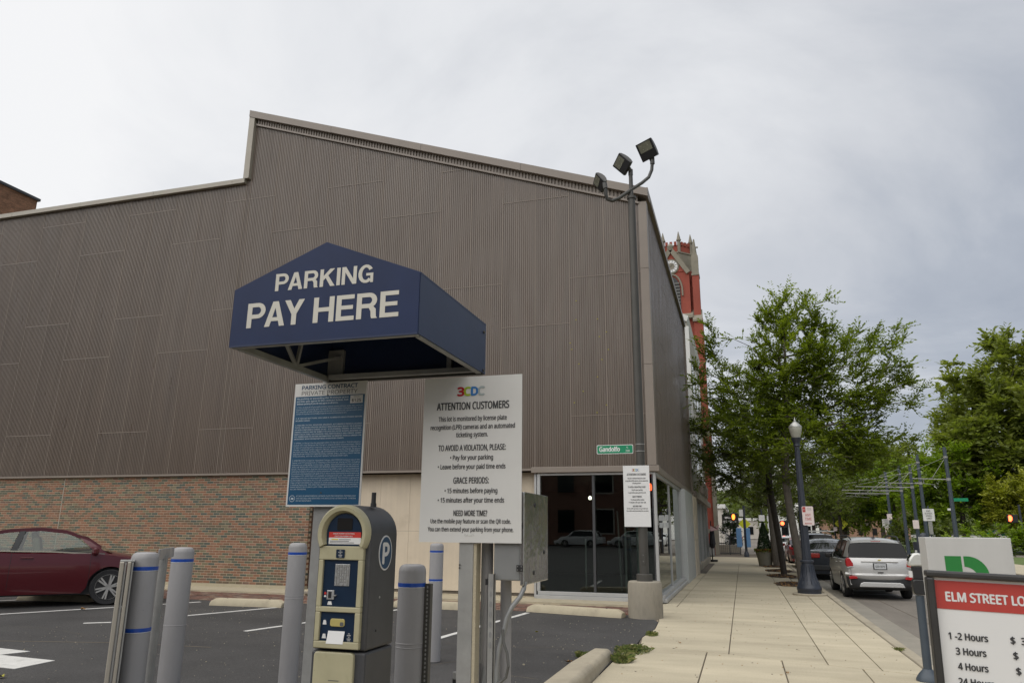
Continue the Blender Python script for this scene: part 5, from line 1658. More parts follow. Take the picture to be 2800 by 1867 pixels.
# ================================================================== KIOSK, PRICE BOARD, METER
kk = thing("logo_kiosk", "white upright kiosk with a cut green emblem behind the price board", "kiosk", (1.2, 4.95, 0))
mb = MB(); mb.box(.993, 4.845, 0.0, 1.42, 5.02, 1.598); mb.build("cabinet", "kioskwhite", parent=kk, bevel=.003)
k0 = 4.8435
mb = MB(); mb.prism([(1.080, 1.20), (1.162, 1.20), (1.162, 1.497), (1.080, 1.497)], "Y", k0, 4.8455); mb.build("green_bar", "logogreen", parent=kk)
mb = MB()
mb.prism([(1.174, 1.441)] + arc(1.174, 1.380, .061, 90, 0, 10) + [(1.235, 1.30), (1.292, 1.30)] + arc(1.190, 1.395, .102, 0, 90, 14) + [(1.174, 1.497)], "Y", k0, 4.8455)
mb.build("green_arc", "logogreen", parent=kk)
bd = thing("price_board", "black framed white price board headed ELM STREET LOT standing on the sidewalk", "price board", (.70, 3.51, 0))
TL = Vector((.702, 3.50, 1.475))
rr = math.radians(2.15)
ex, ez_ = Vector((math.cos(rr), 0, -math.sin(rr))), Vector((math.sin(rr) * .55, 0, math.cos(rr))).normalized()
def BP(u, w, d=0.0):
    return TL + ex * u - ez_ * w + Vector((0, d, 0))
def bquad(u0, w0, u1, w1, d0, d1, name, mat):
    m = MB()
    vs = [BP(u0, w0, d0), BP(u1, w0, d0), BP(u1, w1, d0), BP(u0, w1, d0), BP(u0, w0, d1), BP(u1, w0, d1), BP(u1, w1, d1), BP(u0, w1, d1)]
    m.add(vs, [(0, 3, 2, 1), (4, 5, 6, 7), (0, 1, 5, 4), (1, 2, 6, 5), (2, 3, 7, 6), (3, 0, 4, 7)])
    return m.build(name, mat, parent=bd)
BWd = .82
bquad(.018, .018, BWd, 1.30, .004, .03, "board_face", "signwhite2")
for q in ((0, 0, BWd + .02, .026), (0, 0.0265, .028, 1.34), (BWd - .008, .0265, BWd + .02, 1.34), (.0285, 1.30, BWd - .009, 1.34)):
    m = bquad(*q, -.022, .034, "frame_bar", "boardframe"); bv = m.modifiers.new("b", "BEVEL"); bv.width = .008; bv.segments = 2
bquad(.028, .037, BWd - .008, .146, .0015, .0035, "red_band", "boardred")
for uu in (.06, .74):
    bquad(uu, 1.34, uu + .03, 1.475, -.01, .03, "leg", "boardframe")


def btext(s, u, w, h_, wd, mat, bold=.05):
    o = text(s, 1, mat, bd, (0, 0, 0), align="LEFT", bold=bold, h=h_, w=wd, world=False)
    Mx = Matrix(((ex.x, 0, ez_.x, 0), (0, 1, 0, 0), (ex.z, 0, ez_.z, 0), (0, 0, 0, 1)))
    o.data.transform(Matrix.Translation(BP(u, w, .001) - WL[bd.name]) @ Mx)


btext("ELM STREET LOT", .067, .1145, .034, .300, "signwhite2", .055)
for i, (a, p_, ww) in enumerate((("1 -2 Hours", "$  3", .136), ("3 Hours", "$", .104), ("4 Hours", "$", .103), ("24 Hours", "$", .122))):
    w = .259 + i * .0555
    btext(a, (.062, .082, .084, .080)[i], w, .025, ww, "ink")
    btext(p_, .276 + i * .003, w + .0, .025, .052 if i == 0 else .016, "ink")

mt = thing("parking_meter", "dark parking meter with silver domed head on a slate post behind the price board", "parking meter", (1.90, 10.0, 0))
mx, my = 1.93, 10.0
mb = MB(); mb.cyl((mx - .02, my, .10), (mx - .01, my, .92), .045, n=18); mb.build("post", "meterpost", parent=mt, smooth=40)
mb = MB(); mb.lathe([(.13, 0), (.13, .02), (.10, .07), (.055, .12), (.046, .13)], (mx - .02, my, 0), 24); mb.build("foot", "meterpost", parent=mt, smooth=50)
mb = MB(); mb.prism(rrect(mx - .075, .93, mx + .085, 1.10, .03), "Y", my - .06, my + .06); mb.build("coin_vault", "black", parent=mt, bevel=.012, smooth=40)
mb = MB(); mb.box(mx - .06, my - .05, 1.10, mx + .075, my + .05, 1.245); mb.build("meter_body", "black", parent=mt, bevel=.01)
mb = MB(); mb.box(mx - .095, my - .03, 1.12, mx - .062, my + .03, 1.19); mb.build("side_plate", "signwhite2", parent=mt)
mb = MB()
mb.prism([(mx - .10, 1.245), (mx + .07, 1.245), (mx + .075, 1.33), (mx + .055, 1.385), (mx + .01, 1.40), (mx - .04, 1.385), (mx - .085, 1.33)], "Y", my - .065, my + .065)
mb.build("domed_hood", "meterhood", parent=mt, bevel=.02, smooth=60)
mb = MB(); mb.prism([(mx - .088, 1.30), (mx - .05, 1.37), (mx - .062, 1.375), (mx - .098, 1.31)], "Y", my - .045, my + .045); mb.build("hood_window", "dark_glass", parent=mt)
mb = MB(); mb.cyl((mx + .01, my, 1.40), (mx + .01, my, 1.425), .012, n=8); mb.build("top_knob", "meterhood", parent=mt)

# ================================================================== STREET LAMP
lp = thing("street_lamp", "dark ornamental street lamp with a pale urn globe at the kerb beside the tree", "street lamp", (1.60, 22.0, 0))
lx, ly = 1.60, 22.05
mb = MB(); mb.lathe([(.43, -.02), (.43, .035), (.40, .05), (.01, .05)], (lx, ly, 0), 30); tag(mb.build("lamp_pad", "kerb", smooth=40, parent=lp), None)
mb = MB()
n = 32; prof = [(.30, .05), (.30, .12), (.315, .14), (.315, .20), (.29, .235), (.285, .26), (.245, .33), (.20, .45), (.165, .62), (.15, .75), (.145, .82), (.175, .84), (.175, .88), (.15, .90)]
mb.lathe(prof, (lx, ly, 0), n); mb.build("base", "lamppost", parent=lp, smooth=40)
mb = MB()
for k in range(14):                                     # raised flutes of the bell
    a = 2 * math.pi * k / 14
    pts = [(lx + (r_ + .006) * math.cos(a), ly + (r_ + .006) * math.sin(a), z) for r_, z in ((.27, .28), (.23, .36), (.19, .47), (.162, .62), (.149, .76))]
    mb.tube(pts, .014, 5)
mb.build("base_flutes", "lamppost", parent=lp, smooth=60)
mb = MB()
vs, fs = [], []
m_ = 40
for j, (z, r_) in enumerate(((.90, .118), (2.2, .098), (3.93, .066))):
    for k in range(m_):
        a = 2 * math.pi * k / m_
        q = r_ * (1.0 if k % 4 in (0, 1) else .93)
        vs.append((lx + q * math.cos(a), ly + q * math.sin(a), z))
for j in range(2):
    for k in range(m_):
        fs.append((j * m_ + k, j * m_ + (k + 1) % m_, (j + 1) * m_ + (k + 1) % m_, (j + 1) * m_ + k))
mb.add(vs, fs); mb.build("fluted_shaft", "lamppost", parent=lp)
mb = MB(); mb.lathe([(.07, 3.93), (.095, 3.95), (.08, 4.0), (.10, 4.06), (.14, 4.13), (.15, 4.17), (.02, 4.17)], (lx, ly, 0), 20); mb.build("collar", "lamppost", parent=lp, smooth=40)
mb = MB(); mb.lathe([(.11, 4.17), (.14, 4.26), (.165, 4.38), (.172, 4.46), (.165, 4.48), (.02, 4.48)], (lx, ly, 0), 24); mb.build("globe", "globe", parent=lp, smooth=50)
mb = MB(); mb.lathe([(.175, 4.465), (.177, 4.49), (.15, 4.52), (.11, 4.57), (.06, 4.61), (.035, 4.63), (.04, 4.66), (.018, 4.69), (.010, 4.74), (.001, 4.76)], (lx, ly, 0), 24); mb.build("cap", "globecap", parent=lp, smooth=50)
an = thing("no_parking_sign", "white and red ANY TIME sign strapped to the ornamental street lamp", "street sign", (1.72, 21.9, 1.8))
mb = MB(); mb.prism(rrect(1.575, 1.80, 1.862, 2.30, .03), "Y", 21.90, 21.905); mb.build("sign_plate", "signpink", parent=an)
m2 = MB(); m2.prism(rrect(1.59, 2.145, 1.665, 2.285, .012), "Y", 21.897, 21.8995); m2.build("red_symbol", "signred", parent=an)
text("NO", .05, "signpink", an, (1.627, 21.896, 2.20), bold=.02, xs=.75, depth=.0002)
text("PARKING\nTOW ZONE", .036, "ink", an, (1.76, 21.899, 2.235), xs=.8, depth=.0002)
text("ANY\nTIME", .128, "signred", an, (1.718, 21.899, 2.035), xs=.72, bold=.015, depth=.0003, ls=.82)
m2 = MB(); m2.prism([(1.62, 1.845), (1.65, 1.825), (1.65, 1.837), (1.80, 1.837), (1.80, 1.853), (1.65, 1.853), (1.65, 1.865)], "Y", 21.897, 21.8995); m2.build("arrow", "signred", parent=an)

# ================================================================== VEHICLES
def interp(pts, x):
    if x <= pts[0][0]:
        return pts[0][1]
    for (a, va), (b_, vb) in zip(pts, pts[1:]):
        if x <= b_:
            t = (x - a) / (b_ - a); t = t * t * (3 - 2 * t) * .5 + t * .5
            return va + (vb - va) * t
    return pts[-1][1]


def make_car(name, label, cat, loc, rotz, P, group=None):
    """local axes: +x forward, z up. P holds length, width, height, wheel data and profiles"""
    root = thing(name, label, cat, loc, group, rotz)
    WL[root.name] = Vector((0, 0, 0))
    L, Wd, wr, xf, xr = P["L"], P["W"] / 2, P["wr"], P["xf"], P["xr"]
    paint = P["paint"]
    deck, plan, arch_r = P["deck"], P["plan"], P["wr"] * 1.16
    sill = P.get("sill", .20)
    xs = sorted(set([round(-L / 2 + i * L / 34, 4) for i in range(35)] + [round(c_ + arch_r * math.sin(math.radians(a)), 4) for c_ in (xf, xr) for a in range(-90, 91, 15)] + [-L / 2 + .04, -L / 2 + .10, L / 2 - .04, L / 2 - .10]))
    xs = [x for x in xs if -L / 2 <= x <= L / 2]

    def side_w(x, z):
        """half width of the lower body at (x,z)"""
        zd = interp(deck, x)
        t = max(0, min(1, (z - sill) / max(.1, zd - sill)))
        f = .955 + .045 * math.sin(min(1, t * 1.6) * math.pi / 2) - (.035 * max(0, (t - .62) / .38) ** 1.5)
        return Wd * interp(plan, x) * f
    vs, fs = [], []
    NT = 9
    for x in xs:
        zd = interp(deck, x)
        zb = interp(P.get("under", [(-9, sill), (9, sill)]), x)
        for c_ in (xf, xr):
            if abs(x - c_) < arch_r:
                zb = max(zb, wr + math.sqrt(max(0, arch_r ** 2 - (x - c_) ** 2)) * 1.0 - .0)
        zb = min(zb, zd - .10)
        half = []
        for k in range(NT):
            t = k / (NT - 1)
            z = zb + (zd - .03 - zb) * t
            half.append((side_w(x, z), z))
        half.append((side_w(x, zd) * .93, zd - .006))
        half.append((side_w(x, zd) * .5, zd + P.get("crown", .02) * .7))
        half.append((0, zd + P.get("crown", .02)))
        under = min(zb, sill + .02) if False else zb
        row = [(x, 0, zb + .02), (x, half[0][0] * .9, zb + .0)] + [(x, w, z) for w, z in half]
        vs += [(p[0], p[1], p[2]) for p in row] + [(p[0], -p[1], p[2]) for p in row]
    m = NT + 5
    for i in range(len(xs) - 1):
        for sgn in (0, 1):
            for k in range(m - 1):
                a = i * 2 * m + sgn * m + k; b_ = a + 1; c_ = b_ + 2 * m; d_ = a + 2 * m
                fs.append((a, d_, c_, b_) if sgn else (a, b_, c_, d_))
    for i in (0, len(xs) - 1):
        base = i * 2 * m
        lft = list(range(base, base + m)); rgt = list(range(base + m, base + 2 * m))
        f = lft + rgt[::-1]
        fs.append(f if i == 0 else f[::-1])
    mb = MB(); mb.add(vs, fs); body = mb.build("body", paint, parent=root, smooth=38)
    # dark underside and wheel wells
    mb = MB(); mb.box(-L / 2 + .25, -Wd * .86, sill - .03, L / 2 - .25, Wd * .86, sill + .12)
    for c_ in (xf, xr):
        mb.box(c_ - arch_r * .98, -Wd * .80, sill, c_ + arch_r * .98, Wd * .80, wr + arch_r * .9)
    mb.build("underbody", "plastic", parent=root)
    # greenhouse
    rz, cells, th = P["roof"], P["cells"], P["tumble"]
    belt = P["belt"]

    def gy(x, z):
        zb = interp(belt, x); zt = interp(rz, x)
        t = max(0, min(1.0, (z - zb) / max(.12, P["H"] - zb)))
        return (Wd * interp(plan, x) * .945) * (1 - th * t ** 1.15)
    glassm = P.get("glass", "dark_glass")

    def patch(q, name, mat, off=0.0, n=8, both=True, thick=0.02):
        """q: (xb0,xb1,xt0,xt1, zb offset, zt offset)"""
        xb0, xb1, xt0, xt1, zo, zt_o = q
        for s in (1, -1):
            v, f = [], []
            nt_ = 5
            for i in range(n + 1):
                u = i / n
                xb, xt = xb0 + (xb1 - xb0) * u, xt0 + (xt1 - xt0) * u
                zb, zt = interp(belt, xb) + zo, interp(rz, xt) - zt_o
                for k in range(nt_ + 1):
                    t = k / nt_
                    x = xb + (xt - xb) * t; z = zb + (zt - zb) * t
                    v.append((x, s * (gy(x, z) + off), z))
            for i in range(n):
                for k in range(nt_):
                    a = i * (nt_ + 1) + k
                    ff = (a, a + nt_ + 1, a + nt_ + 2, a + 1)
                    f.append(ff if s < 0 else ff[::-1])
            mm = MB(); mm.add(v, f); mm.build(name, mat, parent=root, smooth=40)
    for (kind, q) in cells:
        if kind == "glass":
            patch(q, "side_window", glassm, -.006)
        elif kind == "trim":
            patch(q, "window_trim", "chrome", .004, n=10)
        else:
            patch(q, "pillar", paint if kind == "paint" else "plastic", 0.0)
    # roof skin
    xa, xb_ = P["roofx"]
    v, f = [], []
    nx, ny = 14, 8
    for i in range(nx + 1):
        x = xa + (xb_ - xa) * i / nx
        z = interp(rz, x); hy = gy(x, z - .05)
        for k in range(ny + 1):
            t = -1 + 2 * k / ny
            v.append((x, hy * t, z - .055 * abs(t) ** 3.5 + .012 * (1 - t * t)))
    for i in range(nx):
        for k in range(ny):
            a = i * (ny + 1) + k
            f.append((a, a + ny + 1, a + ny + 2, a + 1))
    mm = MB(); mm.add(v, f); mm.build("roof", P.get("roofpaint", paint), parent=root, smooth=50)
    # windscreen and rear glass
    for nm, (x0, x1) in (("windscreen", P["ws"]), ("rear_window", P["rw"])):
        v, f = [], []
        for k in range(9):
            t = -1 + 2 * k / 8
            for i in range(6):
                u = i / 5
                x = x0 + (x1 - x0) * u
                z = (interp(deck, x0) + P.get("crown", .02) - .01) * (1 - u) + interp(rz, x1) * u
                z += .0 if nm == "windscreen" else 0
                hy = (gy(x, z) - .02) * (.90 + .10 * u)
                bow = (.06 if nm == "windscreen" else -.04) * (1 - t * t)
                v.append((x + bow, hy * t, z - .05 * abs(t) ** 3.5 * u))
        for k in range(8):
            for i in range(5):
                a = k * 6 + i
                ff = (a, a + 6, a + 7, a + 1)
                f.append(ff if nm == "windscreen" else ff[::-1])
        mm = MB(); mm.add(v, f); mm.build(nm, glassm, parent=root, smooth=50)
    # wheels
    for c_ in (xf, xr):
        for s in (1, -1):
            yw = s * (Wd - .115)
            wb = MB(); wb.lathe([(.06, -.02 * s), (wr * .60, -.03 * s), (wr * .66, .085 * s), (wr * .70, .095 * s), (wr * .70, -.08 * s), (.06, -.08 * s)], (c_, yw, wr), 28, axis="Y")
            wh = wb.build("wheel", "plastic", parent=root, smooth=35)
            tb = MB(); tb.lathe([(wr * .69, -.09), (wr * .95, -.105), (wr, -.08), (wr, .08), (wr * .95, .105), (wr * .69, .09)], (c_, yw, wr), 30, axis="Y")
            tb.build("tyre", "rubber", parent=wh, smooth=40)
            rb_ = MB()
            ns = P.get("spokes", 6)
            for q in range(ns):
                for da in (-.13, .13):
                    a = 2 * math.pi * q / ns + .3
                    p0 = Vector((c_ + .05 * math.cos(a + da * 1.5), yw + s * .088, wr + .05 * math.sin(a + da * 1.5)))
                    p1 = Vector((c_ + wr * .67 * math.cos(a + da), yw + s * .082, wr + wr * .67 * math.sin(a + da)))
                    rb_.bar(p0, p1, .062, .03)
            rb_.cyl((c_, yw + s * .07, wr), (c_, yw + s * .10, wr), .055, n=14)
            rb_.lathe([(wr * .655, .06 * s), (wr * .70, .098 * s), (wr * .715, .09 * s), (wr * .70, .05 * s)], (c_, yw, wr), 28, axis="Y")
            rb_.build("rim", "rim", parent=wh, smooth=35)
    # mirrors and handles
    for s in (1, -1):
        x = P["mirror"]; zb = interp(belt, x)
        mm = MB(); mm.obox((x, s * (Wd + .06), zb + .06), (.10, .20, .13), Matrix.Rotation(.25 * -s, 3, "Z")); mm.build("wing_mirror", P.get("mirrorpaint", paint), parent=root, bevel=.03)
        for hx in P.get("handles", ()):
            z = interp(belt, hx) - .13
            mm = MB(); mm.box(hx - .11, s * (side_w(hx, z) - .005), z, hx + .11, s * (side_w(hx, z) + .022), z + .025); mm.build("door_handle", paint, parent=root, bevel=.006)
    for seam in P.get("seams", ()):
        for s in (1, -1):
            v = []
            zt = interp(belt, seam) - .01
            mm = MB()
            zz = np.linspace(sill + .1, zt, 9)
            pts = [(seam, s * (side_w(seam, z) + .001), z) for z in zz]
            for p_, q_ in zip(pts, pts[1:]):
                mm.add([(p_[0] - .004, p_[1], p_[2]), (p_[0] + .004, p_[1], p_[2]), (q_[0] + .004, q_[1], q_[2]), (q_[0] - .004, q_[1], q_[2])], [(0, 1, 2, 3)])
            mm.build("door_seam", "black", parent=root)
    return root, side_w, gy


# --- maroon sedan
P = dict(L=4.95, W=1.84, H=1.50, wr=.345, xf=1.50, xr=-1.40, paint="maroon", sill=.24,
         deck=[(-2.48, .80), (-2.40, 1.02), (-1.9, 1.10), (-1.2, 1.08), (0, 1.04), (1.2, 1.03), (1.42, 1.0), (1.75, .95), (2.15, .84), (2.40, .68), (2.48, .52)],
         plan=[(-2.48, .80), (-2.2, .93), (-1.4, 1.0), (1.3, 1.0), (2.0, .92), (2.35, .76), (2.48, .62)],
         belt=[(-2.5, 1.09), (-1.7, 1.08), (0, 1.035), (.9, .985), (1.2, .97)],
         roof=[(-2.05, 1.10), (-1.35, 1.34), (-.7, 1.47), (-.2, 1.50), (.2, 1.46), (.6, 1.33), (1.02, 1.08), (1.2, .99)],
         tumble=.23, roofx=(-1.25, .42), ws=(1.12, .38), rw=(-1.95, -1.2), glass="car_glass", crown=.03,
         cells=[("paint", (-2.05, -1.62, -1.25, -1.05, 0, .0)), ("glass", (-1.60, -.70, -1.02, -.60, .02, .05)), ("black", (-.70, -.60, -.60, -.50, .0, .04)),
                ("glass", (-.58, .86, -.48, .36, .02, .06)), ("paint", (.86, 1.10, .38, .50, 0, 0)), ("paint", (-1.62, .9, -1.1, .45, .38, .0))],
         mirror=.78, handles=(-.35, -1.25), seams=(-.62, .78), spokes=6)
P["cells"] = [("paint", (-2.05, -1.66, -1.30, -1.05, 0, .0)), ("glass", (-1.64, -.66, -1.03, -.56, .015, .05)), ("black", (-.655, -.545, -.555, -.455, .0, .045)),
              ("glass", (-.54, .84, -.45, .40, .015, .055)), ("paint", (.845, 1.06, .405, .55, 0, 0)), ("trim", (-1.70, .95, -1.70, .95, -.012, 0))]
P["cells"] = P["cells"][:-1]
H_ = math.radians(47)
car_scale = 1.05
G_ = .38                                             # the cabin sits well forward
P["belt"] = [(-2.5, 1.09), (-1.4, 1.08), (.3, 1.04), (1.25, .99), (1.6, .97)]
P["roof"] = [(x + G_, z) for x, z in P["roof"]]
P["cells"] = [(k, (q[0] + G_, q[1] + G_, q[2] + G_, q[3] + G_, q[4], q[5])) for k, q in P["cells"]]
P["roofx"] = (-1.25 + G_, .42 + G_); P["ws"] = (1.10 + G_, .38 + G_); P["rw"] = (-1.95 + G_, -1.2 + G_)
P["mirror"] = .80 + G_; P["handles"] = (.02, -.9); P["seams"] = (-.24, 1.12)
car, sw_, gy_ = make_car("maroon_sedan", "dark maroon sedan with silver wheels parked in front of the brick wall", "car", (-13.1 - 1.05 * (1.5 * math.cos(H_) + .80 * math.sin(H_)), 13.35 - 1.05 * (1.5 * math.sin(H_) - .80 * math.cos(H_)), 0.0), H_, P)
car.scale = (1.05, 1.05, 1.05)
for s in (1, -1):
    mm = MB()
    pts = [(x, s * (gy_(x, interp(P["belt"], x)) + .012), interp(P["belt"], x) + .005) for x in np.linspace(-1.66 + G_, .98 + G_, 16)]
    for p_, q_ in zip(pts, pts[1:]):
        mm.add([(p_[0], p_[1], p_[2] - .012), (q_[0], q_[1], q_[2] - .012), (q_[0], q_[1], q_[2] + .012), (p_[0], p_[1], p_[2] + .012)], [(0, 1, 2, 3)])
    mm.build("window_trim", "chrome", parent=car)
    mm = MB()
    pts = [(x, s * (gy_(x, interp(P["roof"], x) - .035) + .004), interp(P["roof"], x) - .03) for x in np.linspace(-1.45 + G_, .9 + G_, 22)]
    for p_, q_ in zip(pts, pts[1:]):
        mm.add([(p_[0], p_[1] + s * .004, p_[2] - .035), (q_[0], q_[1] + s * .004, q_[2] - .035), (q_[0], q_[1], q_[2] + .03), (p_[0], p_[1], p_[2] + .03)], [(0, 1, 2, 3)])
    mm.build("roof_rail", "maroon", parent=car, smooth=60)
mm = MB(); mm.box(-1.75, -.80, .40, 1.1, .80, .92); mm.build("cabin_floor", "plastic", parent=car)
for x in (.40, -.60):
    for y in (-.40, .40):
        mm = MB(); mm.box(x - .28, y - .24, .85, x + .25, y + .24, 1.0); mm.obox((x - .25, y, 1.08), (.13, .46, .46), Matrix.Rotation(-.2, 3, "Y")); mm.obox((x - .33, y, 1.345), (.10, .26, .17), Matrix.Rotation(-.15, 3, "Y"))
        mm.build("seat", "seat", parent=car, bevel=.04)
mm = MB(); mm.lathe([(.17, 0), (.185, .015), (.17, .03), (.155, .015), (.17, 0)], (.80, .38, 1.02), 20); mm.build("steering_wheel", "plastic", parent=car, smooth=60)
mm = MB(); mm.box(.92, -.72, .80, 1.35, .72, .97); mm.build("dashboard", "plastic", parent=car, bevel=.04)
for s in (1, -1):
    mm = MB(); mm.obox((2.25, s * .62, .66), (.28, .22, .14), Matrix.Rotation(-.5 * s, 3, "Z")); mm.build("headlight", "dark_glass", parent=car, bevel=.03)
    mm = MB(); mm.obox((-2.36, s * .66, .88), (.16, .26, .18), Matrix.Rotation(.3 * s, 3, "Z")); mm.build("tail_light", "taillight", parent=car, bevel=.03)

# --- silver crossover
P2 = dict(L=4.25, W=1.74, H=1.62, wr=.335, xf=1.32, xr=-1.24, paint="silver", sill=.27,
          deck=[(-2.125, .98), (-2.06, 1.04), (-1.9, 1.06), (0, 1.04), (.95, 1.04), (1.2, 1.02), (1.7, .97), (2.0, .80), (2.12, .62)],
          plan=[(-2.125, .90), (-1.95, .955), (-1.3, 1.0), (1.3, 1.0), (1.9, .90), (2.12, .7)],
          belt=[(-2.1, 1.10), (0, 1.03), (1.2, 1.0)],
          roof=[(-2.10, 1.08), (-1.98, 1.36), (-1.78, 1.54), (-1.2, 1.60), (-.2, 1.62), (.4, 1.57), (.95, 1.22), (1.2, 1.04)],
          tumble=.25, roofx=(-1.86, .45), ws=(1.18, .42), rw=(-2.085, -1.84), crown=.02, under=[(-2.2, .40), (-1.9, .30), (-1.6, .26), (9, .26)],
          cells=[("paint", (-2.09, -1.55, -1.84, -1.42, 0, .0)), ("glass", (-1.52, -.62, -1.40, -.55, .015, .06)), ("black", (-.61, -.53, -.54, -.46, 0, .05)),
                 ("glass", (-.52, .86, -.45, .42, .015, .06)), ("paint", (.865, 1.12, .43, .55, 0, 0))],
          mirror=.80, handles=(-.3, -1.2), seams=(-.58, .80, -1.42), spokes=5, mirrorpaint="black")
suv, sw2, gy2 = make_car("silver_crossover", "silver crossover with red tail lights parked at the kerb by the street lamp", "car", (3.46, 24.95, -.13), math.pi / 2 + .012, P2)
X = -2.13
def on(parent, m, name, mat, **k):
    return m.build(name, mat, parent=parent, **k)
mm = MB(); mm.prism([(-.66, 1.085), (.66, 1.085), (.56, 1.50), (-.56, 1.50)], "X", -2.082, -2.04)
v, f = [], []
for k in range(11):
    t = -1 + 2 * k / 10
    for i in range(5):
        u = i / 4
        v.append((-2.155 + .235 * u + .055 * abs(t) ** 2.4, (.755 - .10 * u) * t, 1.09 + .40 * u - .03 * u * abs(t) ** 4))
f = [(k * 5 + i, k * 5 + i + 1, k * 5 + i + 6, k * 5 + i + 5) for k in range(10) for i in range(4)]
mm = MB(); mm.add(v, f); on(suv, mm, "rear_screen", "dark_glass", smooth=60)
v = []
for k in range(11):
    t = -1 + 2 * k / 10
    for i, (dx, z, w) in enumerate(((-.075, .66, .70), (-.085, .78, .72), (-.075, .93, .735), (-.06, .99, .74), (-.055, 1.02, .745), (-.035, 1.085, .75))):
        v.append((X + dx + .05 * abs(t) ** 3, w * t, z))
f = [(k * 6 + i, k * 6 + i + 1, k * 6 + i + 7, k * 6 + i + 6) for k in range(10) for i in range(5)]
mm = MB(); mm.add(v, f); tg = on(suv, mm, "tailgate", "silver", smooth=45)
mm = MB(); mm.box(X - .10, -.46, .985, X - .045, .46, 1.005); on(suv, mm, "tailgate_trim", "chrome", bevel=.006)
mm = MB(); mm.obox((X - .105, 0, 1.035), (.012, .075, .03), Matrix.Identity(3)); on(suv, mm, "badge", "yellow", bevel=.004)
mm = MB(); mm.box(X - .102, -.17, .79, X - .085, .17, .955); on(suv, mm, "plate_frame", "black", bevel=.006)
mm = MB(); mm.box(X - .107, -.145, .805, X - .10, .145, .94); pl8 = on(suv, mm, "number_plate", "plate")
o = text("GZB 5876", .095, "ink", suv, (0, 0, 0), depth=.0004, world=False, xs=.72, bold=.02)
o.data.transform(Matrix.Translation((X - .109, 0, .842)) @ Matrix.Rotation(-math.pi / 2, 4, "Z"))
mm = MB(); mm.box(X - .10, -.07, .705, X - .07, .07, .725); on(suv, mm, "boot_handle", "black")
for s in (1, -1):
    mm = MB()
    poly = [(s * .66, .86), (s * .82, .84), (s * .845, .90), (s * .84, 1.03), (s * .80, 1.085), (s * .74, 1.08), (s * .66, .93)]
    if s < 0:
        poly = poly[::-1]
    mm.prism(poly, "X", X - .075, X + .12); tl = on(suv, mm, "tail_light", "taillight", bevel=.02, smooth=40)
    mm = MB(); mm.prism([(s * .67, .845), (s * .82, .83), (s * .82, .848), (s * .67, .865)], "X", X - .078, X + .02); mm.build("reversing_lens", "plate", parent=tl)
    mm = MB(); mm.prism([(s * .58, .545), (s * .79, .53), (s * .80, .60), (s * .70, .615), (s * .60, .60)], "X", X - .10, X); on(suv, mm, "reflector", "taillight", bevel=.008)
    mm = MB(); mm.tube([(-1.75, s * .60, 1.56), (-1.55, s * .62, 1.635), (-1.2, s * .63, 1.655), (-.2, s * .64, 1.665), (.25, s * .63, 1.62)], .02, 6); on(suv, mm, "roof_rail", "plastic", smooth=60)
# bumper
v = []
for k in range(13):
    t = -1 + 2 * k / 12
    for i, (dx, z, w) in enumerate(((-.05, .50, .84), (-.125, .56, .86), (-.135, .64, .865), (-.10, .675, .865), (-.06, .70, .86))):
        v.append((X + dx + .16 * abs(t) ** 4, w * t, z + (.10 * abs(t) ** 3 if i < 2 else .0)))
f = [(k * 5 + i, k * 5 + i + 1, k * 5 + i + 6, k * 5 + i + 5) for k in range(12) for i in range(4)]
mm = MB(); mm.add(v, f); on(suv, mm, "rear_bumper", "silver", smooth=50)
v = []
for k in range(13):
    t = -1 + 2 * k / 12
    for i, (dx, z, w) in enumerate(((.12, .25, .74), (-.06, .30, .80), (-.105, .42, .84), (-.10, .515, .855))):
        v.append((X + dx + .16 * abs(t) ** 4, w * t, z + (.09 * abs(t) ** 3 if i == 3 else 0)))
f = [(k * 4 + i, k * 4 + i + 1, k * 4 + i + 5, k * 4 + i + 4) for k in range(12) for i in range(3)]
mm = MB(); mm.add(v, f); on(suv, mm, "lower_bumper", "plastic", smooth=50)
mm = MB(); mm.prism([(-.56, .335), (.56, .335), (.52, .43), (.44, .46), (-.44, .46), (-.52, .43)], "X", X - .125, X - .03); on(suv, mm, "skid_plate", "silver", bevel=.015)
mm = MB(); mm.cyl((-1.6, .0, 1.60), (-1.75, 0, 1.68), .02, .006, 8); mm.box(-1.66, -.05, 1.60, -1.52, .05, 1.625); on(suv, mm, "roof_aerial", "black")
mm = MB(); mm.box(-1.935, -.12, 1.515, -1.90, .12, 1.53); on(suv, mm, "brake_light", "taillight")

# --- dark sedan, black wagon with a ladder rack, others further away
P3 = dict(P); P3.update(paint="carnavy", glass="dark_glass", cells=[(k, q) for k, q in P["cells"]], L=4.7)
def rear_kit(c_, X, w, zt, z0, plate=True):
    for s in (1, -1):
        mm = MB(); mm.obox((X + .02, s * (w - .20), zt), (.14, .36, .17), Matrix.Rotation(.28 * s, 3, "Z")); mm.build("tail_light", "taillight", parent=c_, bevel=.03)
    mm = MB(); mm.box(X - .06, -w + .12, z0, X + .2, w - .12, z0 + .2); mm.build("rear_bumper", "plastic", parent=c_, bevel=.04)
    mm = MB(); mm.box(X - .075, -.15, zt - .10, X - .05, .15, zt + .04); mm.build("number_plate", "plate", parent=c_)
c3, _, _ = make_car("dark_sedan", "dark sedan with red tail lights parked in front of the silver crossover", "car", (3.22, 33.4, -.13), math.pi / 2, P3)
rear_kit(c3, -2.38, .88, .90, .36)
P4 = dict(P2); P4.update(paint="carblack", L=4.7, H=1.72, roof=[(x * 1.1, z * 1.06) for x, z in P2["roof"]], glass="dark_glass")
c4, _, _ = make_car("black_wagon", "black wagon with a white roof ladder rack parked beyond the dark sedan", "car", (3.30, 39.8, -.13), math.pi / 2, P4)
rear_kit(c4, -2.2, .88, .95, .36)
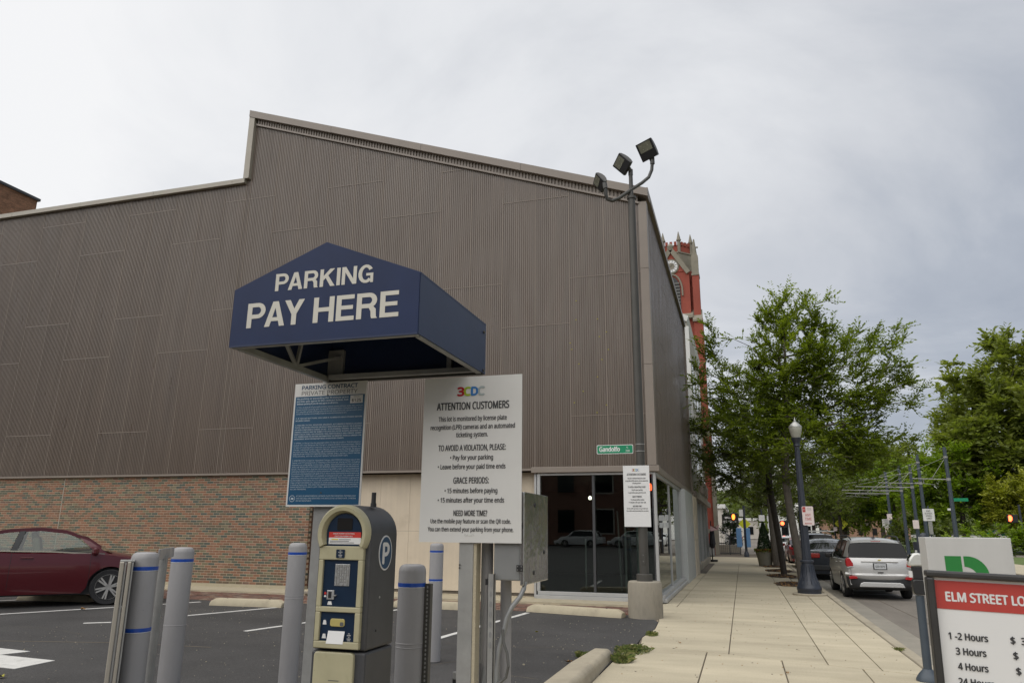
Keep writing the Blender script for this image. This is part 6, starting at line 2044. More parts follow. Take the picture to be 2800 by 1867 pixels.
mm = MB()
for y in (-.45, .45):
    mm.bar((-1.9, y, 1.84), (.9, y, 1.84), .05)
for x in (-1.85, -.9, 0, .85):
    mm.bar((x, -.75, 1.80), (x, .75, 1.80), .05)
mm.build("ladder_rack", "whitetrim", parent=c4)
P5 = dict(P); P5.update(paint="carred", glass="dark_glass")
c5, _, _ = make_car("red_car", "red car parked at the kerb between the street trees", "car", (3.2, 46.2, -.13), math.pi / 2, P5)
rear_kit(c5, -2.45, .90, .92, .36)
P6 = dict(P); P6.update(paint="carwhite", glass="dark_glass")
c6, _, _ = make_car("white_sedan", "white sedan with red tail lights seen past the thin tree trunks", "car", (3.0, 55.6, -.13), math.pi / 2 + .03, P6)
rear_kit(c6, -2.45, .90, .92, .36)
P7 = dict(P); P7.update(paint="carblue", glass="dark_glass")
make_car("grey_blue_sedan", "grey blue sedan cut off by the right edge behind the white kiosk", "car", (8.05, 17.3, -.13), -math.pi / 2 + .02, P7)
P8 = dict(P2); P8.update(paint="carnavy", glass="dark_glass")
c8, _, _ = make_car("purple_grey_van", "small dark van far down the sidewalk axis beside the blue banner pole", "van", (-.9, 104, -.1), math.pi / 2, P8)
rear_kit(c8, -2.2, .88, .95, .36)
P9 = dict(P); P9.update(paint="carwhite", glass="dark_glass")
for i, (x, y, lb) in enumerate(((5.6, 92, "small white car far up the street, left one of the far pair"), (8.2, 101, "small white car far up the street, right one of the far pair"))):
    c9, _, _ = make_car("far_car", lb, "car", (x, y, -.13), math.pi / 2 + math.pi * (i % 2), P9, "cars far up the street")

# white vans parked far across the lot behind the camera, mirrored in the shop window
PV = dict(P2); PV.update(paint="carwhite", L=4.9, glass="dark_glass")
for x, y, lb in ((-15.5, -38, "white wagon mirrored at left in the shop window"), (-10.3, -38.5, "white wagon mirrored at right in the shop window")):
    make_car("white_wagon", lb, "car", (x, y, 0.0), math.pi + .02, PV, "white wagons mirrored in the glass")

# ================================================================== TREES
def leaf_mesh(cent, axis, nrm, size, rnd, name, mat, parent, width=.46):
    """cent, axis, nrm: (n,3) arrays; one diamond-shaped folded leaf each"""
    n = len(cent)
    axis = axis / (np.linalg.norm(axis, axis=1, keepdims=True) + 1e-9)
    nrm = nrm - axis * (nrm * axis).sum(1, keepdims=True)
    nrm = nrm / (np.linalg.norm(nrm, axis=1, keepdims=True) + 1e-9)
    side = np.cross(axis, nrm)
    s = size[:, None]
    base = cent - axis * s * .5
    tip = cent + axis * s * .5
    l = cent + side * s * width * .5 + nrm * s * .06
    r = cent - side * s * width * .5 + nrm * s * .06
    v = np.stack([base, r, tip, l], 1).reshape(-1, 3).astype(np.float32)
    off = np.array(WL[parent.name], np.float32)
    v -= off
    me = bpy.data.meshes.new(name)
    me.vertices.add(4 * n); me.loops.add(4 * n); me.polygons.add(n)
    me.vertices.foreach_set("co", v.ravel())
    me.loops.foreach_set("vertex_index", np.arange(4 * n, dtype=np.int32))
    me.polygons.foreach_set("loop_start", np.arange(0, 4 * n, 4, dtype=np.int32))
    a = me.attributes.new("rnd", "FLOAT", "FACE")
    a.data.foreach_set("value", np.clip(rnd, 0, 1).astype(np.float32))
    me.materials.append(M[mat])
    me.update(calc_edges=True)
    o = bpy.data.objects.new(name, me); C.objects.link(o); o.parent = parent; WL[o.name] = WL[parent.name]
    return o


def sample_env(envs, n, shell=.0):
    out = []
    vol = np.array([e[1][0] * e[1][1] * e[1][2] * (e[2] if len(e) > 2 else 1) for e in envs]); vol = vol / vol.sum()
    while len(out) < n:
        e = envs[rng.choice(len(envs), p=vol)]
        d = rng.normal(size=3); d /= np.linalg.norm(d)
        r = (rng.random() * (1 - shell ** 3) + shell ** 3) ** (1 / 3)
        out.append(np.array(e[0]) + d * r * np.array(e[1]))
    return np.array(out)


def tree(name, label, base, trunk_pts, r0, envs, n_t, twigs, per, lsize, twl, mat, bark="bark", group=None, up=.35, droop=0.0, minlen=.5, jitter=1.0, light=.0, shell=.35):
    t_ = thing(name, label, "tree", base, group)
    base = np.array(base, float)
    nodes = [np.array(p, float) for p in trunk_pts]
    par = [-1] + list(range(len(nodes) - 1))
    tg = sample_env(envs, n_t, shell)
    fork = nodes[len(nodes) // 2]
    tg = tg[np.argsort(np.linalg.norm(tg - nodes[-1], axis=1))]
    ends = []
    first = max(1, len(nodes) // 2)
    for p in tg:
        A = np.array(nodes[first:])
        d = np.linalg.norm(A - p, axis=1)
        pen = np.maximum(0, A[:, 2] - p[2] + .15) * 1.3
        k = int(np.argmin(d + pen)) + first
        a = nodes[k]; L_ = np.linalg.norm(p - a)
        if L_ < .12:
            continue
        m_ = max(1, int(L_ / minlen))
        prev = k
        for i in range(1, m_ + 1):
            u = i / m_
            q = a + (p - a) * u + np.array([0, 0, 1.]) * (math.sin(u * math.pi) * L_ * .10 * (1 if droop == 0 else -droop)) + rng.normal(size=3) * .035 * L_ * jitter * (u < 1)
            nodes.append(q); par.append(prev); prev = len(nodes) - 1
        ends.append(prev)
    N = len(nodes); cnt = np.zeros(N)
    has = np.zeros(N, bool)
    for i in range(N - 1, 0, -1):
        if not has[i]:
            cnt[i] += 1
        cnt[par[i]] += cnt[i]; has[par[i]] = True
    tot = cnt[0]
    rad = r0 * (np.maximum(cnt, 1) / tot) ** .47
    nodes_a = np.array(nodes)
    tm = MB()
    for i in range(1, N):
        if rad[i] < .006 and lsize > .09:
            continue
        ra = rad[par[i]] if par[i] < len(trunk_pts) or cnt[par[i]] < cnt[i] * 2.2 else rad[i] * 1.15
        tm.cyl(nodes[par[i]], nodes[i], max(min(ra, rad[i] * 1.5), .004), max(rad[i], .003), n=(10 if rad[i] > .06 else 5 if rad[i] > .02 else 3), caps=False)
    tm.build("trunk", bark, parent=t_, smooth=60)
    # leaves on twigs
    ends = np.array(ends)
    E = nodes_a[ends]; Pp = nodes_a[np.array([par[e] for e in ends])]
    dirs = E - Pp; dirs /= (np.linalg.norm(dirs, axis=1, keepdims=True) + 1e-9)
    ctr = np.mean(E, axis=0)
    out = E - np.array([trunk_pts[-1][0], trunk_pts[-1][1], trunk_pts[-1][2] - 1.0]); out /= (np.linalg.norm(out, axis=1, keepdims=True) + 1e-9)
    n_e = len(E)
    idx = np.repeat(np.arange(n_e), twigs)
    td = dirs[idx] * .5 + out[idx] * .45 + rng.normal(size=(len(idx), 3)) * .62
    td[:, 2] += up
    td /= np.linalg.norm(td, axis=1, keepdims=True)
    st_ = E[idx] + (Pp[idx] - E[idx]) * (rng.random((len(idx), 1)) * 1.6)
    tl = twl * (.5 + .9 * rng.random(len(idx)))
    # twig sticks
    if lsize < .12:
        sm = MB()
        en = st_ + td * tl[:, None]
        v, f = [], []
        for j in range(len(idx)):
            a = st_[j]; c_ = en[j]; w = .0035
            k = len(v)
            v += [(a[0] - w, a[1], a[2]), (a[0] + w, a[1], a[2]), (c_[0], c_[1], c_[2])]
            f.append((k, k + 1, k + 2))
        sm.add(v, f); tag(sm.build("twigs", bark, parent=t_), kind="stuff")
    j2 = np.repeat(np.arange(len(idx)), per)
    u = np.tile((np.arange(per) + .5) / per, len(idx)) * 1.02 + rng.normal(size=len(j2)) * .02
    sgn = np.tile(np.where(np.arange(per) % 2 == 0, 1., -1.), len(idx))
    T = td[j2]
    zup = np.array([0, 0, 1.])
    sd_ = np.cross(T, zup); sd_ /= (np.linalg.norm(sd_, axis=1, keepdims=True) + 1e-9)
    ax = T * .75 + sd_ * sgn[:, None] * .9 + rng.normal(size=T.shape) * .22
    cen = st_[j2] + T * (tl[j2] * u)[:, None] + sd_ * sgn[:, None] * lsize * .42
    cen[:, 2] -= .15 * lsize * rng.random(len(cen)) + (u ** 2) * tl[j2] * .12
    nr = np.tile(zup, (len(cen), 1)) + rng.normal(size=cen.shape) * .45
    sz = lsize * (.6 + .7 * rng.random(len(cen)))
    tone = rng.random(n_e)[idx][j2]
    rnd = .15 + .45 * tone + .35 * rng.random(len(cen)) + light
    leaf_mesh(cen, ax, nr, sz, rnd, "crown", mat, t_)
    return t_


# three street trees along the kerb
tree("street_tree", "tall airy street tree with a spreading crown behind the ornamental street lamp", (1.74, 26.6, 0),
     [(1.74, 26.6, -.05), (1.70, 26.6, .8), (1.62, 26.65, 1.6), (1.55, 26.7, 2.3), (1.50, 26.7, 3.2), (1.55, 26.8, 4.3), (1.65, 26.9, 5.6), (1.8, 27, 7.0), (1.85, 27, 8.3)], .125,
     [((2.0, 27.3, 7.6), (1.5, 1.6, 2.7), 2.0), ((3.9, 27.2, 6.8), (1.9, 1.8, 1.9), 1.3), ((5.1, 27.0, 8.2), (1.0, .8, .6), 1.5), ((5.0, 27.2, 6.3), (1.4, 1.4, 1.0), 1.1), ((.6, 27.4, 5.6), (1.6, 1.7, 2.0), 1.2), ((2.3, 27.2, 4.6), (2.7, 2.3, 1.4), 1.5),
      ((4.2, 27.2, 4.3), (1.6, 1.6, .8), 1.2), ((-.7, 27.2, 6.6), (.8, .9, 1.5), 1.6), ((-.75, 27.0, 8.35), (.35, .4, .8), 4.0), ((3.2, 26.8, 8.9), (1.0, .8, .8), 1.5), ((1.9, 27, 9.9), (.6, .6, .6), 2.0)],
     780, 8, 12, .128, .52, "leaf_street", group="street trees along the kerb", shell=.35, up=.6)
tree("street_tree", "second street tree, its leaning dark trunk beyond the nearest mulch pit", (1.42, 31.3, 0),
     [(1.42, 31.3, -.05), (1.36, 31.3, 1.0), (1.25, 31.4, 2.2), (1.15, 31.5, 3.2), (1.1, 31.6, 4.6), (1.1, 31.6, 6.0)], .12,
     [((1.0, 31.8, 5.2), (2.6, 2.4, 2.3)), ((-.8, 31.8, 5.2), (1.6, 1.5, 2.3), 1.2), ((-1.2, 31.6, 8.3), (.35, .4, 1.0), 3.0), ((.4, 32, 7.8), (1.3, 1.2, 1.1))],
     330, 7, 11, .13, .6, "leaf_back", "barkdark", group="street trees along the kerb")
tree("street_tree", "third street tree standing between the planter and the second tree", (1.45, 39.0, 0),
     [(1.45, 39.0, -.05), (1.40, 39, 1.2), (1.38, 39, 2.6), (1.35, 39, 4.2), (1.35, 39, 6.0)], .15,
     [((1.2, 39.3, 6.0), (3.0, 2.8, 2.6)), ((-.6, 39.2, 5.0), (1.8, 1.8, 1.9)), ((3.4, 39.3, 4.6), (1.6, 1.6, 1.5))],
     230, 6, 9, .15, .65, "leaf_back", "bark", group="street trees along the kerb")
tree("street_tree", "farthest street tree behind the white sedan", (2.3, 60.5, 0),
     [(2.3, 60.5, -.05), (2.3, 60.5, 1.8), (2.3, 60.5, 3.4), (2.3, 60.5, 5.0)], .15,
     [((2.3, 60.5, 5.2), (3.2, 2.6, 2.0)), ((.9, 60.5, 4.0), (1.6, 1.4, 1.0))], 120, 6, 7, .24, .8, "leaf_back", "barkdark", group="street trees along the kerb")
for i, (x, y, lb) in enumerate(((6.2, 74, "leafy tree past the crossing, left one of the far row"), (9.6, 84, "leafy tree past the crossing, right one of the far row"), (3.4, 96, "leafy tree farthest up the street left of the row"))):
    tree("avenue_tree", lb, (x, y, 0), [(x, y, -.05), (x, y, 1.8), (x, y, 3.4), (x, y, 5.0)], .16, [((x, y, 5.0), (3.2, 3.2, 2.8))], 110, 6, 7, .32, .9, "leaf_back", "barkdark", group="trees far up the street")

# park trees on the right
park = [
    ("park_maple", "huge round maple filling the right edge of the park", (27.5, 84, 0), 12, [((27.5, 84, 12.5), (8.4, 7, 9.0)), ((23.5, 82, 8.5), (4.8, 5, 6.0)), ((33, 84, 13), (8, 7, 8)), ((20.6, 80, 9.0), (2.6, 2.5, 4.5))], 1300, .56, "leaf_maple"),
    ("park_tree", "dark drooping tree in the shade below the huge maple", (25.5, 80, 0), 6, [((25.5, 80, 6.4), (5, 3, 3.4))], 170, .34, "leaf_back"),
    ("park_tree", "bright green spreading tree behind the streetcar poles", (19.5, 79, 0), 6, [((19.5, 79, 6.2), (4.2, 3, 4.2)), ((16.6, 78, 5.2), (2.6, 2.5, 3.6))], 230, .32, "leaf_lime"),
    ("park_tree", "yellow green bushy tree beside the pedestrian signal", (23.6, 76, 0), 4.5, [((23.4, 75.5, 4.0), (3.0, 2.2, 3.0)), ((26.5, 75, 3.5), (2.8, 2, 2.6))], 300, .26, "leaf_gold"),
    ("park_tree", "mid green tree behind the blue and white banners", (15.0, 86, 0), 5, [((15.0, 86, 5.6), (4.0, 3, 3.8)), ((12.4, 88, 4.6), (2.6, 2.4, 3.2))], 210, .34, "leaf_lime"),
    ("park_tree", "round green tree peeking above the lime tree", (17.3, 100, 0), 8, [((17.3, 100, 8.4), (5.0, 4, 4.6))], 170, .45, "leaf_maple"),
    ("park_tree", "dark green tree left of the banners", (11.6, 98, 0), 6, [((11.6, 98, 5.4), (4.2, 3, 4.0))], 150, .42, "leaf_back"),
    ("park_tree", "tall dark tree behind the right branches of the street tree", (19.0, 118, 0), 9, [((18.5, 118, 10.0), (5.5, 4, 5.4)), ((13.5, 120, 7.4), (4.4, 4, 5))], 200, .5, "leaf_back"),
    ("park_shrub", "dark green shrub mass under the park trees", (17.5, 66, 0), 1, [((17.5, 66, 1.3), (3.2, 1.6, 1.3)), ((22.5, 66, 1.2), (3.4, 1.5, 1.2))], 120, .22, "leaf_lime"),
    ("park_shrub", "low green shrubs along the far park path", (15.0, 73, 0), 1, [((15.0, 74, 1.6), (3.4, 1.8, 1.6)), ((27.5, 71, .9), (4.0, 1.6, 1.0))], 120, .24, "leaf_back"),
]
for nm, lb, bs_, th_, envs, n_, ls_, mt_ in park:
    x, y, _ = bs_
    tp = [(x, y, -.1), (x, y, th_ * .18), (x + .1, y, th_ * .4), (x, y, th_ * .65), (x + .2, y, th_ * .9)]
    tree(nm, lb, bs_, tp, .06 + th_ * .028, envs, n_, 9, 9, ls_ * 1.05, .55 + th_ * .07, mt_, "barkdark", group="trees and shrubs in the park", up=.12, minlen=1.2, shell=.45)

# planter with a clipped cone
pt = thing("planter", "big grey pot with a clipped green cone and red flowers at the kerb", "planter", (.97, 39.4, 0))
mb = MB(); mb.lathe([(.30, 0), (.36, .35), (.43, .62), (.45, .68), (.42, .70), (.38, .66), (.02, .64)], (.97, 39.4, 0), 24); mb.build("pot", "potgrey", parent=pt, smooth=40)
q = rng.random(5000); a = rng.random(5000) * 6.283
z = .72 + q * 1.35; r_ = (.34 * (1 - q) ** .8 + .03) * (.86 + .2 * rng.random(5000))
cen = np.stack([.97 + r_ * np.cos(a), 39.4 + r_ * np.sin(a), z], 1)
leaf_mesh(cen, rng.normal(size=(5000, 3)) + np.array([0, 0, 1]), np.stack([np.cos(a), np.sin(a), .4 + 0 * a], 1) + rng.normal(size=(5000, 3)) * .4, np.full(5000, .07), rng.random(5000), "topiary_cone", "leaf_dark", pt)
a = rng.random(900) * 6.283; r_ = .28 + .22 * rng.random(900)
cen = np.stack([.97 + r_ * np.cos(a), 39.4 + r_ * np.sin(a), .66 + .16 * rng.random(900)], 1)
leaf_mesh(cen[:650], rng.normal(size=(650, 3)), rng.normal(size=(650, 3)) + np.array([0, 0, 1]), np.full(650, .09), rng.random(650), "bedding_leaves", "leaf_street", pt)
leaf_mesh(cen[650:], rng.normal(size=(250, 3)), rng.normal(size=(250, 3)) + np.array([0, 0, 1]), np.full(250, .08), rng.random(250), "flowers", "flower", pt)

# ================================================================== CHURCH TOWER
ch = thing("church_tower", "red gothic clock tower with grey stone trim and pinnacles rising behind the clad hall", "church tower", (-4.1, 58, 0))
ty = 56.0
tc_ = -4.08
hw = 2.0
R, S = "churchred", "churchstone"
mb = MB(); mb.box(tc_ - hw, ty + .5, 0, tc_ + hw, ty + 5.0, 17.6); mb.build("lower_shaft", R, parent=ch)
mb = MB(); mb.box(tc_ - 1.35, ty + .25, 17.9, tc_ + 1.35, ty + 4.8, 21.4); mb.box(tc_ - 1.8, ty + .9, 17.9, tc_ + 1.8, ty + 4.6, 21.6); mb.build("belfry", R, parent=ch)
mb = MB(); mb.prism([(tc_ - 1.2, 21.4), (tc_ + 1.2, 21.4), (tc_, 23.25)], "Y", ty + .2, ty + 1.2); mb.build("gable", R, parent=ch)
for s in (1, -1):
    mb = MB(); mb.bar((tc_ + s * 1.30, ty + .15, 21.25), (tc_, ty + .15, 23.32), .16, .35); mb.build("gable_coping", S, parent=ch)
mb = MB(); mb.cyl((tc_, ty + .2, 23.2), (tc_, ty + .2, 23.55), .16, .28, 8); mb.cyl((tc_, ty + .2, 23.55), (tc_, ty + .2, 23.8), .28, .10, 8); mb.build("finial", S, parent=ch)
# sloped stone roof between gable and corner
mb = MB()
o8 = [(tc_ + 1.62 * math.cos(math.radians(22.5 + 45 * i)), ty + 2.6 + 1.62 * math.sin(math.radians(22.5 + 45 * i))) for i in range(8)]
for i, zz in enumerate((21.5, 21.95, 22.4, 22.85)):
    k = 1.22 - i * .065
    mb.prism([(tc_ + (x - tc_) * k, ty + 2.6 + (y - ty - 2.6) * k) for x, y in o8], "Z", zz, zz + .42)
mb.build("stone_skirt", S, parent=ch)
mb = MB(); mb.prism([(tc_ + (x - tc_) * 1.0, y) for x, y in o8], "Z", 17.9, 24.0); mb.build("octagon", R, parent=ch)
mb = MB(); mb.prism([(tc_ + (x - tc_) * 1.06, ty + 2.6 + (y - ty - 2.6) * 1.06) for x, y in o8], "Z", 23.30, 23.42); mb.build("cornice", S, parent=ch)
for i in range(8):
    a, b_ = Vector(o8[i] + (0,)), Vector(o8[(i + 1) % 8] + (0,))
    for t in (.22, .5, .78):
        p = a.lerp(b_, t); d = (b_ - a).normalized()
        mb = MB(); mb.obox((p.x, p.y, 24.13), (.20, .2, .30), Matrix.Rotation(math.atan2(d.y, d.x), 3, "Z")); mb.build("merlon", R, parent=ch)
    mb = MB(); mb.cyl((a.x * 1.0, a.y, 23.35), (a.x, a.y, 24.35), .13, .12, 6); mb.cyl((a.x, a.y, 24.35), (a.x, a.y, 24.45), .20, .20, 6); mb.cyl((a.x, a.y, 24.45), (a.x, a.y, 25.15), .17, .02, 6); mb.build("pinnacle", S, parent=ch)
# buttresses
for s in (1, -1):
    bx = tc_ + s * 1.82
    mb = MB(); mb.box(bx - .33, ty - .05, 0, bx + .50, ty + 1.2, 8.6); mb.box(bx - .29, ty + .08, 8.6, bx + .38, ty + 1.2, 17.5); mb.box(bx - .26, ty + .2, 17.5, bx + .26, ty + 1.2, 21.0); mb.build("buttress", R, parent=ch)
    mb = MB(); mb.box(bx - .30, ty + .15, 21.0, bx + .30, ty + 1.25, 21.15); mb.prism([(bx - .26, 21.15), (bx + .26, 21.15), (bx + .26, 22.6), (bx, 23.1), (bx - .26, 22.6)], "Y", ty + .2, ty + .8)
    mb.cyl((bx, ty + .5, 22.6), (bx, ty + .5, 24.1), .22, .05, 6); mb.box(bx + .0, ty + .45, 23.35, bx + .3, ty + .55, 23.45)
    mb.build("buttress_pinnacle", S, parent=ch)
    for z, w, d in ((8.6, .40, .1), (17.4, .36, .1)):
        mb = MB(); mb.prism([(ty - d, z - .2), (ty - d, z - .05), (ty + .6, z + .9), (ty + .6, z - .2)], "X", bx - w, bx + w); mb.build("buttress_cap", S, parent=ch)
mb = MB(); mb.box(tc_ - 1.5, ty + .0, 17.55, tc_ + 1.5, ty + .6, 17.8); mb.prism([(ty + .0, 17.8), (ty + .6, 17.8), (ty + .6, 18.2)], "X", tc_ - 1.5, tc_ + 1.5); mb.build("string_course", S, parent=ch)
mb = MB(); mb.box(tc_ - 2.2, ty - .12, 1.5, tc_ + 2.2, ty + .6, 1.78); mb.build("base_course", S, parent=ch)
for s in (1,):
    mb = MB(); mb.box(tc_ + 2.15, ty - .2, 0, tc_ + 2.42, ty + 1.2, 6.5); mb.box(tc_ + 2.15, ty + .3, 6.5, tc_ + 2.32, ty + 1.2, 10.5); mb.build("corner_stone", S, parent=ch)
mb = MB()
n = 24
mb.lathe([(.62, -.10), (.62, .02), (.54, .06), (.50, .02), (.01, .02)], (tc_, ty + .18, 21.87), n, axis="Y"); ck = mb.build("clock_rim", S, parent=ch, smooth=40)
for v_ in ck.data.vertices:
    v_.co.y = 2 * (ty + .18 - WL[ch.name].y) - v_.co.y
ck.data.flip_normals()
mb = MB(); mb.cyl((tc_, ty + .12, 21.87), (tc_, ty + .16, 21.87), .50, n=24); mb.build("clock_face", "signwhite2", parent=ch)
mb = MB(); mb.cyl((tc_, ty + .10, 21.87), (tc_, ty + .115, 21.87), .27, n=24); mb.build("clock_centre", S, parent=ch)
for i in range(12):
    a = math.radians(15 + 30 * i)
    mb = MB(); mb.bar((tc_ + .27 * math.cos(a), ty + .11, 21.87 + .27 * math.sin(a)), (tc_ + .50 * math.cos(a), ty + .11, 21.87 + .50 * math.sin(a)), .028, .02); mb.build("hour_bar", "darkframe", parent=ch)
for a, l in ((math.radians(60), .26), (math.radians(200), .42)):
    mb = MB(); mb.bar((tc_, ty + .085, 21.87), (tc_ + l * math.cos(a), ty + .085, 21.87 + l * math.sin(a)), .035, .02); mb.build("clock_hand", "black", parent=ch)
# belfry opening with louvres and hood mould
def gothic(cx_, z0, w, zs, zt, n_=8):
    pts = [(cx_ - w, z0), (cx_ + w, z0), (cx_ + w, zs)]
    for i in range(1, n_ + 1):
        t = i / n_; pts.append((cx_ + w * math.cos(t * math.pi / 2) ** .9, zs + (zt - zs) * math.sin(t * math.pi / 2) ** 1.05))
    for i in range(1, n_):
        t = 1 - i / n_; pts.append((cx_ - w * math.cos(t * math.pi / 2) ** .9, zs + (zt - zs) * math.sin(t * math.pi / 2) ** 1.05))
    pts.append((cx_ - w, zs)); return pts
mb = MB(); mb.prism(gothic(tc_, 18.2, .62, 19.8, 21.0), "Y", ty + .20, ty + .26); mb.build("belfry_opening", "black", parent=ch)
for i in range(9):
    mb = MB(); mb.box(tc_ - .58, ty + .12, 18.3 + i * .26, tc_ + .58, ty + .2, 18.40 + i * .26); mb.build("louvre_slat", "louvre", parent=ch)
hm = MB(); g = gothic(tc_, 19.4, .78, 19.8, 21.18)[2:-1]
hm.tube([(x, ty + .18, z) for x, z in [(tc_ + .78, 19.4)] + g + [(tc_ - .78, 19.4)]], .07, 6); hm.build("hood_mould", S, parent=ch)

# beige neighbour between the hall and the tower
bg_ = thing("beige_building", "beige gabled building with pale cornice between the clad hall and the red tower", "building", (-5, 46, 0))
mb = MB(); mb.prism([(-9.5, 0), (-2.2, 0), (-2.2, 12.75), (-2.9, 13.1), (-9.5, 14.6)], "Y", 40.0, 52.0); mb.build("wall", "beigewall", parent=bg_)
mb = MB(); mb.prism([(-9.5, 14.6), (-2.9, 13.1), (-2.2, 12.75), (-2.1, 13.05), (-2.9, 13.45), (-9.5, 14.95)], "Y", 39.85, 52.1); mb.build("cornice", "whitetrim", parent=bg_)
mb = MB(); mb.box(-9.4, 39.94, 11.8, -2.4, 39.99, 11.95); mb.build("band", "whitetrim", parent=bg_)
mb = MB(); mb.box(-2.36, 39.93, 3.3, -2.12, 40.1, 12.5); mb.build("corner_board", "whitetrim", parent=bg_)
for (y0, z0) in ((34.0, 0), (41.2, 4.6), (44.6, 4.6), (48.0, 4.6), (41.2, 8.4), (44.6, 8.4), (48.0, 8.4)):
    if z0 == 0:
        continue
    mb = MB(); mb.box(-2.22, y0, z0, -2.14, y0 + 2.0, z0 + 2.6); wf = mb.build("window_frame", "whitetrim", parent=bg_)
    mb = MB(); mb.box(-2.15, y0 + .15, z0 + .15, -2.125, y0 + 1.85, z0 + 2.45); mb.build("pane", "dark_glass", parent=wf)
lw = thing("white_window_wall", "narrow beige wall with white window frames rising above the lettered band", "wall", (-3, 33, 4.1))
mb = MB(); mb.box(-3.5, 33.2, 4.06, -2.35, 45.0, 9.4); mb.build("wall_body", "beigewall", parent=lw)
for y0 in (33.3, 36.2, 39.1, 42.0):
    mb = MB(); mb.box(-2.36, y0, 4.5, -2.25, y0 + 2.5, 8.6); wf = mb.build("window_frame", "whitetrim", parent=lw)
    mb = MB(); mb.box(-2.26, y0 + .2, 4.7, -2.235, y0 + 2.3, 6.5); mb.box(-2.26, y0 + .2, 6.6, -2.235, y0 + 2.3, 8.4); mb.build("pane", "side_glass", parent=wf)

# things by the alley
bn = thing("slatted_bench", "low grey slatted bench box at the foot of the red tower", "bench", (-2.6, 53.4, 0))
for i in range(12):
    mb = MB(); mb.box(-3.25 + i * .11, 53.0, .03, -3.25 + i * .11 + .085, 53.06, .52); mb.build("slat", "galv", parent=bn)
mb = MB(); mb.box(-3.28, 53.03, 0, -1.9, 53.6, .50); mb.build("box_body", "boxgrey", parent=bn)
mb = MB(); mb.box(-3.3, 52.98, .52, -1.88, 53.65, .58); mb.build("top", "galv", parent=bn)
mb = MB(); mb.box(-2.9, 53.1, .58, -2.1, 53.5, .82); mb.build("planter_box", "black", parent=bn)
um = thing("folded_umbrella", "dark and pink folded patio umbrella standing by the far shopfront", "umbrella", (-1.75, 44.0, 0))
mb = MB(); mb.cyl((-1.70, 44, 0), (-1.70, 44, 2.2), .03, n=8); mb.cyl((-1.70, 44, 0), (-1.70, 44, .1), .28, n=16); mb.build("pole", "black", parent=um)
mb = MB(); mb.lathe([(.02, .75), (.10, .72), (.17, .95), (.15, 1.3), (.12, 1.6), (.04, 1.85)], (-1.66, 44, 0), 9); mb.build("dark_cloth", "cloth_dark", parent=um)
mb = MB(); mb.add([(-1.72, 43.8, 1.62), (-1.30, 43.9, 1.72), (-1.22, 44.0, 2.02), (-1.45, 43.9, 1.86), (-1.75, 44.0, 1.94)], [(0, 1, 2, 3, 4)]); mb.build("pink_cloth", "cloth_pink", parent=um)
st = thing("stair_railing", "iron stair railing beside the stone steps past the red tower", "railing", (-1.0, 59, 0))
mb = MB()
for i in range(4):
    mb.box(-1.8 + i * 0, 58.5 + i * .35, 0, -.2, 60.5, .16 * (i + 1))
mb.build("steps", S, parent=st)
for (p, q) in (((-.25, 57.0, .95), (-1.7, 57.0, 1.75)), ((-.25, 57.0, .0), (-.25, 57.0, .95)), ((-.95, 57.0, .0), (-.95, 57.0, 1.33)), ((-1.7, 57.0, .0), (-1.7, 57.0, 1.75)), ((-.25, 57.0, .12), (-1.7, 57.0, .12))):
    mb = MB(); mb.bar(p, q, .045); mb.build("rail_bar", "lamppost", parent=st)
for i in range(10):
    x = -.35 - i * .13
    mb = MB(); mb.bar((x, 57, .12), (x, 57, .95 + (-.25 - x) * .55), .018); mb.build("baluster", "lamppost", parent=st)

bp = thing("banner_pole", "dark sidewalk pole hung with pale blue panels and a lit pedestrian signal", "signal pole", (.15, 53.0, 0))
mb = MB(); mb.cyl((.15, 53, 0), (.15, 53, 3.3), .085, n=12); mb.lathe([(.17, 0), (.15, .25), (.09, .35)], (.15, 53, 0), 14); mb.build("pole", "lamppost", parent=bp, smooth=40)
for a, c_ in ((-.42, -.08), (.20, .46)):
    mb = MB(); mb.box(a, 52.7, .62, c_, 52.95, 1.85); mb.build("blue_panel", "paleblue", parent=bp, bevel=.03)
mb = MB(); mb.box(-.04, 52.84, .55, .06, 52.9, 1.0); mb.build("white_bottle", "signwhite2", parent=bp)
mb = MB(); mb.box(-.72, 52.75, 2.32, -.22, 53.0, 2.82); sg = mb.build("signal_head", "black", parent=bp, bevel=.02)
mb = MB(); mb.prism([(-.62, 2.40), (-.50, 2.38), (-.44, 2.50), (-.43, 2.62), (-.46, 2.72), (-.52, 2.75), (-.60, 2.73), (-.64, 2.60)], "Y", 52.73, 52.745); mb.build("lit_hand", "handlit", parent=sg)
mb = MB(); mb.box(.02 - .17, 52.86, 2.60, .02 + .07, 52.9, 3.05); mb.build("plate", "signwhite2", parent=bp)
mb = MB(); mb.box(-.22, 52.8, 2.5, .08, 52.9, 2.56); mb.build("bracket", "black", parent=bp)
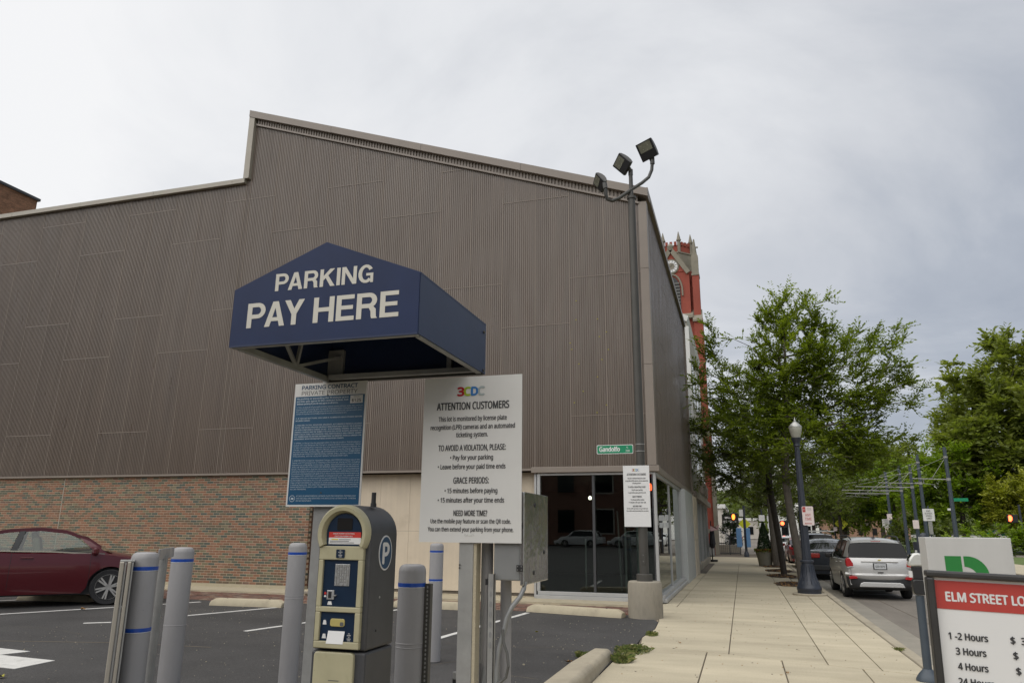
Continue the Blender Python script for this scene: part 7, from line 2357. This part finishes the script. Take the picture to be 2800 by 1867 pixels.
# a second signal for the street and traffic light
for (x, y, zt, lb) in ((1.35, 56.5, 3.2, "dark pole with stacked small white signs right of the banner pole"), (1.95, 58.2, 3.0, "thin pole with two narrow white signs behind the clipped cone")):
    q = thing("sign_pole", lb, "sign pole", (x, y, 0), "small sign poles at the crossing")
    mb = MB(); mb.cyl((x, y, 0), (x, y, zt), .05, n=8); mb.build("pole", "lamppost", parent=q)
    for z0, w, h in ((2.35, .20, .42), (1.85, .19, .38)):
        mb = MB(); mb.prism(rrect(x - w, y * 0 + z0, x + w, z0 + h, .04), "Y", y - .08, y - .06); mb.build("plate", "signwhite2", parent=q)
tfl = thing("traffic_light", "small red traffic light on a mast over the street", "traffic light", (3.0, 61.0, 0))
mb = MB(); mb.box(2.75, 61.0, 1.95, 3.35, 61.3, 2.45); mb.build("signal_head", "black", parent=tfl)
mb = MB(); mb.cyl((2.92, 60.98, 2.25), (2.92, 61.0, 2.25), .14, n=14); mb.build("lit_lamp", "redlit", parent=tfl)
mb = MB(); mb.cyl((3.3, 61.2, -.1), (3.3, 61.2, 2.9), .05, n=8); mb.build("pole", "lamppost", parent=tfl)
for i, (x, y, w, h, col_, lb) in enumerate(((-1.1, 84, .95, .95, "black", "black hanging shop sign with two lines of white print"), (0.2, 72, .55, .55, "signyellow", "yellow diamond warning sign half hidden by the banner pole"))):
    q = thing("hanging_sign", lb, "sign", (x, y, 2))
    if i == 0:
        mb = MB(); mb.box(x - .95, y, 2.1, x + .75, y + .1, 3.4); mb.build("board", "black", parent=q)
        mb = MB(); mb.box(x - .75, y - .02, 2.95, x + .45, y - .005, 3.15); mb.box(x - .8, y - .02, 2.5, x + .5, y - .005, 2.75); mb.build("print_line", "signwhite2", parent=q)
        mb = MB(); mb.cyl((x + .5, y + .2, 0), (x + .5, y + .2, 3.6), .06, n=8); mb.build("post", "black", parent=q)
    else:
        mb = MB(); mb.prism([(x, 1.75), (x + .55, 2.3), (x, 2.85), (x - .55, 2.3)], "Y", y, y + .03); mb.build("board", "signyellow", parent=q)
        mb = MB(); mb.cyl((x, y + .06, 0), (x, y + .06, 2.8), .04, n=8); mb.build("post", "galv", parent=q)
hd = tree("hedge_shrub", "dark green conical shrub growing behind the iron stair railing", (-.95, 63, 0), [(-.95, 63, 0), (-.95, 63, .6), (-.95, 63, 1.2), (-.95, 63, 1.8)], .06,
          [((-.95, 63, 1.4), (.75, .7, 1.3)), ((-1.1, 63, 2.6), (.4, .4, .9))], 90, 5, 7, .14, .4, "leaf_dark", "barkdark")

# ================================================================== STREETCAR POLES, FAR SIGNS
poles = [(13.0, 54.6, 7.1, 5.0, 2.1, "nearest tall streetcar pole with a strutted arm and green street sign"), (13.0, 62.6, 7.45, 5.22, 2.9, "second tall streetcar pole behind the white school sign"),
         (13.0, 65.6, 6.9, 5.1, 4.1, "third streetcar pole with a small pale sign low on its shaft"), (13.0, 69.9, 7.1, 5.05, 4.6, "fourth streetcar pole standing left of the third"),
         (13.0, 76.2, 7.1, 5.1, 3.9, "fifth and leftmost of the tall streetcar poles")]
for i, (x, y, h, za, al, lb) in enumerate(poles):
    q = thing("streetcar_pole", lb, "pole", (x, y, 0), "streetcar wire poles along the park")
    mb = MB(); mb.cyl((x, y, -.1), (x, y, h), .15, .105, 14); mb.build("pole", "meterpost", parent=q, smooth=40)
    mb = MB(); mb.cyl((x, y, za), (x - al, y, za + .10), .032, .026, 8); mb.build("arm", "galv", parent=q)
    mb = MB(); mb.cyl((x, y, h - .65), (x - al * .45, y, za + .1), .015, n=6); mb.cyl((x, y, h - .65), (x - al * .95, y, za + .6), .012, n=6); mb.build("tie_rod", "galv", parent=q)
    mb = MB(); mb.cyl((x, y, za - .08), (x, y, za + .1), .135, n=12); mb.cyl((x, y, h - .72), (x, y, h - .6), .13, n=12); mb.build("clamp", "galv", parent=q)
    mb = MB(); mb.cyl((x - al * .7, y, za + .07), (x - al * .7, y, za - .25), .02, n=6); mb.bar((x - al * .95, y, za - .15), (x - al * .4, y, za - .32), .025); mb.build("wire_hanger", "galv", parent=q)
    if i in (2, 4):
        mb = MB(); mb.box(x - .30, y - .2, 2.75 if i == 4 else 1.95, x + .12, y - .18, 3.3 if i == 4 else 2.6); mb.build("small_plate", "signpink", parent=q)
    if i == 0:
        mb = MB(); mb.box(x + .12, y - .05, 3.62, x + .95, y - .03, 3.82); mb.build("street_plate", "streetgreen", parent=q)
        mb = MB(); mb.box(x - .30, y - .05, 3.05, x - .05, y - .03, 3.18); mb.build("small_plate", "signwhite2", parent=q)
for wy, zz in ((-1.0, 5.0), (-2.6, 5.0)):
    mb = MB(); mb.tube([(13.0 - 1.6 + wy * .4, 48, 4.85), (13.0 - 1.6 + wy * .4, 54.6, 4.8), (13.0 - 2.0 + wy * .4, 62.6, 4.85), (13 - 2.4 + wy * .4, 78, 4.9), (13 - 2.6 + wy * .4, 110, 4.9)], .012, 4)
    tag(mb.build("overhead_wire", "cable", loc=(11, 55, 4.8)), "thin overhead wire for the streetcar, " + ("nearer the poles" if wy > -2 else "farther from the poles"), "wire", "overhead wires")
sc_ = thing("school_sign", "white school speed limit sign on a pale post before the park trees", "street sign", (12.2, 57, 0))
mb = MB(); mb.cyl((12.1, 57, 0), (12.1, 57, 3.4), .05, n=8); mb.build("post", "meterpost", parent=sc_)
mb = MB(); mb.prism(rrect(11.72, 2.42, 12.42, 3.22, .06), "Y", 56.9, 56.92); mb.build("plate", "signwhite2", parent=sc_)
text("END\nSCHOOL\nSPEED\nLIMIT", .175, "ink", sc_, (12.07, 56.88, 3.03), xs=.85, ls=.95, bold=.01)
mb = MB(); mb.box(11.98, 56.9, 1.55, 12.22, 56.92, 2.38); mb.build("post_wrap", "galv", parent=sc_)
bb_ = thing("park_banner", "lamp post with a white banner and a blue banner at the park edge", "banner", (12.4, 88, 0))
mb = MB(); mb.cyl((12.4, 88, 0), (12.4, 88, 6.6), .11, n=10); mb.build("pole", "black", parent=bb_)
mb = MB(); mb.box(11.25, 88, 3.65, 12.1, 88.04, 6.2); mb.build("white_banner", "signwhite2", parent=bb_)
mb = MB(); mb.box(12.6, 88, 3.3, 14.0, 88.04, 6.3); mb.build("blue_banner", "bluebanner", parent=bb_)
mb = MB(); mb.box(12.95, 87.95, 5.5, 13.5, 87.98, 5.85); mb.build("banner_mark", "signpink", parent=bb_)
mb = MB(); mb.box(13.2, 87.95, 4.1, 13.35, 87.98, 5.3); mb.build("banner_stripe", "paleblue", parent=bb_)
mb = MB(); mb.box(12.0, 87.8, 2.05, 13.0, 87.82, 2.6); mb.build("small_plate", "signpink", parent=bb_)
ys_ = thing("crossing_sign", "yellow diamond pedestrian crossing sign on a dark pole", "street sign", (9.6, 84.5, 0))
mb = MB(); mb.cyl((9.1, 84.5, 0), (9.1, 84.5, 4.6), .08, n=8); mb.build("pole", "black", parent=ys_)
mb = MB(); mb.prism([(9.75, 1.85), (10.4, 2.5), (9.75, 3.15), (9.1, 2.5)], "Y", 84.35, 84.38); mb.build("diamond_plate", "signyellow", parent=ys_)
mb = MB(); mb.cyl((9.78, 84.34, 2.78), (9.78, 84.33, 2.78), .07, n=8); mb.prism([(9.66, 2.64), (9.86, 2.68), (9.84, 2.45), (9.95, 2.2), (9.87, 2.18), (9.75, 2.4), (9.64, 2.16), (9.56, 2.2), (9.68, 2.45)], "Y", 84.33, 84.34); mb.build("walking_symbol", "ink", parent=ys_)
mb = MB(); mb.box(8.95, 84.3, 1.75, 9.3, 84.32, 2.15); mb.build("small_plate", "signpink", parent=ys_)
sl2 = thing("speed_sign", "small white speed limit sign beside the banners", "street sign", (13.6, 83, 0))
mb = MB(); mb.cyl((13.7, 83, 0), (13.7, 83, 2.9), .05, n=8); mb.build("post", "galv", parent=sl2)
mb = MB(); mb.prism(rrect(13.35, 2.15, 14.1, 2.95, .06), "Y", 82.9, 82.92); mb.build("plate", "signwhite2", parent=sl2)
text("SPEED\nLIMIT\n25", .22, "ink", sl2, (13.72, 82.88, 2.74), xs=.9, ls=.9)
mb = MB(); mb.box(13.55, 82.9, 1.7, 13.85, 82.92, 2.1); mb.build("lower_plate", "signpink", parent=sl2)
fl = thing("globe_lamp", "far small globe street lamp left of the yellow diamond sign", "street lamp", (6.2, 92, 0))
mb = MB(); mb.cyl((6.2, 92, 0), (6.2, 92, 4.0), .08, n=8); mb.build("pole", "black", parent=fl)
mb = MB(); mb.lathe([(.05, 4.0), (.26, 4.15), (.30, 4.35), (.2, 4.55), (.02, 4.65)], (6.2, 92, 0), 12); mb.build("globe", "signwhite2", parent=fl, smooth=60)
tr = thing("trash_can", "dark domed litter bin beside the streetcar poles", "litter bin", (10.9, 57.6, 0))
mb = MB(); mb.cyl((11.35, 57.6, 0), (11.35, 57.6, 1.05), .28, .32, 16); mb.build("bin_body", "lamppost", parent=tr)
mb = MB(); mb.box(11.55, 57.4, 0, 12.15, 57.9, .95); mb.build("bin_box", "meterpost", parent=tr)
mb = MB(); mb.lathe([(.30, 1.15), (.32, 1.3), (.26, 1.5), (.13, 1.62), (.01, 1.66)], (11.75, 57.6, 0), 16); mb.build("dome_lid", "lamppost", parent=tr, smooth=50)
ps = thing("pedestrian_signal", "lit red hand pedestrian signal on a dark pole across the crossing", "signal pole", (22.3, 73, 0))
mb = MB(); mb.cyl((22.35, 73, 0), (22.35, 73, 4.0), .09, n=10); mb.build("pole", "lamppost", parent=ps)
mb = MB(); mb.box(21.3, 72.8, 2.55, 22.1, 73.0, 3.2); sg = mb.build("signal_head", "black", parent=ps, bevel=.02)
mb = MB(); mb.prism([(21.40, 2.66), (21.55, 2.62), (21.66, 2.78), (21.68, 2.95), (21.62, 3.10), (21.48, 3.13), (21.40, 3.05)], "Y", 72.78, 72.795); mb.build("lit_hand", "redlit", parent=sg)
mb = MB(); mb.box(22.28, 72.6, .5, 22.5, 72.8, .95); mb.build("push_plate", "paleblue", parent=ps)
sp_ = thing("stone_gate_pillar", "pale limestone pillar with a pyramid cap at the park entrance", "pillar", (23.4, 73.0, 0))
mb = MB(); mb.box(22.85, 72.6, 0, 24.05, 73.8, .12); mb.build("plinth", "limestone", parent=sp_)
mb = MB(); mb.box(22.95, 72.7, .12, 23.95, 73.7, 1.85); mb.build("shaft", "limestone", parent=sp_)
mb = MB(); mb.box(22.8, 72.55, 1.85, 24.1, 73.85, 2.0); mb.add([(22.8, 72.55, 2.0), (24.1, 72.55, 2.0), (24.1, 73.85, 2.0), (22.8, 73.85, 2.0), (23.45, 73.2, 2.25)], [(0, 1, 4), (1, 2, 4), (2, 3, 4), (3, 0, 4)]); mb.build("cap", "limestone", parent=sp_)
mb = MB(); mb.box(23.25, 72.66, .45, 23.65, 72.7, 1.6); mb.build("inset_panel", "beigewall", parent=sp_)
pu = thing("market_umbrella", "green and white garden umbrella over a table at the park edge", "umbrella", (21.6, 77, 0))
mb = MB(); mb.cyl((21.6, 77, 0), (21.6, 77, 2.1), .03, n=8); mb.build("pole", "whitetrim", parent=pu)
for k in range(8):
    a, c_ = 2 * math.pi * k / 8, 2 * math.pi * (k + 1) / 8
    mb = MB(); mb.add([(21.6, 77, 2.05), (21.6 + 1.1 * math.cos(a), 77 + 1.1 * math.sin(a), 1.5), (21.6 + 1.1 * math.cos(c_), 77 + 1.1 * math.sin(c_), 1.5)], [(0, 1, 2)]); mb.build("canopy_panel", "whitetrim" if k % 2 else "streetgreen", parent=pu)
mb = MB(); mb.box(20.8, 76.6, .7, 22.4, 77.4, .76); mb.build("table_top", "black", parent=pu)
pw_ = thing("park_wall", "low pale stone wall along the park edge", "wall", (13, 60, 0))
mb = MB(); mb.box(14.0, 57, 0, 14.4, 62.5, .8); mb.build("wall_body", "beigewall", parent=pw_)
mb = MB(); mb.box(13.9, 57, .8, 14.5, 62.5, .9); mb.build("coping", "limestone", parent=pw_)

# ================================================================== FAR BUILDINGS AND HILL
def far_building(x0, y0, x1, y1, h, mat, label, wins=True, zw=3.4, roof="whitetrim"):
    f_ = thing("far_building", label, "building", ((x0 + x1) / 2, y0, 0), "buildings far down the street")
    mb = MB(); mb.box(x0, y0, 0, x1, y1, h); mb.build("wall", mat, parent=f_)
    mb = MB(); mb.box(x0 - .3, y0 - .3, h, x1 + .3, y1 + .3, h + .6); mb.build("cornice", roof, parent=f_)
    if wins:
        n_ = max(2, int((x1 - x0) / 3.2)); fl_ = max(1, int(h / zw))
        for i in range(n_):
            for j in range(fl_):
                x = x0 + (x1 - x0) * (i + .5) / n_
                mb = MB(); mb.box(x - .55, y0 - .08, j * zw + 1.0, x + .55, y0 + .05, j * zw + 2.7); mb.build("window", "dark_glass", parent=f_)


far_building(-9.5, 118, -2.6, 150, 5.0, "houseA", "cream corner building far behind the stair railing")
far_building(-16, 66, -3.0, 80, 11, "houseB", "brown brick building behind the red tower")
far_building(-3.4, 180, 3.5, 210, 4.0, "houseA", "pale building closing the far sidewalk view")
far_building(5.5, 150, 13.5, 175, 13.0, "whitetrim", "white columned building glimpsed between the tree trunks")
far_building(14, 210, 40, 230, 12, "houseB", "low brick building far behind the park trees")
hs = MB()
nx, ny = 60, 12
vs, fs = [], []
for j in range(ny + 1):
    for i in range(nx + 1):
        x = -700 + 1500 * i / nx; y = 800 + 700 * j / ny
        h = 62 * math.sin(min(1, j / (ny * .75)) * math.pi / 2) ** 1.3 * (.72 + .16 * math.sin(x * .006 + 1.1) + .10 * math.sin(x * .019 + 2) + .04 * math.sin(x * .05))
        vs.append((x, y, h - 1))
for j in range(ny):
    for i in range(nx):
        a = j * (nx + 1) + i
        fs.append((a, a + 1, a + nx + 2, a + nx + 1))
hs.add(vs, fs)
tag(hs.build("hill", "hill", smooth=180), kind="structure")
# woods on the hill: leaf clumps
hw_ = thing("hill_woods", None, None, (0, 800, 0)); hw_["kind"] = "stuff"
n = 9000
x = rng.uniform(-260, 330, n); jj = rng.uniform(0, .75, n); y = 800 + 700 * jj
hh = 62 * np.sin(np.minimum(1, jj / .75) * math.pi / 2) ** 1.3 * (.72 + .16 * np.sin(x * .006 + 1.1) + .10 * np.sin(x * .019 + 2) + .04 * np.sin(x * .05))
cen = np.stack([x, y, hh + 3 + 5 * rng.random(n)], 1)
leaf_mesh(cen, rng.normal(size=(n, 3)), rng.normal(size=(n, 3)) + np.array([0, -1.0, .5]), 8 + 8 * rng.random(n), rng.random(n) * .7, "woodland", "leaf_back", hw_, width=.9)
for i in range(9):
    xx = -70 + i * 23 + random.uniform(-4, 4); jy = random.uniform(.15, .6); yy = 800 + 700 * jy
    hz_ = 62 * math.sin(min(1, jy / .75) * math.pi / 2) ** 1.3 * (.72 + .16 * math.sin(xx * .006 + 1.1) + .10 * math.sin(xx * .019 + 2) + .04 * math.sin(xx * .05))
    q = thing("hill_house", "tiny pale house on the far hill, " + ("leftmost", "second from left", "third from left", "fourth from left", "middle one", "fourth from right", "third from right", "second from right", "rightmost")[i] + " of nine", "house", (xx, yy, hz_), "houses on the far hill")
    mb = MB(); mb.box(xx - 6, yy - 4, hz_ - 3, xx + 6, yy + 4, hz_ + 9); mb.build("wall", "houseA", parent=q)
    mb = MB(); mb.prism([(xx - 7, hz_ + 9), (xx + 7, hz_ + 9), (xx, hz_ + 13)], "Y", yy - 4.5, yy + 4.5); mb.build("roof", "galv", parent=q)
